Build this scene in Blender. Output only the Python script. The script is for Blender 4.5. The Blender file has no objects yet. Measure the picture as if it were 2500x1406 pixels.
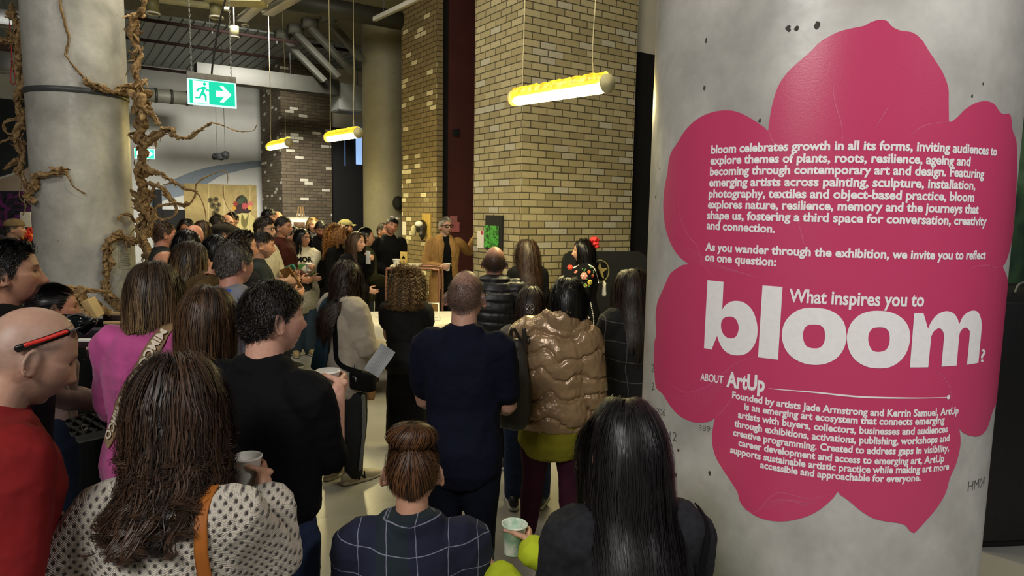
import bpy, bmesh, math, random
import numpy as np
from mathutils import Vector, Matrix

sc = bpy.context.scene
col = sc.collection
PI = math.pi
R_ = math.radians

# ------------------------------------------------------------------ camera
F, CH = 1650.0, 1.90
def _basis():
    pd = F / ((703 - 520) / F)
    down = np.array([-274 / 17300 * pd, pd, F]); down /= np.linalg.norm(down)
    fwd = np.array([0, 0, 1.0]); fh = fwd - down * (fwd @ down); fh /= np.linalg.norm(fh)
    return np.array([np.cross(down, fh), fh, -down])
MC = _basis()
cd = bpy.data.cameras.new('camera'); cam = bpy.data.objects.new('camera', cd); col.objects.link(cam)
cd.sensor_width = 36; cd.lens = F / 2500 * 36; cd.clip_start = .05; cd.clip_end = 200
m3 = np.column_stack([MC @ [1, 0, 0], MC @ [0, -1, 0], MC @ [0, 0, -1]])
m4 = np.eye(4); m4[:3, :3] = m3; m4[:3, 3] = (0, 0, CH)
cam.matrix_world = Matrix(m4.tolist())
sc.camera = cam

# ------------------------------------------------------------------ light and exposure
sc.view_settings.view_transform = 'Standard'; sc.view_settings.look = 'None'
sc.view_settings.gamma = 1; sc.view_settings.exposure = 0.0; sc.view_settings.use_curve_mapping = False
wd = bpy.data.worlds.new('world'); sc.world = wd; wd.use_nodes = True
wd.node_tree.nodes['Background'].inputs[0].default_value = (.75, .78, .85, 1)
wd.node_tree.nodes['Background'].inputs[1].default_value = .02
def area(name, loc, target, power, sx, sy, color):
    l = bpy.data.lights.new(name, 'AREA'); l.shape = 'RECTANGLE'; l.size = sx; l.size_y = sy
    l.energy = power; l.color = color
    o = bpy.data.objects.new(name, l); col.objects.link(o); o.location = loc
    o.rotation_euler = (Vector(target) - Vector(loc)).to_track_quat('-Z', 'Y').to_euler()
    return o
area('unseen_overhead_light', (-1.6, -1.6, 4.2), (0.2, 3.2, 0.6), 150, 1.6, 1.0, (1, .97, .92))
area('unseen_overhead_light', (3.6, -0.6, 4.4), (1.0, 2.6, 1.2), 72, 1.2, .5, (1, .98, .96))
area('unseen_overhead_light', (-5.5, 2.6, 4.9), (-4.2, 8.5, 1.5), 26, 1.6, .5, (1, .97, .9))
area('unseen_overhead_light', (-4.4, 12.4, 5.6), (-8.6, 20.5, 1.2), 150, 1.6, .8, (1, .96, .86)).data.spread = R_(62)  # unseen lamp without a fixture, added to brighten the white mural wall
area('unseen_overhead_light', (-3.2, 7.2, 5.3), (-2.6, 9.0, 0), 100, 2.2, 1.2, (1, .92, .72))  # unseen lamp without a fixture, for warm light on the floor
area('unseen_overhead_light', (0.2, 4.4, 5.2), (0.2, 8.8, 2.0), 70, 1.6, .8, (1, .90, .64))

# ------------------------------------------------------------------ geometry helpers
def ray(x, y): return MC @ np.array([x - 1250.0, y - 703.0, F])
def at(x, y, Y):
    d = ray(x, y); return np.array([0, 0, CH]) + d * (Y / d[1])
def atz(x, y, z):
    d = ray(x, y); return np.array([0, 0, CH]) + d * ((z - CH) / d[2])
U = np.array([math.sin(R_(56)), math.cos(R_(56)), 0]); V = np.array([-U[1], U[0], 0]); Z = np.array([0, 0, 1.0])
def along(px, P0, D, py=520):
    d = ray(px, py); # t with (P0+D t) on the vertical plane through the ray
    return (P0[1] * d[0] - P0[0] * d[1]) / (D[0] * d[1] - D[1] * d[0])
def onplane(px, py, P0, D):
    """point where the ray meets the vertical plane through P0 along D -> (distance along D, z)"""
    t = along(px, P0, D, py); p = P0 + D * t; d = ray(px, py)
    k = (p[0] * d[0] + p[1] * d[1]) / (d[0] ** 2 + d[1] ** 2)
    return t, CH + d[2] * k

def mk_mesh(name, V_, F_, smooth=True):
    """V_ (n,3) array, F_ list of int arrays of shape (k,3) or (k,4)"""
    me = bpy.data.meshes.new(name)
    F_ = [np.asarray(f, dtype=np.int32) for f in F_ if len(f)]
    V_ = np.asarray(V_, dtype=np.float32)
    me.vertices.add(len(V_)); me.vertices.foreach_set('co', V_.ravel())
    nl = sum(f.size for f in F_); npoly = sum(len(f) for f in F_)
    me.loops.add(nl); me.polygons.add(npoly)
    me.loops.foreach_set('vertex_index', np.concatenate([f.ravel() for f in F_]))
    tot = np.concatenate([np.full(len(f), f.shape[1], dtype=np.int32) for f in F_])
    st = np.zeros(npoly, dtype=np.int32); st[1:] = np.cumsum(tot)[:-1]
    me.polygons.foreach_set('loop_start', st)
    me.update(calc_edges=True)
    me.polygons.foreach_set('use_smooth', np.full(npoly, smooth))
    return me
def link(name, me, mat=None, parent=None):
    o = bpy.data.objects.new(name, me); col.objects.link(o)
    if mat is not None:
        for m in (mat if isinstance(mat, (list, tuple)) else [mat]): me.materials.append(m)
    if parent is not None: o.parent = parent
    return o
def tag(o, label=None, cat=None, group=None, kind=None):
    if label: o['label'] = label
    if cat: o['category'] = cat
    if group: o['group'] = group
    if kind: o['kind'] = kind
    return o
def empty(name, loc, rz=0):
    o = bpy.data.objects.new(name, None); col.objects.link(o); o.location = loc; o.rotation_euler = (0, 0, rz)
    o.empty_display_size = .1
    return o
class MB:
    def __init__(s): s.v = []; s.f = []; s.n = 0
    def add(s, VF):
        v, fs = VF
        s.v.append(np.asarray(v, float)); s.f += [np.asarray(f) + s.n for f in fs if len(f)]; s.n += len(v); return s
    def get(s): return np.concatenate(s.v), s.f
    def build(s, name, mat=None, parent=None, smooth=True):
        v, f = s.get(); return link(name, mk_mesh(name, v, f, smooth), mat, parent)
def box(c, size, ax=None, bev=0.0):
    """box centred c, full size, optional 3x3 axes (rows)"""
    ax = np.eye(3) if ax is None else np.asarray(ax, float)
    h = np.asarray(size, float) / 2
    if bev <= 0:
        s = np.array([[x, y, z] for x in (-1, 1) for y in (-1, 1) for z in (-1, 1)]) * h
        f = [[0, 1, 3, 2], [4, 6, 7, 5], [0, 4, 5, 1], [2, 3, 7, 6], [0, 2, 6, 4], [1, 5, 7, 3]]
        return s @ ax + np.asarray(c), [f]
    bm = bmesh.new(); bmesh.ops.create_cube(bm, size=1)
    for v in bm.verts: v.co = Vector(np.array(v.co) * h * 2)
    bmesh.ops.bevel(bm, geom=bm.edges[:], offset=bev, segments=2, affect='EDGES', profile=.6)
    vs = np.array([v.co for v in bm.verts]); bm.verts.index_update()
    q = [[v.index for v in f.verts] for f in bm.faces]
    out = [np.array([x for x in q if len(x) == k]) for k in (3, 4)]
    big = [np.array([x]) for x in q if len(x) > 4]; bm.free()
    return vs @ ax + np.asarray(c), out + big
def AX(rz): c, s = math.cos(rz), math.sin(rz); return np.array([[c, s, 0], [-s, c, 0], [0, 0, 1.0]])
def tube(P, rad, n=10, side=None, cap=True, sup=2.0, closed=False):
    """swept tube. rad: (m,), scalar or (m,2) = half size along side axis and along the third axis"""
    P = np.asarray(P, float); m = len(P)
    r = np.asarray(rad, float)
    if r.ndim == 0: r = np.full((m, 2), float(r))
    if r.ndim == 1: r = np.stack([r, r], 1)
    T = np.gradient(P, axis=0) if not closed else np.roll(P, -1, 0) - np.roll(P, 1, 0)
    T /= np.linalg.norm(T, axis=1, keepdims=True) + 1e-12
    A = np.zeros((m, 3))
    if side is not None:
        s = np.broadcast_to(np.asarray(side, float), (m, 3)); A = s - T * np.sum(s * T, 1, keepdims=True)
    else:
        a = np.array([1.0, 0, 0]) if abs(T[0][0]) < .8 else np.array([0, 1.0, 0])
        for i in range(m):
            a = a - T[i] * (a @ T[i]); a /= np.linalg.norm(a) + 1e-12; A[i] = a
    A /= np.linalg.norm(A, axis=1, keepdims=True) + 1e-12
    B = np.cross(T, A)
    if cap and not closed:
        ph = [R_(72), R_(40)]
        r0, r1 = r[0].mean() if r[0].max() < .05 else r[0].min() * .8, r[-1].mean() if r[-1].max() < .05 else r[-1].min() * .8
        pre = [P[0] - T[0] * r0 * math.sin(a) for a in ph]; prr = [r[0] * math.cos(a) for a in ph]
        suf = [P[-1] + T[-1] * r1 * math.sin(a) for a in ph[::-1]]; sur = [r[-1] * math.cos(a) for a in ph[::-1]]
        e0, e1 = P[0] - T[0] * r0, P[-1] + T[-1] * r1
        P = np.concatenate([pre, P, suf]); r = np.concatenate([prr, r, sur])
        A = np.concatenate([[A[0]] * 2, A, [A[-1]] * 2]); B = np.concatenate([[B[0]] * 2, B, [B[-1]] * 2]); m += 4
    th = np.arange(n) * 2 * PI / n
    c, s = np.cos(th), np.sin(th)
    if sup != 2.0:
        c = np.sign(c) * np.abs(c) ** (2 / sup); s = np.sign(s) * np.abs(s) ** (2 / sup)
    v = P[:, None] + A[:, None] * (c[None, :, None] * r[:, None, :1]) + B[:, None] * (s[None, :, None] * r[:, None, 1:])
    v = v.reshape(-1, 3)
    mm = m if closed else m - 1
    i = np.arange(mm)[:, None] * n; j = np.arange(n)[None]; jn = (j + 1) % n
    i2 = ((np.arange(mm)[:, None] + 1) % m) * n
    q = np.stack([i + j, i + jn, i2 + jn, i2 + j], -1).reshape(-1, 4)
    if closed or not cap: 
        if cap or closed: return v, [q]
        return v, [q]
    k = len(v); v = np.concatenate([v, [e0, e1]])
    j = np.arange(n); jn = (j + 1) % n
    t0 = np.stack([np.full(n, k), jn, j], 1); t1 = np.stack([np.full(n, k + 1), (m - 1) * n + j, (m - 1) * n + jn], 1)
    return v, [q, np.concatenate([t0, t1])]
def ell(c, r, ax=None, nu=20, nv=14):
    th = np.arange(nu) * 2 * PI / nu; ph = (np.arange(1, nv) / nv) * PI
    d = np.stack([np.sin(ph)[:, None] * np.cos(th), np.sin(ph)[:, None] * np.sin(th), np.repeat(np.cos(ph)[:, None], nu, 1)], -1).reshape(-1, 3)
    d = np.concatenate([d, [[0, 0, 1], [0, 0, -1]]])
    v = d * np.asarray(r)
    if ax is not None: v = v @ np.asarray(ax)
    i = np.arange(nv - 2)[:, None] * nu; j = np.arange(nu)[None]; jn = (j + 1) % nu
    q = np.stack([i + j, i + nu + j, i + nu + jn, i + jn], -1).reshape(-1, 4)
    k = (nv - 1) * nu; j = np.arange(nu); jn = (j + 1) % nu
    t = np.concatenate([np.stack([np.full(nu, k), j, jn], 1), np.stack([np.full(nu, k + 1), (nv - 2) * nu + jn, (nv - 2) * nu + j], 1)])
    return v + np.asarray(c), [q, t]
def cyl(a, b, r, n=16, r2=None):
    """capped straight cylinder"""
    v, f = tube([a, b], [r, r if r2 is None else r2], n, cap=False)
    return v, f + [np.arange(n)[None, ::-1], np.arange(n, 2 * n)[None]]
def poly2(pts, holes=(), step=None):
    """triangulated 2-D polygon with holes -> verts (n,2), tris; optionally sliced in x every step"""
    bm = bmesh.new()
    for ring in [pts] + list(holes):
        vs = [bm.verts.new((p[0], p[1], 0)) for p in ring]
        for i in range(len(vs)): bm.edges.new((vs[i], vs[(i + 1) % len(vs)]))
    bmesh.ops.triangle_fill(bm, edges=bm.edges[:], use_beauty=True, use_dissolve=False)
    if holes:
        pass
    if step: slice_x(bm, step)
    bmesh.ops.recalc_face_normals(bm, faces=bm.faces[:])
    if bm.faces and sum(f.normal.z for f in bm.faces) < 0: bmesh.ops.reverse_faces(bm, faces=bm.faces[:])
    bmesh.ops.triangulate(bm, faces=bm.faces[:])
    bm.verts.index_update()
    v = np.array([v.co for v in bm.verts]); f = np.array([[x.index for x in fc.verts] for fc in bm.faces]); bm.free()
    return v, [f]
def slice_x(bm, step):
    xs = [v.co.x for v in bm.verts]
    for k in range(math.ceil(min(xs) / step), math.floor(max(xs) / step) + 1):
        bmesh.ops.bisect_plane(bm, geom=bm.verts[:] + bm.edges[:] + bm.faces[:], plane_co=(k * step, 0, 0), plane_no=(1, 0, 0))
def smooth_loop(pts, n=8):
    """closed Catmull-Rom through points"""
    P = np.asarray(pts, float); m = len(P); out = []
    for i in range(m):
        a, b, c, d = P[i - 1], P[i], P[(i + 1) % m], P[(i + 2) % m]
        for t in np.arange(n) / n:
            out.append(.5 * ((2 * b) + (c - a) * t + (2 * a - 5 * b + 4 * c - d) * t * t + (3 * b - a - 3 * c + d) * t ** 3))
    return np.array(out)
def spline(pts, n=8):
    """open Catmull-Rom"""
    P = np.asarray(pts, float); P = np.concatenate([[2 * P[0] - P[1]], P, [2 * P[-1] - P[-2]]]); out = []
    for i in range(1, len(P) - 2):
        a, b, c, d = P[i - 1], P[i], P[i + 1], P[i + 2]
        for t in np.arange(n) / n:
            out.append(.5 * ((2 * b) + (c - a) * t + (2 * a - 5 * b + 4 * c - d) * t * t + (3 * b - a - 3 * c + d) * t ** 3))
    out.append(P[-2]); return np.array(out)
def text_mesh(s, size=1.0, bold=0.02, spacing=1.0):
    cu = bpy.data.curves.new('txt', 'FONT'); cu.body = s; cu.size = size; cu.offset = bold * size; cu.space_character = spacing
    cu.resolution_u = 3
    o = bpy.data.objects.new('txt', cu); col.objects.link(o)
    dg = bpy.context.evaluated_depsgraph_get(); me = bpy.data.meshes.new_from_object(o.evaluated_get(dg))
    bpy.data.objects.remove(o); bpy.data.curves.remove(cu)
    v = np.array([x.co for x in me.vertices]); f = [list(p.vertices) for p in me.polygons]; bpy.data.meshes.remove(me)
    return v, [np.array([x for x in f if len(x) == k]) for k in (3, 4)] + [np.array([x]) for x in f if len(x) > 4]
def fnoise(P, scale, seed=0, oct=3):
    """smooth vectorised pseudo noise in about [-1,1]"""
    rg = np.random.RandomState(seed); P = np.asarray(P) / scale; out = 0; a = 1; tot = 0
    for o in range(oct):
        w = sum(np.sin(P @ rg.normal(0, 1.6, 3) + rg.uniform(0, 7)) for _ in range(3))
        out = out + a * sum(np.sin(P @ rg.normal(0, 2.2, 3) + rg.uniform(0, 7) + w * .7) for _ in range(3)) / 3; tot += a
        a *= .55; P = P * 2.1
    return out / tot * 1.6

# ------------------------------------------------------------------ materials
def lin(c):
    c = np.asarray(c, float)
    if c.max() > 1: c = c / 255
    return tuple(np.where(c <= .04045, c / 12.92, ((c + .055) / 1.055) ** 2.4)) + (1,)
class NT:
    def __init__(s, name):
        s.m = bpy.data.materials.new(name); s.m.use_nodes = True; s.t = s.m.node_tree; s.b = s.t.nodes['Principled BSDF']
    def n(s, typ, **kw):
        nd = s.t.nodes.new(typ)
        for k, v in kw.items():
            if k.startswith('i_'):
                key = k[2:].replace('_', ' ')
                nd.inputs[int(key) if key.isdigit() else key].default_value = v
            else: setattr(nd, k, v)
        return nd
    def l(s, a, b): s.t.links.new(a, b)
    def math(s, op, a, b=None, c=None):
        nd = s.n('ShaderNodeMath', operation=op)
        for i, x in enumerate((a, b, c)):
            if x is None: continue
            if isinstance(x, (int, float)): nd.inputs[i].default_value = x
            else: s.l(x, nd.inputs[i])
        return nd.outputs[0]
    def mix(s, fac, a, b, blend='MIX'):
        nd = s.n('ShaderNodeMix', data_type='RGBA', blend_type=blend)
        for i, x in ((0, fac), (6, a), (7, b)):
            if isinstance(x, (int, float)): nd.inputs[i].default_value = x
            elif isinstance(x, tuple): nd.inputs[i].default_value = x
            else: s.l(x, nd.inputs[i])
        return nd.outputs[2]
    def ramp(s, fac, stops, interp='LINEAR'):
        nd = s.n('ShaderNodeValToRGB'); nd.color_ramp.interpolation = interp
        e = nd.color_ramp.elements
        while len(e) < len(stops): e.new(.5)
        for x, (p, c) in zip(e, stops): x.position = p; x.color = c
        s.l(fac, nd.inputs[0]); return nd.outputs[0]
    def noise(s, scale, detail=3, vec=None, rough=.5, dist=0):
        nd = s.n('ShaderNodeTexNoise', i_Scale=scale, i_Detail=detail, i_Roughness=rough, i_Distortion=dist)
        s.l(vec if vec is not None else s.obj(), nd.inputs['Vector']); return nd.outputs[0]
    def obj(s):
        if not hasattr(s, '_tc'): s._tc = s.n('ShaderNodeTexCoord')
        return s._tc.outputs['Object']
    def uv(s):
        s.obj(); return s._tc.outputs['UV']
    def bump(s, h, strength, dist=.01):
        nd = s.n('ShaderNodeBump', i_Strength=strength, i_Distance=dist); s.l(h, nd.inputs['Height']); s.l(nd.outputs[0], s.b.inputs['Normal'])
    def base(s, c):
        if isinstance(c, tuple): s.b.inputs['Base Color'].default_value = c
        else: s.l(c, s.b.inputs['Base Color'])
    def rough(s, r):
        if isinstance(r, (int, float)): s.b.inputs['Roughness'].default_value = r
        else: s.l(r, s.b.inputs['Roughness'])
_mc = {}
def M(c, rough=.7, var=.18, scale=30, bump=.15, metal=0, spec=.5, sheen=0, bscale=None):
    """plain procedural material: colour c (sRGB) with noise variation and a fine bump"""
    key = (tuple(c), rough, var, scale, bump, metal, spec, sheen, bscale)
    if key in _mc: return _mc[key]
    t = NT('surface_%02d' % len(_mc)); L = np.array(lin(c))
    n = t.noise(scale, 4)
    lo = tuple(np.clip(L[:3] * (1 - var), 0, 1)) + (1,); hi = tuple(np.clip(L[:3] * (1 + var), 0, 1)) + (1,)
    t.base(t.ramp(n, [(.3, lo), (.7, hi)])); t.rough(rough)
    t.b.inputs['Metallic'].default_value = metal; t.b.inputs['Specular IOR Level'].default_value = spec
    if sheen: t.b.inputs['Sheen Weight'].default_value = sheen; t.b.inputs['Sheen Roughness'].default_value = .5
    if bump: t.bump(t.noise(bscale or scale * 6, 2), bump, .004)
    _mc[key] = t.m; return t.m
def emis(name, c, strength, mix=None):
    t = NT(name); t.base(lin(c)); t.b.inputs['Emission Color'].default_value = lin(c); t.b.inputs['Emission Strength'].default_value = strength
    t.rough(.4); return t.m
def m_brick(name, cols, mortar, white, wthr, bw=.24, rh=.086, ms=.007):
    t = NT(name)
    b = t.n('ShaderNodeTexBrick', i_Scale=1.0, i_Mortar_Size=ms, i_Mortar_Smooth=.15, i_Bias=0.0, i_Brick_Width=bw, i_Row_Height=rh)
    b.inputs['Color1'].default_value = (0, 0, 0, 1); b.inputs['Color2'].default_value = (1, 1, 1, 1); b.inputs['Mortar'].default_value = (.5, .5, .5, 1)
    b.offset = .5; t.l(t.uv(), b.inputs['Vector'])
    c = t.ramp(b.outputs['Color'], [(0, lin(cols[0])), (.5, lin(cols[1])), (wthr - .01, lin(cols[2])), (wthr, lin(white))])
    n = t.noise(28, 5, t.uv()); c = t.mix(t.ramp(n, [(.35, (0, 0, 0, 1)), (.75, (1, 1, 1, 1))]), c, t.mix(.35, c, lin(cols[0])))
    sp = t.noise(60, 2, t.uv()); c = t.mix(t.ramp(sp, [(.70, (0, 0, 0, 1)), (.76, (.6, .6, .6, 1))]), c, lin((70, 60, 40)))
    c = t.mix(b.outputs['Fac'], c, lin(mortar)); t.base(c); t.rough(.85)
    h = t.math('ADD', t.math('MULTIPLY', b.outputs['Fac'], -1.0), t.math('MULTIPLY', n, .35)); t.bump(h, .6, .008)
    return t.m
def m_concrete(name, c1, c2, scale=1.5, rough=.5):
    t = NT(name); n = t.noise(scale, 8, rough=.62, dist=.3); n2 = t.noise(scale * 12, 4)
    c = t.ramp(n, [(.3, lin(c1)), (.7, lin(c2))]); c = t.mix(t.math('MULTIPLY', n2, .25), c, lin(np.array(c1) * .7))
    v = t.n('ShaderNodeTexVoronoi', i_Scale=9.0, i_Randomness=1.0); t.l(t.obj(), v.inputs['Vector'])
    hole = t.math('MULTIPLY', t.math('LESS_THAN', v.outputs['Distance'], .055), t.math('GREATER_THAN', t.noise(3, 2), .54))
    c = t.mix(hole, c, lin((70, 66, 58))); t.base(c)
    t.rough(t.math('ADD', t.math('MULTIPLY', n2, .25), rough - .1))
    t.bump(t.math('SUBTRACT', t.math('MULTIPLY', n2, .3), hole), .35, .006); return t.m
# ------------------------------------------------------------------ room
def struct(o): o['kind'] = 'structure'; return o
def prism(name, C, a, b, z0, z1, mat, extra=None):
    """upright box with corner C, edge vectors a and b; UVs run in metres along each face"""
    P = [C, C + a, C + a + b, C + b]; bm = bmesh.new(); uv = bm.loops.layers.uv.new('UVMap'); s = 0.0
    for i in range(4):
        p, q = P[i], P[(i + 1) % 4]; L = np.linalg.norm(q - p)
        vs = [bm.verts.new((p[0], p[1], z0)), bm.verts.new((q[0], q[1], z0)), bm.verts.new((q[0], q[1], z1)), bm.verts.new((p[0], p[1], z1))]
        f = bm.faces.new(vs)
        for l, w in zip(f.loops, ((s, z0), (s + L, z0), (s + L, z1), (s, z1))): l[uv].uv = w
        s += L
    for zz in (z0, z1):
        f = bm.faces.new([bm.verts.new((p[0], p[1], zz)) for p in P])
    bmesh.ops.remove_doubles(bm, verts=bm.verts[:], dist=1e-5)
    bmesh.ops.recalc_face_normals(bm, faces=bm.faces[:])
    me = bpy.data.meshes.new(name); bm.to_mesh(me); bm.free()
    return link(name, me, mat)
CEIL = 5.9
tf = NT('floor_vinyl'); n = tf.noise(.5, 3); n2 = tf.noise(40, 3)
c = tf.ramp(n, [(.3, lin((158, 157, 152))), (.7, lin((176, 175, 170)))]); tf.base(tf.mix(tf.math('MULTIPLY', n2, .2), c, lin((140, 134, 120))))
tf.rough(tf.ramp(n, [(.3, (.24,) * 3 + (1,)), (.7, (.36,) * 3 + (1,))])); tf.bump(n2, .05, .003)
fl = MB().add(box((0, 11, -.05), (44, 36, .1))).build('floor', tf.m, smooth=False); struct(fl)
mceil = m_concrete('ceiling_slab', (120, 116, 98), (140, 136, 116), .8, .9)
struct(MB().add(box((0, 11, CEIL + .1), (44, 36, .2))).build('ceiling', mceil, smooth=False))
mcream = M((214, 208, 190), .85, .05, 4, .05); mwhite = M((212, 212, 206), .85, .04, 3, .05); mblack = M((14, 14, 15), .8, .3, 6, .1)
mmaroon = M((78, 34, 32), .75, .12, 3, .08); mdark = M((34, 34, 36), .7, .2, 8, .1); mgrey = M((128, 130, 128), .6, .1, 8, .1)
msteel = M((176, 178, 176), .32, .08, 20, .05, metal=.9); msteelm = M((120, 122, 120), .5, .1, 12, .1, metal=.6); mred = M((44, 22, 18), .8, .15, 20, .1)
mwhpl = M((235, 233, 226), .5, .04, 20, .03); mpaper = M((236, 230, 216), .8, .05, 25, .05); mcup = M((240, 238, 230), .6, .03, 30, .03)
# outer shell: rear and side walls of the hall
struct(MB().add(box((0, -6.9, 2.95), (44, .2, 5.9))).build('wall_rear', mcream, smooth=False))
struct(MB().add(box((-21.9, 11, 2.95), (.2, 36, 5.9))).build('wall_left', mcream, smooth=False))
struct(MB().add(box((21.9, 11, 2.95), (.2, 36, 5.9))).build('wall_right', mcream, smooth=False))
struct(MB().add(box((0, 28.9, 2.95), (44, .2, 5.9))).build('wall_far', mcream, smooth=False))

# brick pillars
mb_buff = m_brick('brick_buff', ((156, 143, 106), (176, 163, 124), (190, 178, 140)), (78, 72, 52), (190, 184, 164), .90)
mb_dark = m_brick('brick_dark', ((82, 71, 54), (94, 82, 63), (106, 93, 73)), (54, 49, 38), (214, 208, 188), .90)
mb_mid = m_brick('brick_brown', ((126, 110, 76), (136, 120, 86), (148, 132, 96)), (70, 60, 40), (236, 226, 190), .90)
BP = at(1272, 520, 8.25); BP[2] = 0
tl = along(1156, BP, V); tr = along(1541, BP, U)
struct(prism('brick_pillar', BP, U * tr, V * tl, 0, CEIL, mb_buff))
LP = at(1066, 517, 11.6); LP[2] = 0
ll = along(981, LP, V); lr = along(1080, LP, U)
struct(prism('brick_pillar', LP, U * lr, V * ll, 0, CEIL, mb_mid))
FP = at(690, 511, 18.4); FP[2] = 0
fl_, fr = along(641, FP, V), along(811, FP, U)
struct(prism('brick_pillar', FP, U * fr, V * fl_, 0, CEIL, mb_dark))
# recess: black door jamb, then a maroon wall behind the buff pillar
s1, s2 = along(1097, LP, U), along(1156, LP, U) + 1.6
J = LP + V * .06
struct(prism('trim_1', J + U * (lr + .005), U * (s1 - lr - .01), V * .12, 0, CEIL, mblack))
struct(prism('wall_recess', J + U * s1, U * (s2 - s1), V * .12, 0, CEIL, mmaroon))
q_ = onplane(1112, 324, J + U * s1, U)
o = MB().add(box(J + U * (s1 + q_[0]) + Z * q_[1] - V * .012, (.13, .02, .13), [U, V, Z], .004)).build('switch_plate', mblack)
tag(o, 'small square black plate high on the maroon recess wall', 'switch plate')
# round columns
def column(name, C, R, z1, mat, n=96):
    v, f = tube([(C[0], C[1], z) for z in (-.02, 1.2, 2.4, 3.6, z1)], R, n, side=(1, 0, 0), cap=False)
    return struct(link(name, mk_mesh(name, v, f), mat))
mconc = m_concrete('concrete_grey', (160, 158, 152), (222, 220, 213), 2.2, .36)
mconc2 = m_concrete('concrete_warm', (150, 146, 128), (170, 166, 148), 1.2, .5)
def column_at(x0, x1, y, R):
    a = [math.atan2(*ray(x, y)[:2]) for x in (x0, x1)]; D = R / math.sin((a[1] - a[0]) / 2); ph = (a[0] + a[1]) / 2
    return np.array([D * math.sin(ph), D * math.cos(ph), 0])
RC, RR = column_at(1570, 2440, 900, .6), .6
LC, LR = column_at(79, 328, 560, .45), .45
column('concrete_column', RC, RR, CEIL, mconc, 160)
column('concrete_column', LC, LR, CEIL, mconc)
MCc = column_at(886, 1000, 400, .5); column('concrete_column', MCc, .5, CEIL, mconc2)
def band_on(C, R, z, h, t, name, mat, a0=0, a1=2 * PI):
    th = np.linspace(a0, a1, 64); P = [(C[0] + (R + t / 2) * math.cos(a), C[1] + (R + t / 2) * math.sin(a), z) for a in th]
    v, f = tube(P, np.array([[h / 2, t / 2]] * 64), 8, side=(0, 0, 1), sup=6, cap=False); return link(name, mk_mesh(name, v, f), mat)
o = band_on(LC, LR, at(190, 216, LC[1] - LR)[2], .055, .012, 'column_strap', M((74, 76, 78), .4, .1, 20)); tag(o, 'dark grey strap wrapped around the root-covered concrete column', 'strap')

# mural wall behind, along U
MW = at(600, 510, 21.0); MW[2] = 0; MW = MW - U * 14
struct(prism('wall_mural', MW, U * 17.5, V * .15, 0, CEIL, mwhite))
def on_mural(px, py): return onplane(px, py, MW, U)
def wall_shape(name, pts, mat, P0, D, off, th=.004, smooth=True, loop=True):
    """flat plate (thickness th) with outline given by points where rays meet the wall"""
    q = np.array([onplane(x, y, P0, D) for x, y in pts]); q = smooth_loop(q, 6) if smooth else q
    return plate(name, q, mat, P0, D, off, th)
def plate(name, q, mat, P0, D, off, th=.004, holes=()):
    v2, f = poly2(q, holes); N = np.array([D[1], -D[0], 0])
    T = lambda o: P0 + v2[:, :1] * D + v2[:, 1:2] * Z + N * o
    m = MB().add((T(off + th), f)); k = len(q); ring = np.asarray(q); a = P0 + ring[:, :1] * D + ring[:, 1:2] * Z
    i = np.arange(k); j = (i + 1) % k
    m.add((np.concatenate([a + N * off, a + N * (off + th)]), [np.stack([i, j, j + k, i + k], 1)]))
    return m.build(name, mat, smooth=False)
o = wall_shape('wall_mural_swoosh', [(330, 600), (345, 520), (390, 462), (430, 435), (500, 410), (580, 397), (645, 393), (645, 405), (600, 413), (545, 427), (520, 440), (470, 470), (420, 484), (385, 500), (350, 560)], M((138, 150, 160), .85, .05, 4), MW, U, .002)
tag(o, 'curved grey-blue swoosh painted on the white wall', 'mural')
o = wall_shape('wall_mural_arc', [(-260, 240), (-100, 236), (20, 242), (75, 262), (75, 395), (40, 418), (0, 432), (-120, 470), (-260, 490)], M((44, 50, 58), .85, .06, 4), MW, U, .002)
tag(o, 'dark navy arc painted on the wall left of the column', 'mural')
o = wall_shape('wall_mural_band', [(-260, 505), (-120, 480), (0, 438), (40, 424), (80, 404), (90, 470), (60, 486), (-60, 492), (-260, 560)], M((178, 160, 146), .85, .05, 4), MW, U, .002)
tag(o, 'pinkish beige band painted beneath the dark navy arc', 'mural')
# black opening beside the far pillar, cream wall above
BW = FP + U * (fr + .02) + V * .3
struct(prism('wall_back', BW, U * 4.4, V * .15, 0, CEIL, mcream))
q0, q1 = onplane(813, 303, BW, U), onplane(885, 282, BW, U)
o = prism('door_1', BW + U * .01 - V * .1, U * (q1[0] + .35), V * .09, 0, q0[1] - .1, mblack); struct(o)
w0, w1 = onplane(868, 312, BW - V * .1, U), onplane(884, 402, BW - V * .1, U)
struct(prism('window_1', BW + U * w0[0] - V * .125, U * (w1[0] - w0[0]), V * .02, w1[1], w0[1], emis('window_daylight', (150, 185, 235), 1.0)))
w0, w1 = onplane(840, 318, BW - V * .1, U), onplane(843, 405, BW - V * .1, U)
struct(prism('window_2', BW + U * w0[0] - V * .125, U * (w1[0] - w0[0]), V * .02, w1[1], w0[1], emis('window_sliver', (90, 120, 170), .35)))
# right of the buff pillar: black opening with cream wall above it
RW = BP + U * tr + V * .35 + U * .02
struct(prism('wall_right_bay', RW, U * 5.2, V * .15, 0, CEIL, mcream))
q0 = onplane(1575, 132, RW, U); struct(prism('door_2', RW - V * .05, U * 4.0, V * .045, 0, q0[1], mblack))
GW = np.array([2.35, 4.3, 0]); GD = np.array([math.sin(R_(84)), math.cos(R_(84)), 0])
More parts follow.
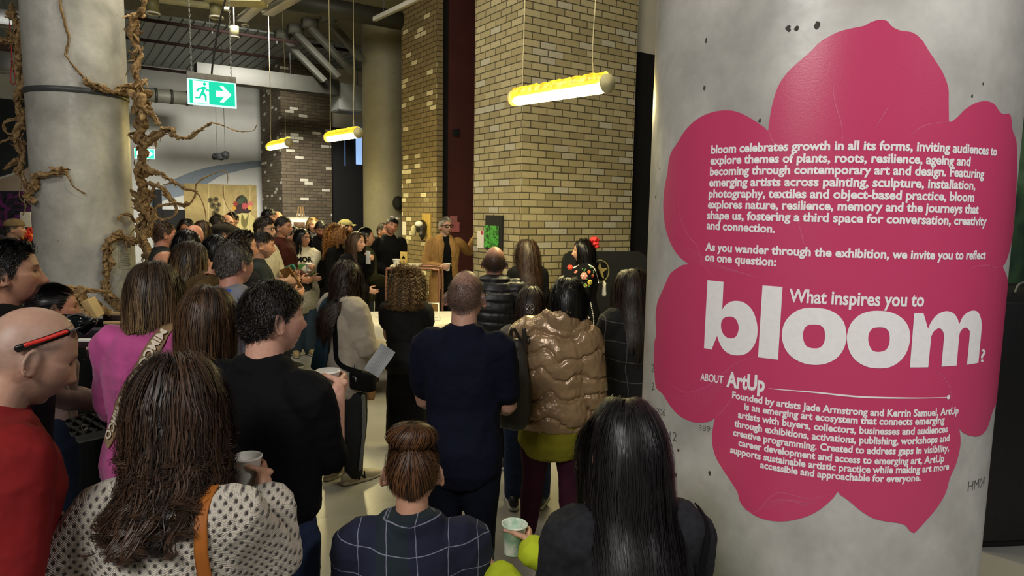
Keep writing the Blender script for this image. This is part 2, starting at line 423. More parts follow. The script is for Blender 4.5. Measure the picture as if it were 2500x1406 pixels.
# black cabinet and green painting that show right of the near column
gp = NT('green_canvas'); g = gp.noise(2.2, 5, dist=1.2); gp.base(gp.ramp(g, [(.35, lin((36, 62, 44))), (.5, lin((70, 104, 66))), (.68, lin((112, 140, 104)))])); gp.rough(.7)
o = MB().add(box((3.55, 4.45, 1.86), (1.5, .05, 1.7), AX(R_(6)), .008)).build('painting', gp.m); tag(o, 'large green abstract painting beside the near concrete column', 'painting')
o = empty('cabinet', (3.4, 4.1, 0), R_(6)); tag(o, 'tall black cabinet standing beside the near concrete column', 'cabinet')
MB().add(box((0, 0, .75), (1.5, .55, 1.5), None, .02)).build('body', mblack, o)
MB().add(box((-.37, -.285, .75), (.7, .02, 1.4), None, .006)).build('door', M((24, 24, 26), .45), o)
MB().add(box((.37, -.285, .75), (.7, .02, 1.4), None, .006)).build('door', M((24, 24, 26), .45), o)
MB().add(tube(spline([(-.62, -.28, 1.505), (-.6, -.28, 1.55), (-.54, -.28, 1.56), (-.5, -.28, 1.505)], 6), .006, 8)).build('handle', msteelm, o)
struct(prism('wall_right_partition', np.array([3.0, 4.75, 0]), np.array([5, .5, 0]), np.array([-.02, .12, 0]), 0, CEIL, mdark))

# ------------------------------------------------------------------ vinyl flower and lettering on the near column
def on_col(px, py, C=RC, R=RR):
    """photo point -> (arc length, height) on the column surface"""
    d = ray(px, py); a = d[0] ** 2 + d[1] ** 2; b = d[0] * C[0] + d[1] * C[1]; c = C[0] ** 2 + C[1] ** 2 - R * R
    dd = max(b * b - a * c, 0); t = (b - math.sqrt(dd)) / a; p = d * t
    return R * math.atan2(p[0] - C[0], -(p[1] - C[1])), p[2] + CH
def wrap(v2, off, C=RC, R=RR):
    a = v2[:, 0] / R
    return np.stack([C[0] + (R + off) * np.sin(a), C[1] - (R + off) * np.cos(a), v2[:, 1]], 1)
def z1c(p): return (p[0] / 2.0087 + 1580, p[1] / 2.0087)
def z2c(p): return (p[0] / 1.9914 + 1580, p[1] / 1.9914 + 700)
out1 = [(597, 610), (612, 520), (640, 430), (680, 365), (730, 315), (800, 255), (850, 205), (930, 160), (1000, 140), (1060, 128), (1100, 108), (1140, 97), (1175, 103), (1200, 130), (1240, 150), (1300, 160), (1345, 195), (1380, 250), (1420, 310), (1450, 360), (1475, 430), (1477, 500), (1478, 560), (1482, 598), (1520, 575), (1560, 535), (1610, 505), (1660, 496), (1700, 510), (1725, 545), (1745, 560), (1775, 558), (1785, 590), (1790, 640), (1808, 690), (1812, 760), (1810, 900), (1803, 1020), (1793, 1130), (1778, 1220), (1755, 1290), (1745, 1315)]
out2 = [(1752, 0), (1750, 60), (1745, 150), (1738, 250), (1725, 350), (1715, 450), (1700, 540), (1680, 600), (1655, 680), (1630, 715), (1600, 727), (1560, 720), (1530, 705), (1517, 690), (1522, 740), (1518, 790), (1500, 860), (1470, 930), (1450, 1000), (1410, 1070), (1360, 1130), (1310, 1185), (1295, 1195), (1275, 1185), (1255, 1160), (1220, 1148), (1160, 1140), (1100, 1125), (1040, 1090), (980, 1040), (940, 1012), (925, 997), (905, 1025), (850, 1075), (790, 1110), (720, 1132), (650, 1140), (580, 1133), (520, 1110), (470, 1070), (450, 1040), (440, 1000), (410, 950), (370, 890), (335, 830), (318, 770), (316, 720), (325, 660), (328, 640), (300, 655), (240, 660), (190, 645), (150, 620), (110, 575), (75, 520), (45, 490), (38, 440), (33, 360), (35, 280), (45, 230), (42, 150), (50, 80), (75, 20)]
out3 = [(110, 1350), (140, 1320), (175, 1300), (200, 1293), (160, 1260), (125, 1210), (100, 1150), (85, 1080), (80, 1010), (85, 930), (100, 850), (107, 790), (120, 745), (150, 700), (180, 650), (220, 605), (270, 570), (330, 548), (390, 541), (440, 548), (490, 570), (540, 600), (575, 625), (593, 640)]
fp = [on_col(*z1c(p)) for p in out1] + [on_col(*z2c(p)) for p in out2] + [on_col(*z1c(p)) for p in out3]
tp = NT('pink_vinyl'); n = tp.noise(180, 3); tp.base(tp.mix(tp.math('MULTIPLY', tp.noise(3, 3), .2), lin((208, 70, 112)), lin((196, 62, 104)))); tp.rough(tp.math('ADD', tp.math('MULTIPLY', n, .12), .25)); tp.bump(n, .12, .002)
v, f = poly2(smooth_loop(fp, 4), step=.024)
decal = link('wall_decal', mk_mesh('wall_decal', wrap(v, .0012), f), tp.m)
tag(decal, 'big pink flower-shaped vinyl sign with white lettering on the near column', 'sign')
mlet = M((250, 247, 247), .35, .03, 60, .05); mline = M((214, 96, 134), .4, .05, 40, .05)
def letters(name, parts, off=.0022, mat=mlet, parent=decal):
    m = MB()
    for v2, f in parts: m.add((wrap(v2, off), f))
    return m.build(name, mat, parent)
def sliced(pts, holes=()): return poly2(pts, holes, .012)
def zc(p, o, s): return on_col(p[0] / s + o[0], p[1] / s + o[1])
A_ = lambda L: [zc(p, (1690, 580), 4.26) for p in L]; B_ = lambda L: [zc(p, (2050, 590), 4.395) for p in L]
def arcs(L, sharp=()): # keep corners sharp by smoothing only between them
    return smooth_loop(L, 4)
def mixed(corner_first, curve): return list(corner_first) + list(spline(curve, 4))
b_out = A_([(127, 1148), (163, 442), (330, 460)]) + list(spline(A_([(316, 748), (345, 705), (400, 668), (460, 658), (530, 670), (600, 720), (650, 800), (680, 920), (678, 1020), (650, 1110), (600, 1180), (540, 1215), (470, 1224), (400, 1212), (335, 1170), (290, 1100), (263, 1022)]), 4)) + A_([(205, 1165)])
b_in = smooth_loop(A_([(390, 820), (430, 828), (465, 860), (485, 920), (480, 980), (455, 1030), (410, 1047), (360, 1035), (320, 990), (303, 930), (310, 870), (340, 832)]), 4)
l_out = A_([(733, 496), (941, 512), (893, 1268), (687, 1243)])
o1 = smooth_loop(A_([(1260, 728), (1400, 745), (1510, 800), (1575, 880), (1601, 985), (1598, 1080), (1560, 1180), (1490, 1260), (1390, 1308), (1280, 1322), (1160, 1305), (1050, 1250), (970, 1160), (935, 1040), (945, 930), (990, 840), (1070, 770), (1160, 735)]), 4)
o1i = smooth_loop(A_([(1265, 903), (1330, 912), (1370, 950), (1380, 1020), (1370, 1090), (1330, 1140), (1265, 1150), (1200, 1135), (1165, 1090), (1152, 1020), (1165, 950), (1205, 910)]), 4)
o2 = smooth_loop(B_([(420, 740), (540, 755), (640, 800), (710, 870), (745, 960), (745, 1080), (705, 1200), (630, 1290), (530, 1345), (410, 1357), (290, 1340), (180, 1280), (110, 1190), (76, 1060), (88, 950), (130, 860), (210, 785), (310, 748)]), 4)
o2i = smooth_loop(B_([(415, 918), (480, 925), (520, 960), (533, 1030), (525, 1100), (490, 1160), (415, 1181), (350, 1165), (315, 1110), (303, 1040), (315, 975), (350, 930)]), 4)
m_out = B_([(748, 1347), (795, 764), (893, 764)]) + list(spline(B_([(942, 932), (975, 860), (1030, 790), (1090, 755), (1150, 744), (1210, 765), (1250, 810), (1277, 882)]), 4)) + list(spline(B_([(1277, 882), (1310, 810), (1360, 760), (1420, 738), (1470, 750), (1500, 800), (1515, 880), (1510, 980), (1480, 1298)]), 4))[1:] + list(spline(B_([(1358, 1318), (1387, 1000), (1380, 950), (1350, 922), (1315, 930), (1285, 970), (1275, 1010)]), 4)) + list(spline(B_([(1247, 1327), (1085, 1338)]), 1)) + list(spline(B_([(1113, 1020), (1105, 970), (1080, 935), (1045, 932), (1000, 965), (975, 1020)]), 4)) + B_([(944, 1345)])
def no_hole(pts, hole):
    return sliced(pts, [hole])
letters('headline_lettering', [no_hole(b_out, b_in), sliced(l_out), no_hole(o1, o1i), no_hole(o2, o2i), sliced(m_out)])
def tline(s, p0, p1, bold=.028, h=None, wide=1.0):
    """one line of text between two baseline points of the photo; the height follows the width unless given"""
    a, b = on_col(*p0), on_col(*p1); v, f = text_mesh(s, 1.0, bold)
    x0, x1 = v[:, 0].min(), v[:, 0].max(); k = (b[0] - a[0]) / (x1 - x0)
    ky = k / wide if h is None else h
    w = np.zeros((len(v), 2)); w[:, 0] = a[0] + (v[:, 0] - x0) * k
    w[:, 1] = a[1] + (v[:, 0] - x0) / (x1 - x0) * (b[1] - a[1]) + v[:, 1] * ky
    return w, f
para = [('bloom celebrates growth in all its forms, inviting audiences to', (1737, 375), (2431, 380)), ('explore themes of plants, roots, resilience, ageing and', (1735, 401.5), (2367, 405)), ('becoming through contemporary art and design. Featuring', (1734, 428), (2400, 435)), ('emerging artists across painting, sculpture, installation,', (1732, 455), (2379, 463)), ('photography, textiles and object-based practice, bloom', (1731, 482), (2376, 492)), ('explores nature, resilience, memory and the journeys that', (1729, 508), (2387, 521)), ('shape us, fostering a third space for conversation, creativity', (1727, 534), (2406, 550)), ('and connection.', (1726, 559), (1892, 568)), ('As you wander through the exhibition, we invite you to reflect', (1723, 611), (2404, 632)), ('on one question:', (1722, 636), (1895, 649))]
KS = RR / .5
letters('paragraph_lettering', [tline(s, a, b, .034, .0300 * KS) for s, a, b in para[:8]])
letters('invitation_lettering', [tline(s, a, b, .034, .0300 * KS) for s, a, b in para[8:]])
letters('question_lettering', [tline('What inspires you to', (1926, 736), (2254, 747), .026, .046 * KS)])
letters('question_mark', [tline('?', (2391, 882), (2402, 883), .02, .045 * KS)])
letters('heading_lettering', [tline('ABOUT', (1711, 928), (1766, 936), .015, .030 * KS)])
letters('name_lettering', [tline('ArtUp', (1774, 942), (1867, 955), .04, .056 * KS)])
letters('small_lettering', [tline('GLOBAL', (1815, 954), (1843, 958), .005, .0105 * KS)], mat=mline)
p2 = [('Founded by artists Jade Armstrong and Kerrin Samuel, ArtUp', (1788, 971), (2338, 1009)), ('is an emerging art ecosystem that connects emerging', (1817, 999), (2304, 1032)), ('artists with buyers, collectors, businesses and audiences', (1802, 1019), (2312, 1054)), ('through exhibitions, activations, publishing, workshops and', (1793, 1040), (2316, 1076)), ('creative programming. Created to address gaps in visibility,', (1790, 1062), (2315, 1100)), ('career development and access to emerging art, ArtUp', (1803, 1087), (2303, 1126)), ('supports sustainable artistic practice while making art more', (1783, 1104), (2315, 1145)), ('accessible and approachable for everyone.', (1856, 1141), (2246, 1173))]
letters('about_lettering', [tline(s, a, b, .034, .0255 * KS) for s, a, b in p2])
def strip(pxs, conv, w, n=5):
    P = spline([on_col(*conv(p)) for p in pxs], n); T = np.gradient(P, axis=0); T /= np.linalg.norm(T, axis=1, keepdims=True) + 1e-9; N = np.stack([-T[:, 1], T[:, 0]], 1)
    k = len(P); taper = np.sin(np.linspace(.25, PI - .25, k))[:, None]
    v = np.concatenate([P + N * w * taper / 2, P - N * w * taper / 2]); i = np.arange(k - 1)
    return v, [np.stack([i, i + k, i + k + 1, i + 1], 1)]
I_ = lambda p: p
ru = MB(); rl = strip([(1877, 948), (1985, 957), (2096, 968), (2200, 971), (2314, 969)], I_, 0.0042 * KS, 10); ru.add((wrap(rl[0], .0022), rl[1]))
c0 = np.array(on_col(2314, 969)); th = np.arange(16) * PI / 8; dot = c0 + .0066 * np.stack([np.cos(th), np.sin(th)], 1); ru.add((wrap(dot, .0023), [np.arange(16)[None]]))
ru.build('underline_rule', mlet, decal)
lines = [([(1480, 598), (1400, 605), (1330, 630), (1270, 685)], z1c), ([(120, 790), (150, 900), (160, 1050), (200, 1150), (250, 1210), (270, 1280), (300, 1330), (350, 1370)], z1c), ([(1560, 1340), (1600, 1310), (1660, 1300), (1700, 1310), (1740, 1318)], z1c), ([(45, 490), (70, 460), (110, 470), (160, 505), (210, 512), (300, 480), (360, 430), (420, 380), (480, 352), (540, 342)], z2c), ([(470, 1080), (530, 1095), (590, 1030), (640, 1000), (700, 1010), (770, 1028), (840, 1020), (900, 1005)], z2c), ([(1390, 400), (1440, 440), (1470, 500), (1480, 580), (1495, 700)], z2c), ([(328, 640), (360, 610), (400, 560), (420, 520)], z2c), ([(595, 640), (615, 690), (640, 720)], z1c), ([(910, 400), (920, 500), (950, 600), (960, 690)], z1c), ([(1190, 510), (1160, 560), (1110, 640)], z1c), ([(740, 1090), (760, 1160), (770, 1200)], z1c)]
ln = MB()
for k, (L, cv) in enumerate(lines): s_ = strip(L, cv, .0026); MB().add((wrap(s_[0], .0017), s_[1])).build('petal_outline', mline, decal)
for k in range(9):
    a = k * 9
    s_ = strip([(60 + a * 2.1, 500 + a * 1.3), (150 + a * 1.5, 530 + a), (250 + a, 510 + a * .5), (340 + a * .6, 445 + a * .3), (440 + a * .5, 375 + a * .3)], z2c, .0011); ln.add((wrap(s_[0], .0016), s_[1]))
    s_ = strip([(520 + a, 1100 - a * .3), (600 + a * 1.6, 1040 - a * .1), (690 + a, 1035 + a * .4), (800 + a * .4, 1050)], z2c, .0011); ln.add((wrap(s_[0], .0016), s_[1]))
    s_ = strip([(120 + a * .8, 1180 + a), (210 + a, 1220 + a * 1.2), (330 + a * 1.4, 1290 + a * .6), (480 + a, 1340 + a * .3)], z1c, .0009); ln.add((wrap(s_[0], .0016), s_[1]))
ln.build('petal_veins', mline, decal)['kind'] = 'stuff'
mpen = M((88, 86, 80), .8, .1, 40, 0); gr = MB()
for s, a, b, h in (('2', (1591, 908), (1597, 908), .035), ('2', (1591, 952), (1597, 952), .035), ('H-706', (1592, 1010), (1624, 1016), .03), ('on 12', (1606, 1068), (1652, 1078), .04), ('389', (1706, 1050), (1734, 1054), .022), ('HM04', (2362, 1200), (2402, 1186), .04)):
    v2, f = tline(s, a, b, -.012, h * KS); gr.add((wrap(v2, .0008), f))
o = gr.build('pencil_marking', mpen); tag(o, 'faint pencilled numbers on the bare concrete beside the pink flower sign', 'marking')
pit = MB()
for px, py, r in ((1925, 70, .008), (1945, 69, .007), (1995, 61, .008), (1724, 99, .006), (1720, 214, .006), (1855, 295, .005), (2400, 205, .004), (2373, 235, .004), (1650, 1160, .006), (1733, 1155, .006), (1720, 216, .004)):
    c0 = on_col(px, py); rg = random.Random(px); a = [(c0[0] + r * rg.uniform(.5, 1.2) * math.cos(t), c0[1] + 1.4 * r * rg.uniform(.5, 1.2) * math.sin(t)) for t in np.arange(9) * 2 * PI / 9]
    v2, f = poly2(smooth_loop(a, 3)); pit.add((wrap(v2, .0006), f))
struct(pit.build('trim_2', M((70, 68, 62), .9, .2, 60)))
# ------------------------------------------------------------------ lamps, signs, services
def wrapped_lamp(a, b, label, power, k):
    """fluorescent batten in crinkled yellow cellophane hung from the ceiling; a = near end, b = far end"""
    a, b = np.array(a), np.array(b); d = b - a; L = np.linalg.norm(d); d /= L
    c = (a + b) / 2; o = empty('pendant_lamp', c); tag(o, label, 'pendant lamp', 'yellow wrapped tube lamps')
    rg = np.random.RandomState(k)
    MB().add(tube([a - c + d * .02, b - c - d * .02], [.042, .042], 14)).build('tube', emis('lamp_tube_%d' % k, (255, 228, 120), 34), o)
    MB().add(box(Z * .05, (L * .97, .07, .03), [d, np.cross(Z, d), Z])).build('batten', mwhpl, o)
    t = NT('yellow_cellophane_%d' % k); t.base(lin((232, 206, 60))); t.rough(.25); t.b.inputs['Transmission Weight'].default_value = .75
    t.b.inputs['Emission Color'].default_value = lin((255, 214, 60)); t.b.inputs['Emission Strength'].default_value = .35; t.bump(t.noise(30, 4), .6, .01)
    m = 40; P = np.array([a - c + d * L * s + Z * .035 for s in np.linspace(-.03, 1.03, m)])
    v, f = tube(P, np.array([[.05 + .008 * rg.rand(), .085 + .012 * rg.rand()] for _ in range(m)]), 20, side=np.cross(d, Z), cap=False)
    v = v + fnoise(v, .06, k)[:, None] * .009
    # open along the underside: drop the lowest faces
    q = f[0]; ctr = v[q].mean(1); keep = ctr[:, 2] - (P[:, 2].mean()) > -.012
    link('wrapper', mk_mesh('wrapper', v, [q[keep]]), t.m, o)
    for e, s in ((a, -1), (b, 1)):
        v, f = cyl(e - c + d * s * .045 + Z * .03, e - c + d * s * .06 + Z * .03, .075, 20); MB().add((v, f)).build('end_cap', M((196, 186, 140), .5, .1, 20), o)
    for s, w in ((.07, .006), (.9, .0045)):
        p = a + d * L * (1 - s) - c; top = p + Z * (CEIL - (p + c)[2]); mid = [p + Z * .08] + [p + (top - p) * q + rg.normal(0, .008, 3) * (1, 1, 0) for q in (.12, .3, .5, .75)] + [top]
        MB().add(tube(spline(mid, 5), w, 8, cap=False)).build('cord', M((190, 180, 140), .7), o)
    l = bpy.data.lights.new('lamp_light', 'AREA'); l.shape = 'RECTANGLE'; l.size = L; l.size_y = .08; l.energy = power; l.color = (1, .86, .44)
    lo = bpy.data.objects.new('lamp_light', l); col.objects.link(lo); lo.matrix_world = Matrix(np.vstack([np.column_stack([d, np.cross(Z, d), Z, c - Z * .09]), [0, 0, 0, 1]]).tolist())
    return o
def lamp_px(p0, p1, label, power, k):
    # both ends lie on a line along V of length 1.2 m
    d0, d1 = ray(*p0), ray(*p1); a, b = d0[0] / d0[1], d1[0] / d1[1]
    Y = (b * 1.2 * V[1] - 1.2 * V[0]) / (a - b); return wrapped_lamp(at(*p0, Y), at(*p1, Y + 1.2 * V[1]), label, power, k)
lamp_px((1472, 215), (1262, 247), 'yellow-wrapped tube lamp hanging in front of the buff brick pillar', 62, 1)
lamp_px((872, 330), (803, 340), 'yellow-wrapped tube lamp hanging beside the far round column', 70, 2)
lamp_px((703, 353), (659, 362), 'smallest yellow-wrapped tube lamp, hanging in front of the dark brick pillar', 60, 3)

def exit_sign(px, py, Y, s, label, full=True):
    c = at(px, py, Y); o = empty('exit_sign', c, 0); tag(o, label, 'exit sign', 'running man exit signs')
    N = np.array([U[1], -U[0], 0]); X = [U, -N, Z]
    P = lambda x, z, n=0: U * x * s + Z * z * s + N * n
    def pl(name, pts, n, mat, holes=()):
        v2, f = poly2(pts, holes); MB().add((np.array([P(x, z, n) for x, z, _ in v2]), f)).build(name, mat, o, False)
    MB().add(box(Z * -.02 * s, (.42 * s, .02, .235 * s), X, .003)).build('face_plate', emis('sign_white', (200, 245, 235), 1.0), o)
    MB().add(box(Z * .122 * s, (.42 * s, .045, .055 * s), X, .004)).build('housing', M((150, 148, 145), .5), o)
    g = emis('sign_green', (0, 188, 152), 1.05); w = emis('sign_pictogram', (215, 255, 245), 1.15)
    pl('green_panel', [(-.195, -.122), (.195, -.122), (.195, .085), (-.195, .085)], .0115, g)
    pl('arrow', [(.03, -.045), (.10, -.045), (.075, -.075), (.06, -.092), (.095, -.092), (.165, -.018), (.095, .056), (.06, .056), (.075, .04), (.10, .009), (.03, .009)], .0125, w)
    pl('door_pictogram', [(-.165, -.118), (-.03, -.118), (-.03, .078), (-.165, .078)], .0125, w)
    man = [(-.082, .032), (-.06, .034), (-.045, .012), (-.028, .008), (-.03, -.004), (-.052, -.002), (-.064, .01), (-.07, -.02), (-.05, -.05), (-.052, -.1), (-.066, -.1), (-.068, -.056), (-.09, -.04), (-.108, -.078), (-.15, -.08), (-.15, -.066), (-.116, -.064), (-.098, -.02), (-.088, .008), (-.112, .0), (-.128, -.022), (-.14, -.014), (-.122, .014)]
    pl('running_figure', man, .0135, g); pl('running_head', [(-.066 + .014 * math.cos(t), .056 + .014 * math.sin(t)) for t in np.arange(16) * PI / 8], .0135, g)
    if full:
        for x in (-.17, .17):
            m = MB(); p0 = P(x, .15); zz = 0; k = 0
            while zz < CEIL - c[2] - .15 * s - .02:
                a = np.arange(10) * 2 * PI / 10; d1, d2 = (U, Z) if k % 2 else (N, Z)
                m.add(tube([p0 + Z * (zz + .014) + d1 * .006 * math.cos(t) + d2 * .014 * math.sin(t) for t in a], .0024, 5, closed=True)); zz += .023; k += 1
            m.build('chain', msteel, o)
        top = CEIL - c[2]
        MB().add(tube(spline([P(.0, .15), P(.02, .3), P(.08, .62), P(.16, .95), P(.17, 1.3), P(.17, top / s)], 8), .009, 8, cap=False)).build('power_cable', M((18, 18, 18), .6), o)
    else:
        MB().add(cyl(P(0, .14), P(0, (CEIL - c[2]) / s), .008, 8)).build('rod', msteelm, o)
    return o
exit_sign(518, 223, 6.4, 1.0, 'green running man exit sign hanging on chains near the root-covered column')
exit_sign(353, 373, 15.0, .95, 'small distant green exit sign partly behind the paper roots', False)

# pipes along U at the ceiling
def run_u(px, py, z, r, x0, x1, name, label, mat, cat, n=10, group=None, D=U):
    p = atz(px, py, z); P0 = np.array([p[0], p[1], 0]); a, b = along(x0, P0, D, py), along(x1, P0, D, py)
    A, B = P0 + D * a + Z * z, P0 + D * b + Z * z
    o = MB().add(cyl(A, B, r, n)).build(name, mat); tag(o, label, cat, group)
    return o, A, B
def hangers(A, B, parent, step, mat, r=.005):
    L = np.linalg.norm(B - A)
    for k in range(1, int(L / step) + 1):
        p = A + (B - A) * (k * step / L)
        if CEIL - p[2] > .05: MB().add(cyl(p, (p[0], p[1], CEIL - .002), r, 6)).build('hanger_rod', mat, parent)
for (px, py, z, x0, x1, lab) in ((500, 70, 5.55, 250, 880, 'dark red sprinkler pipe crossing above the exit sign, nearest the camera'), (500, 118, 5.5, 250, 690, 'dark red sprinkler pipe below the ribbed ceiling deck'), (400, 171, 5.3, 330, 470, 'short dark sprinkler pipe just above the white mural wall')):
    o, A, B = run_u(px, py, z, .034, x0, x1, 'sprinkler_pipe', lab, mred, 'pipe', group='sprinkler pipes'); hangers(A, B, o, 1.9, msteelm)
    for k in range(int(np.linalg.norm(B - A) / 1.3)):
        p = A + (B - A) * ((k + .5) * 1.3 / np.linalg.norm(B - A)); MB().add(cyl(p, p - Z * .09, .012, 8, .02)).build('sprinkler_head', msteelm, o)
mduct = M((52, 52, 44), .55, .08, 6, .05)
o, A, B = run_u(820, 22, 5.35, .16, 690, 1010, 'duct', 'pale round duct running along the ceiling to the far column', mduct, 'duct', 24); hangers(A, B, o, 1.8, msteelm)
o, A, B = run_u(410, 236, 4.7, .17, 330, 470, 'duct', 'grey round duct behind the roots below the ceiling', M((120, 120, 108), .5, .1, 6), 'duct', 20); hangers(A, B, o, 1.3, msteelm)
for k in (.35, .62, .9):
    p = A + (B - A) * k; MB().add(cyl(p - U * .03, p + U * .03, .185, 20)).build('duct_collar', mduct, o)
p = atz(700, 205, 4.75); P0 = np.array([p[0], p[1], 0]); a, b = along(478, P0, U, 205), along(822, P0, U, 205)
o = MB().add(box(P0 + U * (a + b) / 2 + Z * 4.78, (b - a, .35, .36), [U, V, Z], .01)).build('duct', mduct); tag(o, 'long square-section grey duct crossing the dark brick pillar', 'duct'); hangers(P0 + U * a + Z * 4.95, P0 + U * b + Z * 4.95, o, 2.0, msteelm)
c = P0 + U * (along(857, P0, U, 215)) + Z * (at(845, 216, P0[1])[2] - .05) + V * .3
o = MB().add(box(c, (.6, .6, .62), [U, V, Z], .015)).build('air_unit', M((160, 164, 160), .5, .05, 6)); tag(o, 'boxy grey air unit hanging beside the far round column', 'air unit')
MB().add(box(c - Z * .32, (.55, .55, .03), [U, V, Z], .004)).build('filter_panel', M((120, 126, 126), .5), o)
for k in (-.28, .28): MB().add(cyl(c + U * k + Z * .3, np.array([*(c + U * k)[:2], CEIL]), .008, 6)).build('hanger_rod', msteelm, o)
for i, (a, b) in enumerate((((745, 150), (792, 198)), ((768, 128), (826, 188)), ((800, 112), (862, 178)), ((838, 92), (884, 146)))):
    Y = 15.8 - i * .5; A, B = at(*a, Y), at(*b, Y); d = (B - A) / np.linalg.norm(B - A); A = A - d * ((A[2] - CEIL + .16) / d[2])
    o = MB().add(box((A + B) / 2, (np.linalg.norm(B - A), .16, .13), [d, V, np.cross(d, V)], .01)).build('steel_brace', M((92, 92, 82), .6, .1, 10)); tag(o, 'dark steel brace slanting from the ceiling, %s of four' % ('leftmost', 'second', 'third', 'rightmost')[i], 'brace', 'ceiling braces')
    MB().add(box((A[0], A[1], CEIL - .085), (.3, .26, .168), [U, V, Z])).build('fixing_plate', M((92, 92, 82), .6, .1, 10), o)
# ribbed steel deck in the ceiling, ribs along V
p0 = atz(330, 150, CEIL - .02); P0 = np.array([p0[0], p0[1], 0]) - U * 3
dk = MB(); nrib = 46
for k in range(nrib):
    c = P0 + U * (k * .22) - V * 2.2 + Z * (CEIL - .02); dk.add(box(c, (.17, 6.5, .035), [U, V, Z]))
dk.add(box(P0 + U * (nrib * .11) - V * 2.2 + Z * (CEIL - .004), (nrib * .22, 6.5, .008), [U, V, Z]))
struct(dk.build('ceiling_deck', M((142, 148, 146), .45, .08, 5, .05, metal=.4), smooth=False))
# silver battens and tracks along V near the camera
def run_v(p0, p1, z, w, h, name, label, mat, cat, group=None):
    a, b = atz(*p0, z), atz(*p1, z); d = (b - a); L = np.linalg.norm(d); d /= L
    o = MB().add(box((a + b) / 2, (L, w, h), [d, np.cross(Z, d), Z], .008)).build(name, mat); tag(o, label, cat, group)
    for s in (.2, .8):
        p = a + (b - a) * s; MB().add(cyl(p + Z * h * .5, (p[0], p[1], CEIL - .002), .006, 6)).build('hanger_rod', msteelm, o)
    return o
mtray = M((206, 204, 196), .3, .06, 10, .05, metal=.5)
run_v((668, -20), (590, 48), 4.9, .16, .07, 'cable_tray', 'silver cable tray at the top edge above the exit sign', mtray, 'cable tray', 'silver cable trays')
run_v((740, -20), (652, 32), 4.9, .17, .08, 'cable_tray', 'silver cable tray right of the hanging exit sign', mtray, 'cable tray', 'silver cable trays')
run_v((1035, -10), (914, 47), 4.6, .06, .06, 'conduit', 'thin silver conduit reaching the brown brick pillar', mtray, 'conduit')
myel = M((196, 192, 150), .45, .06, 8)
run_v((350, -6), (560, 20), 5.35, .14, .08, 'lighting_track', 'pale lighting track along the ribbed deck', myel, 'lighting track')
run_v((505, 0), (645, 4), 4.7, .3, .08, 'ceiling_panel', 'pale yellowish ceiling panel at the top edge of the view', myel, 'ceiling panel')
run_v((-40, 40), (70, 52), 4.3, .22, .2, 'duct', 'shiny metal duct at the left edge behind the roots', msteel, 'duct')
run_v((-40, 110), (60, 118), 4.0, .1, .1, 'conduit', 'red conduit at the left edge behind the roots', mred, 'conduit')
run_v((-40, 150), (60, 156), 4.2, .34, .3, 'duct', 'wide shiny duct at the left edge below the red conduit', msteel, 'duct')
for i, (px, py, z, s) in enumerate(((372, 14, 4.9, 1.1), (528, 24, 4.6, 1.0), (572, 78, 5.0, .9), (598, 52, 5.1, .7))):
    c = atz(px, py, z); o = empty('spotlight', c); tag(o, ('pale cylinder spotlight beside the top of the roots', 'cylinder spotlight hanging under the pale ceiling panel', 'square spotlight hanging right of the exit sign cable', 'little spotlight below the silver cable trays')[i], 'spotlight', 'track spotlights')
    MB().add(cyl((0, 0, .11 * s), (0, 0, -.1 * s), .085 * s, 20)).build('housing', M((120, 116, 84), .5), o)
    MB().add(tube([(.085 * s * math.cos(t), .085 * s * math.sin(t), -.1 * s) for t in np.arange(20) * PI / 10], .012 * s, 6, closed=True)).build('rim', mwhpl, o)
    MB().add(cyl((0, 0, .11 * s), (0, 0, CEIL - z - .002), .012, 8)).build('stem', msteelm, o)
# thing hung on two wires in front of the mural wall
c = at(540, 382, 17); o = empty('hanging_microphone', c); tag(o, 'small black device hanging on two wires before the white wall', 'hanging device')
m = MB().add(ell((-.08, 0, 0), (.16, .09, .09))).add(ell((.1, 0, .03), (.1, .09, .1))).add(ell((0, 0, -.03), (.1, .07, .06))); v, f = m.get(); link('body', mk_mesh('body', v + fnoise(v, .08, 4)[:, None] * .02, f), mblack, o)
for x in (-.1, .1): MB().add(cyl((x, 0, .04), (x, 0, CEIL - c[2] - .002), .006, 6)).build('wire', msteelm, o)
c = at(30, 160, 8.6); o = empty('red_cord', c); tag(o, 'looped red cord hanging from a duct at the left edge', 'cord')
MB().add(tube(spline([(0, 0, .5), (0, 0, .05), (-.03, 0, -.1), (-.02, 0, -.22), (.03, 0, -.2), (.02, 0, -.08), (-.01, 0, .05)], 6), .008, 6)).build('loop', M((150, 36, 28), .6), o)
MB().add(cyl((0, 0, .4), (0, 0, CEIL - c[2] - .002), .004, 6)).build('string', M((60, 60, 50), .8), o)

# ------------------------------------------------------------------ papers, pictures and display furniture
def paper(px0, py0, px1, py1, P0, D, off, name, label, cat, mat, th=.004, group=None):
    a, b = onplane(px0, py0, P0, D), onplane(px1, py1, P0, D)
    return tag(plate(name, [(a[0], a[1]), (b[0], a[1]), (b[0], b[1]), (a[0], b[1])], mat, P0, D, off, th), label, cat, group)
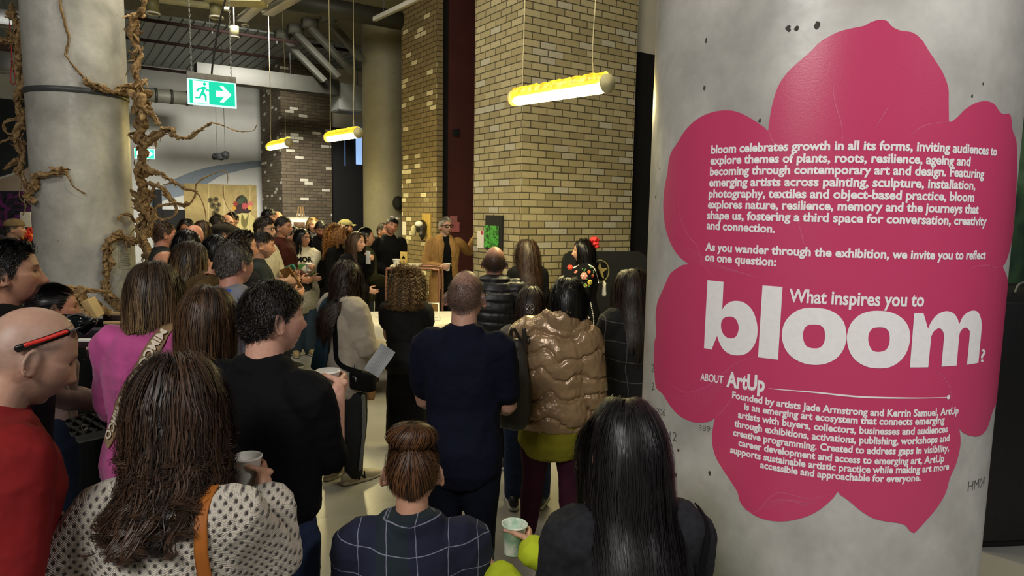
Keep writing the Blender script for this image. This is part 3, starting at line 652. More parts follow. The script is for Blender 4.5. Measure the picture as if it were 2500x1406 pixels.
# V faces look towards -U, so run the plate along -V there
def vpaper(px0, py0, px1, py1, P0, off, name, label, cat, mat, th=.004, group=None):
    return paper(px0, py0, px1, py1, P0, -V, off, name, label, cat, mat, th, group)
vpaper(1189, 525, 1229, 612, BP, .004, 'backing_board', 'black board fixed to the left face of the buff brick pillar', 'board', mblack, .02)
tg = NT('green_print'); g = tg.noise(14, 5, dist=2); tg.base(tg.ramp(g, [(.42, lin((20, 70, 24))), (.5, lin((74, 170, 62))), (.8, lin((96, 196, 78)))])); tg.rough(.6)
vpaper(1187, 550, 1221, 606, BP, .025, 'poster', 'bright green poster on the black board of the buff brick pillar', 'poster', tg.m, .004)
o = vpaper(1166, 563, 1182, 606, BP, .003, 'notice_sheet', 'white notice sheet with a red mark left of the green poster', 'notice', mpaper)
q0, q1 = onplane(1176, 564, BP, -V), onplane(1181, 573, BP, -V); tag(plate('red_mark', [q0, (q1[0], q0[1]), q1, (q0[0], q1[1])], M((176, 50, 60), .7), BP, -V, .0075, .002), None).parent = o
vpaper(983, 541, 992, 574, LP, .003, 'notice_sheet', 'pale notice sheet at the left edge of the brown brick pillar', 'notice', mpaper)
vpaper(1033, 521, 1053, 588, LP, .003, 'artwork_panel', 'narrow yellow panel on the brown brick pillar holding a small sculpture', 'artwork', M((190, 158, 78), .6, .12, 10), .02)
q = onplane(1041, 555, LP, -V); c = LP - V * q[0] + Z * q[1] - U * .1
o = empty('wall_sculpture', c); tag(o, 'small black and white head sculpture on the yellow panel', 'sculpture')
m = MB().add(ell((0, 0, 0), (.1, .09, .12))).add(ell((.02, -.05, -.1), (.06, .06, .12))); v, f = m.get(); link('head', mk_mesh('head', v + fnoise(v, .07, 8)[:, None] * .02, f), M((40, 38, 34), .5, .4, 12), o)
MB().add(ell((-.03, -.07, .06), (.07, .05, .05))).build('white_face', mwhpl, o); MB().add(ell((-.13, -.02, -.06), (.05, .05, .1))).build('pale_side', M((190, 180, 140), .6), o)
JP = J + U * s1
paper(1098, 527, 1116, 546, JP, U, .003, 'notice_sheet', 'pink notice sheet pinned highest on the maroon wall', 'notice', M((176, 110, 112), .8))
paper(1102, 542, 1121, 566, JP, U, .009, 'notice_sheet', 'lower pink notice sheet overlapping another on the maroon wall', 'notice', M((184, 104, 110), .8))
# dark round thing on the far column, pale rail
c = at(972, 496, MCc[1] - .62); o = MB().add(ell(c, (.12, .1, .15))).build('wall_speaker', mblack); tag(o, 'dark round speaker on the far column beside the brown brick pillar', 'speaker')
# kraft paper artwork on the mural wall
ak = NT('kraft_paper'); n = ak.noise(6, 5); ak.base(ak.ramp(n, [(.3, lin((170, 148, 92))), (.7, lin((190, 168, 112)))])); ak.rough(.85)
art = paper(447, 447, 630, 640, MW, U, .02, 'artwork_panel', 'large kraft paper artwork of a flower-faced figure on the white wall', 'artwork', ak.m, .02)
def ashape(name, pts, mat, off=.041, sm=True): o = wall_shape(name, pts, mat, MW, U, off, .002, sm); o.parent = art; return o
ashape('painted_suit', [(577, 522), (590, 517), (606, 520), (622, 535), (626, 570), (628, 610), (572, 610), (574, 560), (572, 535)], M((206, 192, 120), .8))
ashape('painted_lapel', [(590, 522), (598, 536), (606, 522), (603, 548), (597, 556), (588, 545)], M((120, 110, 60), .8), .0435)
ashape('painted_head', [(574, 492), (580, 480), (592, 477), (602, 486), (604, 500), (612, 512), (606, 520), (590, 520), (576, 522), (570, 508)], M((58, 40, 36), .8), .0415)
for i, (x, y, r, c) in enumerate(((592, 487, 10, (62, 76, 50)), (574, 497, 7, (150, 60, 44)), (571, 508, 6, (206, 150, 50)), (597, 503, 9, (190, 84, 84)), (610, 498, 8, (206, 120, 104)), (609, 507, 6, (220, 176, 70)), (585, 492, 8, (70, 84, 60)))):
    ashape('painted_flower', [(x + r * (1 if k % 2 else .72) * math.cos(k * PI / 7), y + r * (1 if k % 2 else .72) * math.sin(k * PI / 7)) for k in range(14)], M(c, .8), .0438 + i * .0012)
for i, (x, y, r) in enumerate(((513, 489, 7), (526, 487, 7), (519, 502, 8), (529, 512, 7), (533, 500, 6), (524, 521, 8))):
    ashape('painted_flower', [(x + r * math.cos(t), y + r * math.sin(t)) for t in np.arange(9) * 2 * PI / 9], M((96, 84, 48), .8, .4, 40), .0415 + i * .001); ashape('painted_centre', [(x + r * .4 * math.cos(t), y + r * .4 * math.sin(t)) for t in np.arange(7) * 2 * PI / 7], M((40, 34, 26), .8), .049)
for x in (507, 545, 608): ashape('paper_seam', [(x, 449), (x + 3, 449), (x + 3, 620), (x, 620)], M((204, 184, 126), .8), .0412, False)
for x0, y0, x1, y1, lab in ((372, 463, 394, 560, 'tall black panel behind the roots'), (392, 511, 450, 600, 'wide low black panel left of the kraft artwork')):
    a, b = on_mural(x0, y0), on_mural(x1, y1); o = MB().add(box(MW + U * (a[0] + b[0]) / 2 - V * .35 + Z * a[1] / 2, (b[0] - a[0], .08, a[1]), [U, V, Z], .01)).build('display_board', mblack); tag(o, lab, 'display board', 'black display boards')
# framed picture in front of the dark pillar
o = empty('easel', at(733, 560, 17.2) * (1, 1, 0)); tag(o, 'wooden easel holding a picture before the dark brick pillar', 'easel')
cz = at(733, 548, 17.2)[2]
for x0, x1, y1 in ((-.3, -.05, 0), (.3, .05, 0), (0, 0, .5)): MB().add(cyl((x0, y1, 0), (x1, .06, cz + .45), .02, 8)).build('leg', M((140, 110, 66), .7), o)
MB().add(box((0, -.03, cz - .25), (.7, .05, .03))).build('ledge', M((140, 110, 66), .7), o)
c = at(733, 548, 17.2); o = empty('framed_picture', (c[0], c[1] - .05, cz - .23)); tag(o, 'small framed picture on the easel before the dark brick pillar', 'picture')
MB().add(box((0, 0, .21), (.6, .03, .42), None, .005)).build('frame', M((196, 188, 150), .6), o); MB().add(box((0, -.018, .21), (.52, .008, .34))).build('mount', mpaper, o); MB().add(box((0, -.024, .21), (.28, .006, .16))).build('print', M((120, 90, 60), .7, .4, 20), o)
# purple flower painting, blooms and card at the left edge
c = at(28, 545, 12.0)
tpz = NT('purple_canvas'); w = tpz.n('ShaderNodeTexVoronoi', i_Scale=2.0); tpz.l(tpz.obj(), w.inputs['Vector']); n = tpz.noise(3.5, 5, dist=2)
tpz.base(tpz.ramp(n, [(.38, lin((20, 24, 36))), (.5, lin((52, 44, 66))), (.58, lin((122, 34, 120))), (.7, lin((60, 74, 70)))])); tpz.rough(.6)
o = MB().add(box((c[0] - .1, c[1], 1.52), (1.1, .05, 1.25), None, .01)).build('painting', tpz.m); tag(o, 'dark painting of a purple flower at the left edge', 'painting')
o = empty('easel', (c[0] - .1, c[1] + .12, 0)); tag(o, 'black easel behind the dark purple flower painting', 'easel')
for x in (-.4, .4): MB().add(cyl((x, .2, 0), (x * .5, -.06, 1.9), .02, 8)).build('leg', mblack, o)
MB().add(box((0, -.12, .88), (1.0, .14, .03))).build('ledge', mblack, o)
c = at(63, 536, 11.0); o = MB().add(box((0, 0, 0), (.17, .012, .25), None, .002)).build('hanging_card', mpaper); o.location = c; tag(o, 'white card hanging on a string beside the left column', 'card'); MB().add(cyl((0, 0, .12), (0, 0, CEIL - c[2] - .002), .003, 6)).build('string', mpaper, o)
c = at(70, 590, 9.6); o = empty('flower_bouquet', (c[0] - .02, c[1], 0)); tag(o, 'red and orange flowers on a dark stand by the left column', 'flowers')
MB().add(cyl((0, 0, 0), (0, 0, c[2] - .18), .09, 20)).build('stand', mblack, o)
MB().add(tube([(0, 0, c[2] - .18), (0, 0, c[2] - .1), (0, 0, c[2] - .02)], [.05, .07, .05], 14)).build('vase', M((60, 70, 60), .3), o)
rg = np.random.RandomState(3)
for k in range(9):
    p = np.array([rg.uniform(-.1, .1), rg.uniform(-.08, .08), c[2] + .03 + rg.uniform(0, .14)]); m = MB()
    for j in range(8): a = j * PI / 4; m.add(ell(p + .03 * np.array([math.cos(a), 0, math.sin(a)]), (.024, .012, .024), None, 8, 6))
    m.build('bloom', M((214, 60, 34) if k % 3 else (236, 168, 40), .6), o)

# card on the left column
def on_lcol(px, py): return on_col(px, py, LC, LR)
a, b = on_lcol(288, 603), on_lcol(322, 655); v2, f = poly2([(a[0], a[1]), (b[0], a[1]), (b[0], b[1]), (a[0], b[1])], step=.02)
o = link('notice_sheet', mk_mesh('notice_sheet', wrap(v2, .003, LC, LR), f), M((172, 170, 160), .7)); tag(o, 'grey printed notice sheet stuck low on the root-covered column', 'notice')
m = MB()
for k in range(9):
    z = b[1] + (a[1] - b[1]) * (.15 + k * .08); x1 = b[0] - .02 - .02 * (k % 3); v2, f = poly2([(a[0] + .015, z), (x1, z), (x1, z + .006), (a[0] + .015, z + .006)], step=.02); m.add((wrap(v2, .0036, LC, LR), f))
m.build('printed_lines', M((120, 118, 110), .8), o)
# ------------------------------------------------------------------ people: surfaces grown from overlapping limbs and fused into one skin
from mathutils.bvhtree import BVHTree
_queue = []; _after = []
def fuse(name, m, vox, mat, parent, post=None, sm=3):
    v, f = m.get() if isinstance(m, MB) else m
    _queue.append((name, mk_mesh('raw', v, f), vox, mat, parent, post, sm))
def flush():
    tmp = []
    for name, me, vox, mat, parent, post, sm in _queue:
        o = bpy.data.objects.new('raw', me); col.objects.link(o)
        r = o.modifiers.new('r', 'REMESH'); r.mode = 'VOXEL'; r.voxel_size = vox; r.use_smooth_shade = True
        if sm: s = o.modifiers.new('s', 'SMOOTH'); s.iterations = sm; s.factor = .5
        tmp.append(o)
    dg = bpy.context.evaluated_depsgraph_get()
    for o, (name, me, vox, mat, parent, post, sm) in zip(tmp, _queue):
        nm = bpy.data.meshes.new_from_object(o.evaluated_get(dg)); nm.name = name; nm.materials.clear()
        if post: post(nm)
        nm.polygons.foreach_set('use_smooth', np.ones(len(nm.polygons), dtype=bool)); nm.update()
        made = link(name, nm, mat, parent)
        for ex, T in _after:
            if T['root'] is parent and name == T['topname']: T['cloth'] = made
    for o, q in zip(tmp, _queue): bpy.data.objects.remove(o); bpy.data.meshes.remove(q[1])
    _queue.clear(); todo = list(_after); _after.clear()
    for ex, T in todo: ex(T)
    if _queue: flush()
def getv(me):
    v = np.empty(len(me.vertices) * 3, np.float32); me.vertices.foreach_get('co', v); n = np.empty_like(v); me.vertices.foreach_get('normal', n)
    return v.reshape(-1, 3).astype(float), n.reshape(-1, 3).astype(float)
def setv(me, v): me.vertices.foreach_set('co', v.astype(np.float32).ravel()); me.update()
def setcol(me, c, name='Col'):
    a = me.attributes.new(name, 'FLOAT_COLOR', 'POINT'); d = np.ones((len(me.vertices), 4), np.float32); d[:, :3] = c; a.data.foreach_set('color', d.ravel())
def folds(amp=.006, scale=.12, seed=0, zs=.7, ridge=.5):
    def post(me):
        v, n = getv(me); a = fnoise(v * (1, 1, zs), scale, seed) * 1.1 + .45 * np.exp(-(fnoise(v * (1, 1, 1.5), scale * .75, seed + 21, 2) / .16) ** 2); b = 1 - 2 * np.abs(fnoise(v * (1, 1, zs) + 3, scale * 1.3, seed + 9, 2))
        setv(me, v + n * ((1 - ridge) * a + ridge * b)[:, None] * amp)
    return post
def baffles(sp, amp, seed=0, warp=.0, crumple=.004):
    def post(me):
        v, n = getv(me); z = v[:, 2] + warp * fnoise(v, .16, seed) + warp * .4 * np.sin(v[:, 0] * 22)
        e = np.abs(np.sin(PI * z / sp)); h = (1 - np.exp(-(e / .28) ** 2)) * amp + fnoise(v, .10, seed + 3) * crumple - crumple * .9 * np.exp(-(fnoise(v * (1, 1, .35), .05, seed + 5, 2) / .12) ** 2) * (1 - e * .6)
        setv(me, v + n * h[:, None])
    return post

def m_attr_skin():
    t = NT('skin'); a = t.n('ShaderNodeAttribute', attribute_name='Col'); n = t.noise(90, 3); n2 = t.noise(22, 3)
    c = t.mix(t.math('MULTIPLY', n2, .22), a.outputs['Color'], lin((190, 96, 76)), 'MULTIPLY'); c = t.mix(t.math('MULTIPLY', n, .25), c, lin((120, 80, 60)), 'MULTIPLY')
    t.base(c); t.rough(.48); t.bump(n, .12, .002); t.b.inputs['Subsurface Weight'].default_value = .08; t.b.inputs['Subsurface Radius'].default_value = (.01, .004, .002); return t.m
MSKIN = m_attr_skin()
_hm = {}
def m_hair(dark, light, tip=None, rough=.42):
    k = (tuple(dark), tuple(light), tip)
    if k in _hm: return _hm[k]
    t = NT('hair_%02d' % len(_hm)); a = t.n('ShaderNodeAttribute', attribute_name='Col'); s = t.n('ShaderNodeSeparateColor'); t.l(a.outputs['Color'], s.inputs[0])
    c = t.ramp(s.outputs[0], [(.15, lin(dark)), (.9, lin(light))])
    if tip: c = t.mix(t.math('MULTIPLY', t.ramp(s.outputs[1], [(.25, (0, 0, 0, 1)), (.8, (1, 1, 1, 1))]), t.math('GREATER_THAN', s.outputs[0], .35)), c, lin(tip))
    n = t.noise(140, 2); c = t.mix(t.math('MULTIPLY', n, .3), c, (.1, .09, .08, 1), 'MULTIPLY')
    t.base(c); t.rough(rough + .06); t.b.inputs['Specular IOR Level'].default_value = .4; _hm[k] = t.m; return t.m

def rot(yaw=0, pitch=0, roll=0):
    """head turn: yaw left +, pitch down +, roll to the right +"""
    cy, sy, cp, sp, cr, sr = math.cos(yaw), math.sin(yaw), math.cos(-pitch), math.sin(-pitch), math.cos(roll), math.sin(roll)
    return np.array([[cy, -sy, 0], [sy, cy, 0], [0, 0, 1]]) @ np.array([[1, 0, 0], [0, cp, -sp], [0, sp, cp]]) @ np.array([[cr, 0, sr], [0, 1, 0], [-sr, 0, cr]])
def head_shape(m, fem, nose=1.0, jaw=1.0):
    """adds head and ears (head-local: x right, y forward, z up, origin mid-skull) to an MB, returns nothing"""
    v, f = ell((0, 0, 0), (1, 1, 1), None, 80, 60)
    x, y, z = v.T.copy(); t = np.clip(-z, 0, 1); fr = y > 0
    X = .0765 * x * (1 - (.24 if fem else .17) / jaw * t ** 1.6); Y = np.where(fr, .096 * np.abs(y) ** np.where(z < 0, .62, .85), -.104 * np.abs(y) ** .92 * (1 - .42 * t ** 1.2)); Zz = np.where(z > 0, .116 * np.abs(z) ** .96, -.12 * t)
    g = lambda cx, cz, sx, sz: np.exp(-((np.abs(X) - cx) / sx) ** 2 - ((Zz - cz) / sz) ** 2) * fr * np.clip(y * 3, 0, 1)
    Y = Y + nose * (.025 * g(0, -.040, .0125, .015) + .014 * g(0, -.02, .010, .018) + .006 * g(0, .0, .009, .014)) + .004 * nose * g(.012, -.043, .007, .008) - .013 * g(.032, .002, .016, .011) + .005 * g(.03, .024, .024, .009)
    Y = Y + .010 * g(0, -.066, .02, .006) + .009 * g(0, -.080, .018, .006) - .006 * g(0, -.073, .024, .003) + (.008 if fem else .013) * g(0, -.106, .02, .014) + .004 * g(.042, -.03, .02, .018) - .005 * g(0, -.092, .02, .006)
    Y = Y + .006 * g(.032, .002, .010, .006)
    m.add((np.stack([X, Y, Zz], 1), f))
    for s in (-1, 1):
        th = np.linspace(-1.9, 2.35, 14); P = np.stack([np.full(14, s * .083) + s * .010 * np.cos(th + .5), -.014 - .019 * np.cos(th) * np.linspace(.85, 1, 14), -.012 + .031 * np.sin(th)], 1)[::-1]
        P[:, 0] += s * .004; m.add(tube(P, .0048, 8)); m.add(ell((s * .0805, -.012, -.011), (.0095, .019, .029))); m.add(ell((s * .080, -.002, -.036), (.006, .009, .011)))
def hairline(d, rec=0.0):
    """height (unit sphere) below which no scalp hair grows, from the direction"""
    az = np.degrees(np.arctan2(np.abs(d[:, 0]), d[:, 1]))
    return np.interp(az, [0, 35, 62, 80, 95, 115, 180], [.52 + rec, .50 + rec, .34 + rec * .6, -.05, -.12, -.42, -.68])
def face_tint(q, skin, o):
    """colours of head skin at head-local points"""
    c = np.repeat(np.array(lin(skin))[None, :3], len(q), 0); x, y, z = q.T; front = np.clip((y - .035) / .02, 0, 1)
    g = lambda cx, cz, sx, sz: np.exp(-((np.abs(x) - cx) / sx) ** 2 - ((z - cz) / sz) ** 2) * front
    def mix(a, col):
        nonlocal c; a = np.clip(a, 0, 1)[:, None]; c = c * (1 - a) + np.array(lin(col))[None, :3] * a
    mix(.35 * g(.04, -.03, .02, .02) + .3 * g(0, -.04, .014, .016), np.array(skin) * (1.0, .8, .76))
    d = q / np.array([.078, .1, .115]); d /= np.linalg.norm(d, axis=1, keepdims=True) + 1e-9
    hairc = o.get('hairc', (40, 30, 24)); near = np.linalg.norm(q, axis=1) < .17
    if o.get('beard'):
        jawm = np.clip((-.042 - z) / .012, 0, 1) * (z > -.135) * np.clip((y + .03) / .03, 0, 1); up = np.exp(-((z + .058) / .007) ** 2) * (np.abs(x) < .03) * front
        gt = np.clip((.034 - np.abs(x)) / .008, 0, 1) * np.clip((y - .03) / .02, 0, 1)
        mix(o['beard'] * np.maximum(jawm * (gt if o.get('goatee') else 1), up) * near, o.get('beardc', hairc))
    if o.get('buzz'):
        hl = hairline(d, o.get('rec', 0)); a = np.clip((d[:, 2] - hl) / .12, 0, 1) * near; cr = o.get('bald', 0) * np.clip((d[:, 2] - o.get('baldz', .35)) / .35, 0, 1)
        mix(o['buzz'] * a * (1 - cr) * (.85 + .15 * fnoise(q, .012, 1)), hairc)
    mix(.75 * g(0, -.073, .021, .0075), o.get('lip', (170, 92, 84)))
    mix(.9 * g(0, -.073, .02, .0022), (92, 46, 42))
    ex = np.abs(x); mix(.8 * np.exp(-((ex - .033) / .017) ** 4 - ((z - .0235 + (ex - .033) ** 2 * 5) / .0042) ** 2) * front, o.get('browc', np.array(hairc) * .8))
    mix(.5 * g(.032, .003, .017, .009), np.array(skin) * (.72, .6, .56))
    mix(1.3 * np.exp(-((ex - .032) / .0125) ** 4 - ((z - .002) / .0042) ** 2) * front, (40, 28, 24))
    return c

def ik(S, W, l1, l2, pole):
    d = W - S; L = np.linalg.norm(d); mx = (l1 + l2) * .995
    if L > mx: W = S + d * mx / L; d = W - S; L = mx
    u = d / L; a = (l1 * l1 - l2 * l2 + L * L) / (2 * L); h = math.sqrt(max(l1 * l1 - a * a, 0)); p = pole - u * (pole @ u); p /= np.linalg.norm(p) + 1e-9
    return S + u * a + p * h, W
def unit(a): a = np.asarray(a, float); return a / (np.linalg.norm(a) + 1e-12)
def hand_shape(m, W, f, n, side, curl=.35, k=1.0):
    f = unit(f); n = unit(np.asarray(n, float) - f * (np.asarray(n, float) @ f)); a = np.cross(f, n) * side
    m.add(tube([W - f * .02, W + f * .02 * k, W + f * .06 * k, W + f * .09 * k], np.array([[.026, .019], [.034, .017], [.041, .015], [.039, .012]]) * k, 14, side=a))
    for i, (L, r) in enumerate(((.070, .0088), (.078, .009), (.073, .0086), (.057, .0076))):
        p = W + f * (.088, .092, .089, .082)[i] * k + a * (.029 - .0195 * i) * k; d = f + a * (.10 - .07 * i) * (1 - min(curl, 1) * .7); d = unit(d); P = [p - d * .02, p]; ang = 0
        for s in (.44, .31, .25):
            ang += curl * (.62 + .05 * i); dd = unit(d * math.cos(ang) + n * math.sin(ang)); p = p + dd * L * s * k; P.append(p)
        m.add(tube(spline(P, 4), np.linspace(r, r * .78, 17) * k, 8))
    b = W + f * .022 * k + a * .026 * k; d1 = unit(f * .62 + a * .72 + n * (.25 + .35 * curl)); d2 = unit(f * .85 + a * (.35 - .3 * curl) + n * (.2 + .75 * curl))
    if curl >= .9: d1 = unit(n * .85 + a * .35 - f * .15); d2 = unit(n * .8 + f * .45 + a * .1)
    m.add(tube(spline([b - d1 * .02, b, b + d1 * .042 * k, b + d1 * .042 * k + d2 * .032 * k, b + d1 * .042 * k + unit(d2 + n * curl * .4) * .055 * k], 4), np.linspace(.0135, .0088, 17) * k, 8))
    return W + f * .067 * k + n * .058 * k, a      # grip centre and axis
def lathe(prof, n=28):
    """closed surface of revolution about z from (r, z) pairs that start and end on the axis"""
    th = np.arange(n) * 2 * PI / n; P = np.array([[r * math.cos(t), r * math.sin(t), z] for r, z in prof for t in th]); k = len(prof)
    i = np.arange(k - 1)[:, None] * n; j = np.arange(n)[None]; jn = (j + 1) % n
    return P, [np.stack([i + j, i + jn, i + n + jn, i + n + j], -1).reshape(-1, 4)]
def paper_cup(c, axis, label, h=.092, r=.040, mat=None, band=None, group='paper cups'):
    axis = unit(axis); x = unit(np.cross(axis, (.3, 1, .1))); A = np.array([x, np.cross(axis, x), axis])
    o = empty('paper_cup', c - axis * h / 2); o.rotation_mode = 'QUATERNION'; o.rotation_quaternion = Matrix(A.T.tolist()).to_quaternion(); tag(o, label, 'cup', group)
    v, f = lathe([(0, .004), (r * .68, .004), (r * .70, 0), (r * .72, .003), (r * .97, h - .006), (r * 1.06, h - .004), (r * 1.07, h), (r * 1.0, h + .002), (r * .95, h - .004), (r * .68, .008), (0, .008)])
    link('cup_wall', mk_mesh('cup_wall', v, f), mat or mcup, o)
    return o

# ---- hair
def ribbon(P, w, out, rv, name, mat, parent, extra=None):
    """P (N,S,3) strands as fine ribbons facing along out (N,S,3)"""
    N, S, _ = P.shape; T = np.gradient(P, axis=1); T /= np.linalg.norm(T, axis=2, keepdims=True) + 1e-9
    B = np.cross(T, out); B /= np.linalg.norm(B, axis=2, keepdims=True) + 1e-9; O = np.cross(B, T); s = np.linspace(0, 1, S)
    ww = np.asarray(w).reshape(-1, 1) * (np.minimum(1, .55 + s * 3) * np.clip((1.06 - s) * 2.2, .12, 1))[None]; ww = ww[..., None]
    V3 = np.stack([P - B * ww * .5, P + B * ww * .5], 2).reshape(-1, 3); base = (np.arange(N)[:, None] * S + np.arange(S - 1)[None]) * 2
    F_ = [np.stack([base, base + 1, base + 3, base + 2], -1).reshape(-1, 4)]; C = np.zeros((N, S, 2, 3)); C[..., 0] = np.asarray(rv).reshape(-1, 1, 1); C[..., 1] = s[None, :, None]; C = C.reshape(-1, 3)
    if extra:
        ev, ef, ec = extra; F_ += [np.asarray(f) + len(V3) for f in ef if len(f)]; V3 = np.concatenate([V3, ev]); C = np.concatenate([C, ec])
    me = mk_mesh(name, V3, F_); setcol(me, C); return link(name, me, mat, parent)
SK = np.array([.0785, .1015, .1165]); SKC = np.array([0, -.003, 0])
def roots(n, rng, rec=0, zmin=-1, jit=.5, thin=None):
    i = np.arange(n * 3) + .5; z = 1 - 2 * i / (n * 3); ph = i * 2.399963; r = np.sqrt(1 - z * z); d = np.stack([r * np.cos(ph), r * np.sin(ph), z], 1)
    d += rng.normal(0, .03 * jit, d.shape); d /= np.linalg.norm(d, axis=1, keepdims=True); keep = (d[:, 2] > hairline(d, rec)) & (d[:, 2] > zmin)
    if thin: keep &= rng.rand(len(d)) > thin[0] * np.clip((d[:, 2] - thin[1]) / .25, 0, 1)
    return d[keep]
def grow(kind, o, HR, HC, bodyells, rng, det):
    """guides in person-local space"""
    ng = int(o.get('n', (330, 170, 80)[det])); S = o.get('S', (15, 12, 9)[det]); d = roots(ng, rng, o.get('rec', 0), o.get('zmin', -1), thin=o.get('thin'))
    N = len(d); L = o.get('L', .3) * (1 - o.get('lvar', .12) * rng.rand(N)); thick = o.get('thick', .02); off = thick * rng.rand(N) ** .7 + .002
    if kind == 'short':
        top = np.clip((d[:, 2] + .1) / .8, 0, 1); L = o.get('L', .035) * (o.get('side', .35) + (1 - o.get('side', .35)) * top) * (.75 + .5 * rng.rand(N)); off = np.full(N, .0015)
    p = d * SK + SKC; nrm = d / SK; nrm /= np.linalg.norm(nrm, axis=1, keepdims=True)
    W = np.array(o.get('whorl', (0, -.35, .94))); fl = o.get('flow', 'part')
    if fl == 'part': sw_ = np.clip((d[:, 1] + .25) / .5, 0, 1); a = np.stack([np.sign(d[:, 0] - o.get('px', 0) + 1e-6) * sw_ + d[:, 0] * .5 * (1 - sw_), -.55 - .3 * (1 - sw_), -.35 - .4 * (1 - sw_)], 1)
    elif fl == 'fwd': a = np.stack([d[:, 0] * .5 + o.get('px', 0), np.where(d[:, 2] > .3, .9, -.1), np.where(d[:, 2] > .3, 0, -1.0)], 1)
    elif fl == 'back': a = np.stack([d[:, 0] * .3 + o.get('px', 0), np.full(N, -.9), np.where(d[:, 2] > .2, .1, -.7)], 1)
    elif fl == 'side': a = np.stack([np.where(d[:, 2] > .25, o.get('px', 1.0), 0), np.full(N, -.25), np.where(d[:, 2] > .25, 0, -1.0)], 1)
    elif fl == 'crown': a = d - W * (d @ W)[:, None] + 0.02 * rng.normal(0, 1, d.shape)
    elif fl == 'to': a = np.array(o['B'])[None] - p
    a = a - nrm * np.sum(a * nrm, 1, keepdims=True); a /= np.linalg.norm(a, axis=1, keepdims=True) + 1e-9
    dr = a + nrm * o.get('lift', .25) + rng.normal(0, o.get('mess', .08), d.shape); dr /= np.linalg.norm(dr, axis=1, keepdims=True)
    P = [p.copy()]; gl = HR.T @ np.array([0, 0, -1.0]); grav = o.get('grav', .7 if kind == 'long' else .35); B = np.array(o['B']) if fl == 'to' else None
    st = (L / (S - 1))[:, None]
    if fl == 'to': st = (np.linalg.norm(B - p, axis=1) * 1.25 / (S - 1))[:, None]
    cutz = o.get('cut', 0) + o.get('cutv', .0) * rng.uniform(-1, 1, N)
    for i in range(S - 1):
        if fl == 'to':
            dr = B - p; dist = np.linalg.norm(dr, axis=1, keepdims=True); dr = dr / (dist + 1e-9); p = p + dr * np.minimum(st, dist)
        else:
            p = p + dr * st; dr = dr + gl * grav; dr /= np.linalg.norm(dr, axis=1, keepdims=True) + 1e-9
        sc_ = SK + off[:, None]; q = (p - SKC) / sc_; ql = np.linalg.norm(q, axis=1); ins = ql < 1
        if ins.any():
            p[ins] = SKC + q[ins] / ql[ins, None] * sc_[ins]; nn = q / sc_; nn /= np.linalg.norm(nn, axis=1, keepdims=True) + 1e-9; dn = np.sum(dr * nn, 1, keepdims=True); dr = np.where(ins[:, None] & (dn < 0), dr - nn * dn, dr)
        if kind == 'long':
            nk = (p[:, 2] < .02) & (p[:, 2] > -.3); rr = np.hypot(p[:, 0] / (.072 + off), (p[:, 1] + .02) / (.075 + off)); mm = nk & (rr < 1); k = np.where(mm, 1 / np.maximum(rr, .2), 1); p[:, 0] *= k; p[:, 1] = (p[:, 1] + .02) * k - .02
            fa = (p[:, 1] > o.get('open', .03)) & (p[:, 2] < .055) & (np.abs(p[:, 0]) < .088); sg = np.sign(p[:, 0] + 1e-6); p[:, 0] = np.where(fa, sg * np.minimum(.09, np.abs(p[:, 0]) + .022), p[:, 0]); p[:, 1] = np.where(fa, p[:, 1] - .010, p[:, 1])
            pl = HC + p @ HR.T
            for c, r in bodyells:
                rr_ = np.array(r) + off[:, None] * .6; q = (pl - c) / rr_; e2 = 1 - q[:, 0] ** 2 - q[:, 2] ** 2; ins = (e2 > 0) & (q[:, 1] ** 2 < e2)
                yb = np.sqrt(np.maximum(e2, 0)) * rr_[:, 1]; pl[:, 1] = np.where(ins, np.where(q[:, 1] < .25, c[1] - yb, c[1] + yb), pl[:, 1])
            xm = o.get('xm', .084) + off * .6; lo = pl[:, 2] < HC[2] - .03; ax_ = np.abs(pl[:, 0] - HC[0]); over = lo & (ax_ > xm); pl[:, 0] = np.where(over, HC[0] + np.sign(pl[:, 0] - HC[0]) * (xm + (ax_ - xm) * .6), pl[:, 0])
            if 'cut' in o:
                st_ = pl[:, 2] < HC[2] + cutz; pv = HC + P[-1] @ HR.T; pl[st_] = pv[st_] + (pl[st_] - pv[st_]) * .02
            p = (pl - HC) @ HR
        P.append(p.copy())
    P = np.stack(P, 1)
    if kind == 'long':
        for _ in range(3): P[:, 2:-1] = .25 * P[:, 1:-2] + .5 * P[:, 2:-1] + .25 * P[:, 3:]
    return P, d
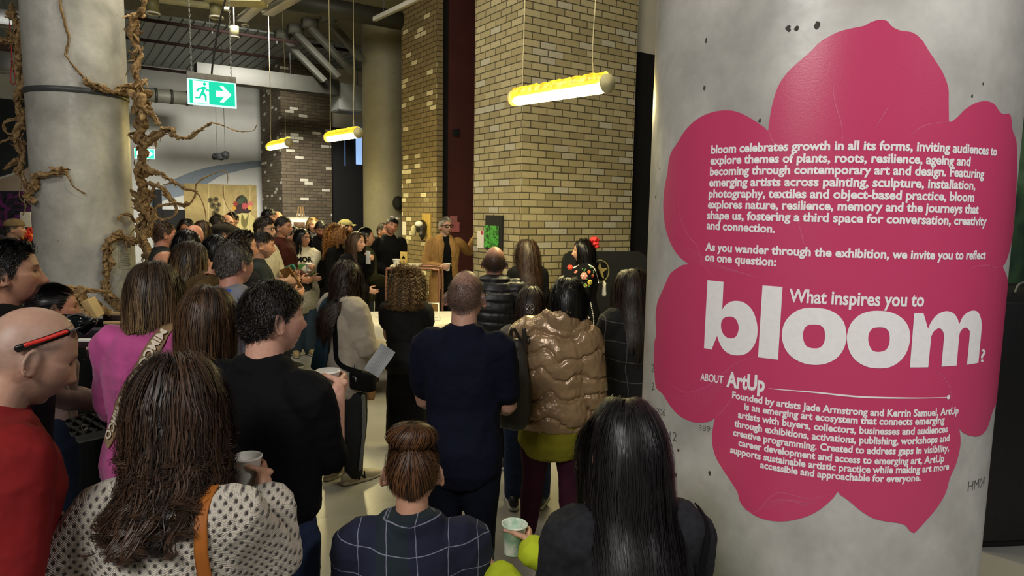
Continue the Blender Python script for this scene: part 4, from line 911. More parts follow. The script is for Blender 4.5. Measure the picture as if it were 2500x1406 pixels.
def hair(o, HR, HC, bodyells, parent, seed, det, name='hair'):
    rng = np.random.RandomState(seed); kind = o['kind']; G, d = grow('long' if kind == 'long' else kind, o, HR, HC, bodyells, rng, det)
    kids = int(o.get('kids', (9, 6, 7)[det]) * (1.7, 1.7, 1.5)[det]); N, S, _ = G.shape; s = np.linspace(0, 1, S)
    G = HC + G @ HR.T; ctr = HC + np.array([0, -.01, -.02])
    spread = o.get('spread', .0045 if kind == 'long' else .004); ofs = rng.normal(0, 1, (N, kids, 1, 3)) * spread * (.55 + .6 * np.sin(s * PI * .85))[None, None, :, None]
    clump = o.get('clump', .35); ofs = ofs * (1 - clump * s ** 2)[None, None, :, None]
    P = G[:, None] + ofs
    T = np.gradient(G, axis=1); T /= np.linalg.norm(T, axis=2, keepdims=True) + 1e-9; out = G - np.array([ctr[0], ctr[1], 0]) * [1, 1, 0] - np.stack([np.zeros((N, S)), np.zeros((N, S)), G[..., 2]], -1)
    up = np.clip((G[..., 2:] - HC[2] - .02) / .08, 0, 1); out = out / (np.linalg.norm(out, axis=2, keepdims=True) + 1e-9) * (1 - up) + up * np.array([0, 0, 1.0]); out[..., :2] += 1e-4
    b1 = np.cross(T, out); b1 /= np.linalg.norm(b1, axis=2, keepdims=True) + 1e-9; b2 = np.cross(b1, T)
    amp, wl, curl = o.get('amp', 0), o.get('wl', .09), o.get('curl', 0)
    if amp:
        Ls = np.linalg.norm(np.diff(G, axis=1), axis=2).sum(1); ph = (5 * fnoise(d, .55, seed % 97, 2) + rng.normal(0, .45, N)).reshape(N, 1, 1) + rng.normal(0, o.get('jit', .4), (N, kids, 1)); wlr = wl * rng.uniform(.75, 1.3, (N, 1, 1))
        arg = 2 * PI * s[None, None] * Ls[:, None, None] / wlr + ph; ra = (amp * np.clip(s * o.get('ramp', 2.2), 0, 1) ** o.get('wpow', 1))[None, None] * rng.uniform(.6, 1.25, (N, 1, 1))
        P = P + b1[:, None] * (np.sin(arg) * ra)[..., None] + b2[:, None] * (np.cos(arg) * ra * curl)[..., None]
    rv = np.clip(rng.normal(.5, .2, (N, 1)) + rng.normal(0, .14, (N, kids)), 0, 1)
    w = min(o.get('w') or 1, (.0017, .0026, .0040)[det]) * rng.uniform(.6, 1.3, (N, kids)); outk = np.repeat(out[:, None], kids, 1)
    extra = None
    if o.get('cap', True):
        v, f = ell((0, 0, 0), (1, 1, 1), None, 36, 26); hl = hairline(v, o.get('rec', 0)) + .07; th = o.get('capth', .35 * o.get('thick', .012) if kind == 'long' else .003)
        keep = v[:, 2] > np.maximum(hl, o.get('zmin', -1)); v2 = HC + (v * (SK + th) + SKC) @ HR.T; ff = [q[keep[q].all(1)] for q in f]
        ec = np.zeros((len(v), 3)); ec[:, 0] = .2; extra = (v2, ff, ec)
    return ribbon(P.reshape(-1, S, 3), w.ravel(), outk.reshape(-1, S, 3), rv.ravel(), name, o['mat'], parent, extra)
def bun(o, B, r, HR, HC, parent, seed, det, axis=(0, -1, .2), up=None):
    """coil of hair: twisted strands wound over an ellipsoid"""
    rng = np.random.RandomState(seed); n = (420, 200, 80)[det]; S = 14; a = rng.uniform(0, 2 * PI, n); t = np.linspace(.04, .93, S); c = HC + HR @ np.array(B)
    th = a[:, None] + (t - .5)[None] * (o.get('twist', .8) * PI) * (1 + .2 * rng.normal(0, 1, (n, 1))); ph = t[None] * PI; k = 1 + rng.normal(0, .04, (n, 1))
    ax = unit(HR @ np.array(axis)); X = unit(np.cross(ax, (.1, .3, 1))); Y = np.cross(ax, X); dvec = np.sin(ph)[..., None] * (np.cos(th)[..., None] * X + np.sin(th)[..., None] * Y) - np.cos(ph)[..., None] * ax
    rr = np.array(r); P = c + dvec * rr * k[..., None]
    v, f = ell(c, rr * .95, None, 20, 14); ec = np.zeros((len(v), 3)); ec[:, 0] = .2
    return ribbon(P, np.full(n, (.0032, .005, .008)[det]), dvec, np.clip(rng.normal(.5, .22, n), 0, 1), 'bun', o['mat'], parent, (v, f, ec))

# ---- the figure
def person(label, px, py, d, yaw, top, bottom=None, hair_=None, skin=(206, 160, 132), fem=False, w=1.0, H=None, lean=0, hyaw=0, hpitch=0, hroll=0, armL='down', armR='down', curl=(.4, .4), hn=(None, None), face=None, det=None, seed=0, shoes=(40, 40, 42), hat=.012, extra=None, sit=False, stance=.09, eyesel=None, nose=1.0, jaw=1.0, hs=1.0, sole=(200, 198, 190), group=None, neck=0.0, hf=None, hx=0.0):
    T_hf = hf or {}
    seed = seed or int(px * 7 + py); rng = np.random.RandomState(seed % 99991); yaw = R_(yaw); det = (0 if d < 2.75 else 1 if d < 5.4 else 2) if det is None else det
    face = dict(face or {})
    if hair_ and hair_['kind'] == 'short' and 'buzz' not in face: face['buzz'] = .92
    P = at(px, py, d); lean = R_(lean); HR = rot(R_(hyaw), R_(hpitch), R_(hroll)); fixed = H is not None and sit; Hh = H or 1.7; hip = None
    for it in range(6):
        hz = .53 * Hh if hip is None else hip
        up = lambda p: np.array([p[0], p[1] * math.cos(lean) + (p[2] - .53 * Hh) * math.sin(lean), hz + (p[2] - .53 * Hh) * math.cos(lean) - p[1] * math.sin(lean)]) if p[2] > .53 * Hh else np.array([p[0], p[1], p[2] - .53 * Hh + hz])
        pivot = up((hx, .008, .875 * Hh + neck)); HC = pivot + HR @ np.array([0, .018, .098]) * hs
        v_, _ = ell((0, 0, 0), (.0785 * hs, .1 * hs, (.117 + hat) * hs)); cr = HC[2] + (v_ @ HR.T)[:, 2].max(); e = P[2] - cr
        if fixed: hip = hz + e
        else: Hh += e / .93
    c, s = math.cos(yaw), math.sin(yaw); Rz = np.array([[c, -s, 0], [s, c, 0], [0, 0, 1]]); off = Rz @ HC
    loc = np.array([P[0] - off[0], P[1] - off[1], 0]); root = empty('person', loc, yaw); tag(root, label, 'person', group)
    tolocal = lambda p: Rz.T @ (np.asarray(p, float) - loc); toworld = lambda p: Rz @ p + loc
    k = Hh / 1.75; sw = (.168 if fem else .186) * w * min(k, 1.05); T_ = dict(root=root, HR=HR, HC=HC, up=up, H=Hh, tolocal=tolocal, toworld=toworld, det=det)
    def rings(hem, ease, wf=1.0, topf=.85):
        tb = [(.46, .176, .122, -.012), (.52, .178, .126, -.016), (.575, .158 if fem else .164, .112, -.008), (.63, .142 if fem else .158, .106, 0), (.69, .152 if fem else .166, .114, 0), (.745, .160 if fem else .178, .122 if fem else .118, .004), (.785, .158 if fem else .174, .104, -.006), (.812, .138 if fem else .150, .082, -.012), (.832, .1, .066, -.012), (.85, .066, .056, -.008)]
        z = np.array([t[0] for t in tb]); zz = np.concatenate([np.arange(hem, .46, .05), z[z >= hem]]) if hem < .46 else np.concatenate([[hem], z[z > hem + .01]]); zz = zz[zz <= topf]
        q = np.array([[np.interp(a, z, [t[i] for t in tb]) for i in (1, 2, 3)] for a in zz]); fl = np.clip((.46 - zz) / .2, 0, 1) * top.get('flare', .0)
        sc_ = np.where(zz > .83, 1, w); return np.array([up((0, q[i, 2], zz[i] * Hh)) for i in range(len(zz))]), np.stack([(q[:, 0] * sc_ * k ** .6 + ease) * wf + fl, q[:, 1] * (.35 + .65 * sc_) * k ** .6 + ease + fl * .6], 1)
    # arms
    arms = {}
    for sd, key, nm in ((-1, armL, 0), (1, armR, 1)):
        S = up((sd * sw, -.012, .80 * Hh)); l1, l2 = .170 * Hh, .150 * Hh; pole = np.array([sd * .55, -.6, -.5])
        if isinstance(key, str):
            Wt = {'down': (sd * (sw + .055), .05, .80 * Hh - .315 * Hh), 'fold': (-sd * .07, .20, .665 * Hh), 'cup': (sd * .10, .28, .665 * Hh), 'front': (sd * .07, .24, .60 * Hh), 'back': (sd * .1, -.14, .52 * Hh), 'clap': (sd * .03, .27, .72 * Hh), 'pocket': (sd * (sw + .03), .05, .53 * Hh)}[key]; Wt = up(Wt)
        elif key[0] == 'w': Wt = tolocal(at(*key[1:4])); pole = np.array(key[4]) if len(key) > 4 else pole
        else: Wt = up((key[0], key[1], key[2] * Hh)); pole = np.array(key[3]) if len(key) > 3 else pole
        E, Wt = ik(S, np.asarray(Wt, float), l1, l2, pole); f = unit(Wt - E); n = hn[nm]
        if n is None: n = np.array([-sd, .15, -.1]) if abs(f[2]) > .6 else np.array([-sd * .7, -.5, .1])
        arms[sd] = (S, E, Wt, f, np.array(n, float))
    T_['arms'] = arms
    T_['topname'] = top.get('name', 'shirt')
    def surf(x, zf, sgn=-1, off=.004):
        if 'bvh' not in T_:
            me = T_['cloth'].data; T_['bvh'] = BVHTree.FromPolygons([v.co[:] for v in me.vertices], [p.vertices[:] for p in me.polygons])
        zl = up((0, 0, zf * Hh))[2]; c0 = up((0, -.005, zf * Hh)); h = T_['bvh'].ray_cast(Vector((x, c0[1], zl)), Vector((0, sgn, 0)))[0]
        if h is None or abs(h[1] - c0[1]) > .26: h = T_['bvh'].ray_cast(Vector((x, sgn * 1.2, zl)), Vector((0, -sgn, 0)))[0]
        return np.array(h) + (0, sgn * off, 0) if h is not None else np.array([x, sgn * .12, zl])
    def hit(hx, hy):
        surf(0, .7); o_ = tolocal((0, 0, CH)); dd = Rz.T @ ray(hx, hy); h = T_['bvh'].ray_cast(Vector(o_), Vector(dd).normalized())
        return (np.array(h[0]), np.array(h[1])) if h[0] is not None else (tolocal(at(hx, hy, d - .2)), Rz.T @ np.array([0, -1.0, 0]))
    T_['surf'] = surf; T_['hit'] = hit
    # legs
    legs = {}
    for sd in (-1, 1):
        hj = np.array([sd * .085 * w, -.005, hz - .03 * Hh]) if True else None
        if sit: kn = hj + np.array([sd * .06, .245 * Hh, .0]); an = np.array([kn[0], kn[1] - .03, .075])
        else: an = np.array([sd * stance, -.02 + rng.uniform(-.03, .03), .07]); kn = (hj + an) / 2 + np.array([0, .03, .01])
        legs[sd] = (hj, kn, an)
    T_['legs'] = legs
    # skin
    m = MB(); mh = MB(); head_shape(mh, fem, nose, jaw); v, f = mh.get(); m.add((HC + (v * hs) @ HR.T, f))
    nb = up((hx * .5, -.014, .825 * Hh + neck * .6)); nr = .052 if fem else .060
    m.add(tube([nb - (0, 0, .04), nb, (nb + HC) / 2 + HR @ np.array([0, -.012, -.03]), HC + HR @ np.array([0, -.02, -.03])], np.array([[nr * 1.3, nr * 1.15], [nr * 1.08, nr * 1.05], [nr * .97, nr], [nr * .95, nr * .95]]), 18, side=(1, 0, 0)))
    C_, r_ = rings(.56, -.012, .98); m.add(tube(C_, r_, 26, side=(1, 0, 0)))
    ar = .043 if fem else .05
    grips = {}
    for sd in (-1, 1):
        S, E, Wt, f, n = arms[sd]; m.add(tube(spline([S, (S + E) / 2, E, (E + Wt) / 2, Wt], 3), np.interp(np.arange(13), [0, 3, 6, 8, 12], [ar * 1.05, ar * .92, ar * .78, ar * .8, ar * .52]), 14))
        hold = curl[0 if sd < 0 else 1] >= .9; f, n = (np.array([-sd * .35, .93, .05]), np.array([-sd * .93, -.35, 0])) if hold else (f, n)
        if hold and sd in T_hf: f, n = np.array(T_hf[sd][0], float), np.array(T_hf[sd][1], float)
        grips[sd] = hand_shape(m, Wt, f, n, sd, curl[0 if sd < 0 else 1], (.92 if fem else 1.0) * min(k, 1.03))
        hj, kn, an = legs[sd]
        if bottom and bottom.get('kind') == 'leggings': m.add(tube([hj + (0, 0, .1), hj, (hj + kn) / 2, kn, kn * .6 + an * .4, an, an - (0, 0, .03)], [.075, .075, .07, .048, .05, .034, .034], 14))
    T_['grips'] = grips
    vox = (.0052, .0062, .0095)[det]
    def tint(me):
        v, n = getv(me); q = (v - HC) @ HR / hs; setcol(me, face_tint(q, skin, face))
    fuse('body', m, vox, MSKIN, root, tint, 2 if det < 2 else 1)
    # top garment
    def garment(t, nm):
        m = MB(); ease = t.get('ease', .012); C_, r_ = rings(t.get('hem', .49), ease, 1, t.get('topf', .834)); m.add(tube(C_, r_, 30, side=(1, 0, 0), sup=2.25))
        sl = t.get('sleeve', 'long'); se = t.get('sease', ease)
        for sd in (-1, 1):
            S, E, Wt, f, n = arms[sd]
            if sl == 'none': m.add(ell(S + (0, 0, -.01), (.05 + se,) * 3)); continue
            P_ = [S + (-sd * .05, 0, .005), S, (S + E) / 2, E, (E + Wt) / 2, Wt - f * .01] if sl == 'long' else [S + (-sd * .05, 0, .005), S, S + (E - S) * .45, S + (E - S) * t.get('slen', .78)]
            if sl == 'three': P_ = P_ = [S + (-sd * .05, 0, .005), S, (S + E) / 2, E, E + (Wt - E) * t.get('threek', .45)]
            rr = [ar * 1.05, ar * 1.22, ar * 1.05, ar * .95, ar * .9, ar * .72][:len(P_)]; pp = spline(P_, 3); m.add(tube(pp, np.interp(np.arange(len(pp)), np.arange(len(P_)) * 3, rr) + se, 18))
        if t.get('collar'): 
            a = np.linspace(0, 2 * PI, 22)[:-1]; hcol = t['collar']; nc = nb + (0, -.004, .012 * k + hcol * .32)
            m.add(tube([nc + np.array([(.070 + hcol * .12) * math.cos(x), (.068 + hcol * .12) * math.sin(x), .012 * -math.sin(x)]) for x in a], np.array([[hcol / 2, .009 + hcol * .06]] * 21), 10, side=(0, 0, 1), closed=True))
        if t.get('hood'): m.add(ell(nb + (0, -.085, -.02), (.13, .07, .09)))
        if t.get('more'): t['more'](m, T_)
        fuse(nm, m, t.get('vox', (.007, .010, .014)[det]), t['mat'], root, t.get('post') or folds(t.get('amp', .007), t.get('fs', .12), seed), t.get('sm', 3))
    garment(top, top.get('name', 'shirt'))
    if top.get('under'): garment(top['under'], top['under'].get('name', 'undershirt'))
    # bottom garment
    b = dict(mat=M((30, 34, 46), .85), kind='trousers'); b.update(bottom or {}); m = MB(); e = b.get('ease', .01)
    if b['kind'] in ('trousers', 'leggings'):
        lg = b['kind'] == 'leggings'; C0 = np.array([[0, -.012, hz + .05 * Hh], [0, -.014, hz], [0, -.016, hz - .04 * Hh], [0, -.014, hz - .075 * Hh]]); m.add(tube(C0, np.array([[.150, .105], [.166, .118], [.168, .122], [.12, .1]]) * (w if not lg else .97) + e * .5, 26, side=(1, 0, 0)))
        for sd in (-1, 1):
            hj, kn, an = legs[sd]; a2 = an + (0, 0, .005 if not lg else .05); m.add(tube(spline([hj, (hj + kn) / 2, kn, (kn + a2) / 2, a2], 3), np.interp(np.arange(13), [0, 3, 6, 9, 12], [.088, .078, .060 if not lg else .055, .056 if not lg else .052, .048 if not lg else .036]) * (.6 + .4 * w) + e, 18))
    if b['kind'] == 'skirt':
        hm = b.get('hem', .3) * Hh; m.add(tube(np.array([[0, -.012, z] for z in np.linspace(hm, hz + .04 * Hh, 6)]), np.stack([np.linspace(b.get('hw', .2), .15, 6), np.linspace(b.get('hw', .2) * .75, .105, 6)], 1), 30, side=(1, 0, 0)))
    fuse(b.get('name', b['kind']), m, b.get('vox', (.009, .011, .015)[det]), b['mat'], root, folds(b.get('amp', .006), .14, seed + 5, .45), 3)
    # shoes
    for sd in (-1, 1):
        hj, kn, an = legs[sd]; a = R_(-sd * 8); fd = np.array([-math.sin(a), math.cos(a), 0]); b0 = np.array([an[0], an[1], 0]); m = MB(); sx = np.cross(fd, Z)
        pts = [b0 - fd * .06 + Z * .05, b0 + Z * .058, b0 + fd * .06 + Z * .05, b0 + fd * .12 + Z * .04, b0 + fd * .185 + Z * .032]
        m.add(tube(pts, np.array([[.032, .042], [.037, .05], [.041, .042], [.045, .032], [.032, .024]]), 16, side=sx, sup=2.4)); m.add(tube([b0 + Z * .05, b0 + Z * .1], [.04, .038], 14))
        so = MB(); so.add(tube([b0 - fd * .075 + Z * .014, b0 + Z * .014, b0 + fd * .1 + Z * .014, b0 + fd * .195 + Z * .016], np.array([[.034, .014], [.038, .014], [.047, .014], [.03, .012]]), 16, side=sx, sup=4))
        sh = m.build('shoe', M(shoes, .5, .1, 20), root); so.build('sole', M(sole, .6, .1, 20), sh)
    # hair
    if hair_:
        be = [(up((0, -.01, .715 * Hh)), ((.176 if fem else .19) * w + .028, .135 + top.get('ease', .012), .125 * Hh)), (up((0, -.012, .80 * Hh)), (sw + .03, .085 + top.get('ease', .012), .045 * Hh))]
        T_['hair'] = hair(hair_, HR, HC, be, root, seed, det)
        if hair_.get('bun'): bun(hair_, *hair_['bun'][:2], HR, HC, root, seed, det, *(hair_['bun'][2:]))
    # glasses
    if face.get('glasses'):
        gm = M(face['glasses'], .35, .1, 40); g = MB(); L2 = lambda p: HC + HR @ np.array(p)
        for sx_ in (-1, 1):
            a = np.linspace(0, 2 * PI, 25)[:-1]; g.add(tube([L2((sx_ * .033 + .025 * np.sign(math.cos(t)) * abs(math.cos(t)) ** .6, .098, .0 + .019 * np.sign(math.sin(t)) * abs(math.sin(t)) ** .6)) for t in a], .0026 * face.get('gw', 1), 6, closed=True))
            g.add(tube([L2((sx_ * .058, .096, .006)), L2((sx_ * .082, .075, .006)), L2((sx_ * .086, 0, .006)), L2((sx_ * .084, -.03, -.012))], .0024 * face.get('gw', 1), 6))
        g.add(tube([L2((-.009, .099, .004)), L2((0, .104, .007)), L2((.009, .099, .004))], .0026 * face.get('gw', 1), 6)); g.build('glasses', gm, root)
    if extra: _after.append((extra, T_))
    return T_
# ------------------------------------------------------------------ hair, cloth
HB = m_hair((7, 6, 7), (26, 23, 24), rough=.3); HBL = m_hair((10, 8, 8), (40, 32, 28)); HDB = m_hair((18, 12, 9), (62, 42, 30)); HMB = m_hair((40, 28, 20), (104, 74, 48)); HLB = m_hair((66, 50, 34), (150, 120, 82))
HGR = m_hair((40, 37, 34), (112, 104, 96)); HSI = m_hair((130, 124, 112), (214, 206, 190)); HGI = m_hair((96, 58, 24), (196, 134, 66)); HHI = m_hair((34, 25, 19), (84, 62, 44), (168, 138, 96)); HCU = m_hair((52, 38, 24), (150, 118, 78)); HWV = m_hair((26, 18, 14), (84, 61, 46))
def long_(mat, L, **k): return dict(dict(kind='long', mat=mat, L=L, thick=.009, flow='part', n=None, lift=.05), **k)
def clean(h): return {a: b for a, b in h.items() if b is not None}
def long(mat, L, **k): return clean(long_(mat, L, **k))
def short(mat, L=.035, **k): return clean(dict(dict(kind='short', mat=mat, L=L, flow='crown', lift=.35, grav=.12, mess=.16, amp=.002, wl=.03, spread=.005), **k))
C_ = lambda c, **k: M(c, **dict(dict(rough=.88, var=.14, scale=14, bump=.22, bscale=800, spec=.18), **k))
BLK = C_((9, 9, 10)); NVY = C_((13, 17, 33)); CHA = C_((30, 30, 33)); JEA = C_((44, 56, 84), scale=40, var=.2); GRY = C_((110, 110, 114)); WHT = C_((206, 198, 176)); BRN = C_((70, 44, 30)); OLV = C_((48, 48, 30))
def m_knit():
    t = NT('chunky_knit'); x = t.n('ShaderNodeSeparateXYZ'); t.l(t.obj(), x.inputs[0]); w = t.math('MULTIPLY', t.noise(7, 2), .02)
    X = t.math('DIVIDE', t.math('ADD', t.math('ADD', x.outputs[0], w), t.math('MULTIPLY', x.outputs[1], .35)), .024); Y = t.math('DIVIDE', t.math('ADD', x.outputs[2], t.math('MULTIPLY', w, .8)), .0135)
    row = t.math('FLOOR', Y); X2 = t.math('ADD', X, t.math('MULTIPLY', t.math('MODULO', row, 2.0), .5)); fx = t.math('SUBTRACT', t.math('FRACT', X2), .5); fy = t.math('SUBTRACT', t.math('FRACT', Y), .5)
    r2 = t.math('ADD', t.math('MULTIPLY', t.math('MULTIPLY', fx, fx), 3.6), t.math('MULTIPLY', fy, fy)); r2 = t.math('ADD', r2, t.math('MULTIPLY', t.math('SUBTRACT', t.noise(90, 2), .5), .09))
    c = t.ramp(r2, [(.05, lin((54, 43, 37))), (.125, lin((222, 213, 198)))]); yarn = t.math('SINE', t.math('MULTIPLY', t.math('ADD', x.outputs[0], t.math('MULTIPLY', x.outputs[2], 1.6)), 900.0))
    fz = t.noise(330, 3); c = t.mix(t.math('MULTIPLY', fz, .45), c, lin((168, 156, 140)), 'MULTIPLY'); t.base(c); t.rough(.95); t.b.inputs['Sheen Weight'].default_value = .3
    h = t.math('ADD', t.math('ADD', t.ramp(r2, [(.0, (0, 0, 0, 1)), (.25, (1, 1, 1, 1))]), t.math('MULTIPLY', yarn, .10)), t.math('MULTIPLY', fz, .5)); t.bump(h, .9, .012); return t.m
def m_grid(name, base, line, sx, sz, lw, alt=None, rotz=0, soft=.012):
    t = NT(name); x = t.n('ShaderNodeSeparateXYZ'); t.l(t.obj(), x.inputs[0]); wx = t.math('MULTIPLY', t.math('SUBTRACT', t.noise(5, 2), .5), soft * 4); wz = t.math('MULTIPLY', t.math('SUBTRACT', t.noise(4, 2), .45), soft * 4)
    def ln(v, w, p, ph):
        f = t.math('FRACT', t.math('DIVIDE', t.math('ADD', t.math('ADD', v, w), ph), p)); return t.math('LESS_THAN', t.math('MULTIPLY', t.math('ABSOLUTE', t.math('SUBTRACT', f, .5)), p), lw)
    sh = t.math('ADD', x.outputs[2], t.math('MULTIPLY', t.math('ABSOLUTE', x.outputs[0]), -.12)); g = t.math('MAXIMUM', ln(x.outputs[0], wx, sx, .02), ln(sh, wz, sz, .03)); g = t.math('MULTIPLY', g, t.math('ADD', t.math('MULTIPLY', t.noise(60, 3), .8), .25))
    c = lin(base)
    if alt: c = t.mix(t.math('GREATER_THAN', t.math('FRACT', t.math('DIVIDE', t.math('ADD', x.outputs[0], wx), sx * 4)), .72), c, lin(alt)); c = t.mix(t.math('GREATER_THAN', t.math('FRACT', t.math('DIVIDE', sh, sz * 3.2)), .8), c, lin(alt))
    t.base(t.mix(g, c, lin(line))); t.rough(.9); t.bump(t.noise(280, 2), .25, .003); return t.m
def drape(T, Q, off):
    """settle points onto the cloth; returns points and normals (points further than 7 cm stay)"""
    T['surf'](0, .7); out = []; nr = []
    for q in Q:
        loc, n, i, dist = T['bvh'].find_nearest(Vector(q)); n = np.array(n)
        if dist < .07: out.append(np.array(loc) + n * off)
        else: out.append(q)
        nr.append(n)
    return np.array(out), np.array(nr)
def strap(T, pts, w, th, name, mat, parent=None, n=8):
    """flat band laid on the cloth along local points"""
    P = spline(pts, n); P, N_ = drape(T, P, .004)
    for _ in range(4): N_[1:-1] = (N_[:-2] + N_[1:-1] + N_[2:]) / 3; P[1:-1] = (P[:-2] + P[1:-1] * 2 + P[2:]) / 4
    N_ /= np.linalg.norm(N_, axis=1, keepdims=True) + 1e-9; tg_ = np.gradient(P, axis=0); sd = np.cross(tg_, N_); sd /= np.linalg.norm(sd, axis=1, keepdims=True) + 1e-9; k = len(P); c = 7
    g = np.concatenate([drape(T, P + sd * w * (j / (c - 1) - .5), .0035)[0] for j in range(c)]).reshape(c, k, 3)
    for _ in range(6): g[:, 1:-1] = (g[:, :-2] + 2 * g[:, 1:-1] + g[:, 2:]) / 4
    g = g.reshape(-1, 3) + np.tile(N_, (c, 1)) * .003; T['strap_grid'] = (g.reshape(c, k, 3), w, th); nn = np.tile(N_, (c, 1)); v = np.concatenate([g, g + nn * th]); i = np.arange(k - 1)[:, None]; j = np.arange(c - 1)[None] * k
    q = np.stack([i + j, i + j + 1, i + j + k + 1, i + j + k], -1).reshape(-1, 4); e = []
    for j0 in (0, (c - 1) * k): i1 = np.arange(k - 1) + j0; e.append(np.stack([i1, i1 + 1, i1 + 1 + c * k, i1 + c * k], 1))
    T['strap_path'] = (P, sd, N_); return link(name, mk_mesh(name, v, [q + c * k, q[:, ::-1]] + e), mat, parent or T['root'])

# ---- 1 bald man in red
def x_red(T):
    L2 = lambda p: T['HC'] + T['HR'] @ np.array(p); r = empty('sunglasses', (0, 0, 0)); r.parent = T['root']; blk = M((12, 12, 13), .3, .1, 30); red = M((196, 40, 30), .4, .1, 30)
    for s in (-1, 1):
        MB().add(tube(spline([L2((s * .083, -.05, .012)), L2((s * .089, -.01, .045)), L2((s * .086, .03, .078))], 6), np.array([[.004, .009]] * 13), 8, side=T['HR'] @ np.array([1, 0, 0]))).build('temple', blk, r)
        MB().add(tube(spline([L2((s * .0895, -.04, .025)), L2((s * .092, -.008, .050)), L2((s * .088, .028, .079))], 6), np.array([[.003, .0052]] * 13), 8, side=T['HR'] @ np.array([1, 0, 0]))).build('temple_stripe', red, r)
        m = MB(); a = np.linspace(-1, 1, 9); P = [L2((s * (.045 + .036 * t), .088 - .030 * max(t, 0) ** 2 - .004 * t, .104 - .006 * t)) for t in a]; m.add(tube(P, np.array([[.022 * (1 - .35 * abs(t) ** 3), .0035] for t in a]), 12, side=T['HR'] @ np.array([0, .35, 1]))); m.build('lens', M((10, 14, 16), .08, .1, 10), r)
        MB().add(tube(spline([L2((s * .086, .03, .078)), L2((s * .083, .055, .1)), L2((s * .05, .08, .126)), L2((s * .008, .085, .122))], 6), .0020, 8)).build('rim', M((70, 72, 76), .25, .1, 20), r)
MREDS = C_((118, 25, 26)); 
person('bald man in red shirt looking down with red and black sunglasses on his head', 66, 752, 1.62, -38, dict(mat=MREDS, topf=.828, ease=.022, hem=.44, collar=.045, amp=.008, fs=.16), dict(mat=BLK), None, (198, 158, 136), lean=10, hpitch=24, hyaw=-4, armL='down', armR='down', w=1.08, hat=.0,
       face=dict(buzz=.5, hairc=(126, 118, 110), bald=.6, beard=.4, beardc=(120, 110, 100), rec=.1), extra=x_red)
# ---- 2 curly haired woman in white knit
def x_knit(T):
    P = [T['surf'](x, z, -1, .006) for x, z in ((.128, .79), (.136, .74), (.142, .68), (.146, .60), (.148, .52))]; P.insert(0, T['up']((.122, -.02, .85 * T['H']))); lea = C_((150, 88, 36), rough=.45, bump=.1)
    s = strap(T, P, .03, .005, 'bag_strap', lea); q = T['surf'](.143, .665, -1, .011)
    MB().add(tube([q + (a, 0, b) for a, b in ((-.019, .014), (.019, .014), (.019, -.016), (-.019, -.016))], .0026, 6, closed=True)).build('buckle', M((196, 160, 84), .25, .1, 20, metal=.9), s); MB().add(cyl(q + (0, -.001, .014), q + (.002, -.003, -.016), .0018, 6)).build('buckle_pin', M((196, 160, 84), .25, .1, 20, metal=.9), s)
    for dz in (.60, .585): MB().add(box(T['surf'](.146, dz, -1, .009), (.034, .006, .012), None, .002)).build('strap_loop', lea, s)
    c, a = T['grips'][1]; paper_cup(T['toworld'](c), (0, 0, 1), 'white paper cup held by the curly-haired woman in white knit', .1, .039)
person('woman with long brown curls in a chunky white open-knit sweater, seen from behind', 425, 866, 1.62, -4, dict(mat=m_knit(), ease=.026, hem=.47, sleeve='three', threek=.72, sease=.028, amp=.008, fs=.12, name='sweater', vox=.007), dict(mat=JEA),
       long(HWV, .42, n=190, kids=15, S=40, thick=.026, amp=.022, wl=.075, curl=1.0, cut=-.185, cutv=.11, spread=.0095, jit=.18, px=.015, lift=.1, grav=.42, clump=.82, w=.0026, ramp=1.0, wpow=1.7, xm=.13), fem=True, w=1.14, hpitch=6, neck=.05, armR=('w', 642, 1170, 1.80, (.35, -.3, -1)), armL=(-.285, .06, .56), curl=(.4, 1.0), hn=(None, (-.8, -.1, .1)), hat=.018, extra=x_knit)
# ---- 3 dark haired man in black sweater with jeans
def x_black(T):
    c, a = T['grips'][1]; paper_cup(T['toworld'](c), (0, 0, 1), 'white paper cup held by the man in the black sweater', .095, .042)
person('man with short dark curly hair in a black sweater and blue jeans', 662, 670, 2.16, -24, dict(mat=C_((7, 8, 12)), ease=.020, sease=.012, hem=.565, sleeve='three', threek=.12, collar=.02, amp=.007, name='sweater'), dict(mat=JEA), short(HBL, .036, n=640, kids=8, side=.12, amp=.003, wl=.032, curl=.7, lift=.35, w=.0026, mess=.25),
       (214, 168, 146), hyaw=-22, armR=('w', 824, 950, 2.32, (.25, -.4, -1)), curl=(.4, 1.0), hn=(None, (-1, .2, 0)), face=dict(hairc=(22, 18, 16), buzz=.9), extra=x_black, hat=.022, w=1.04)
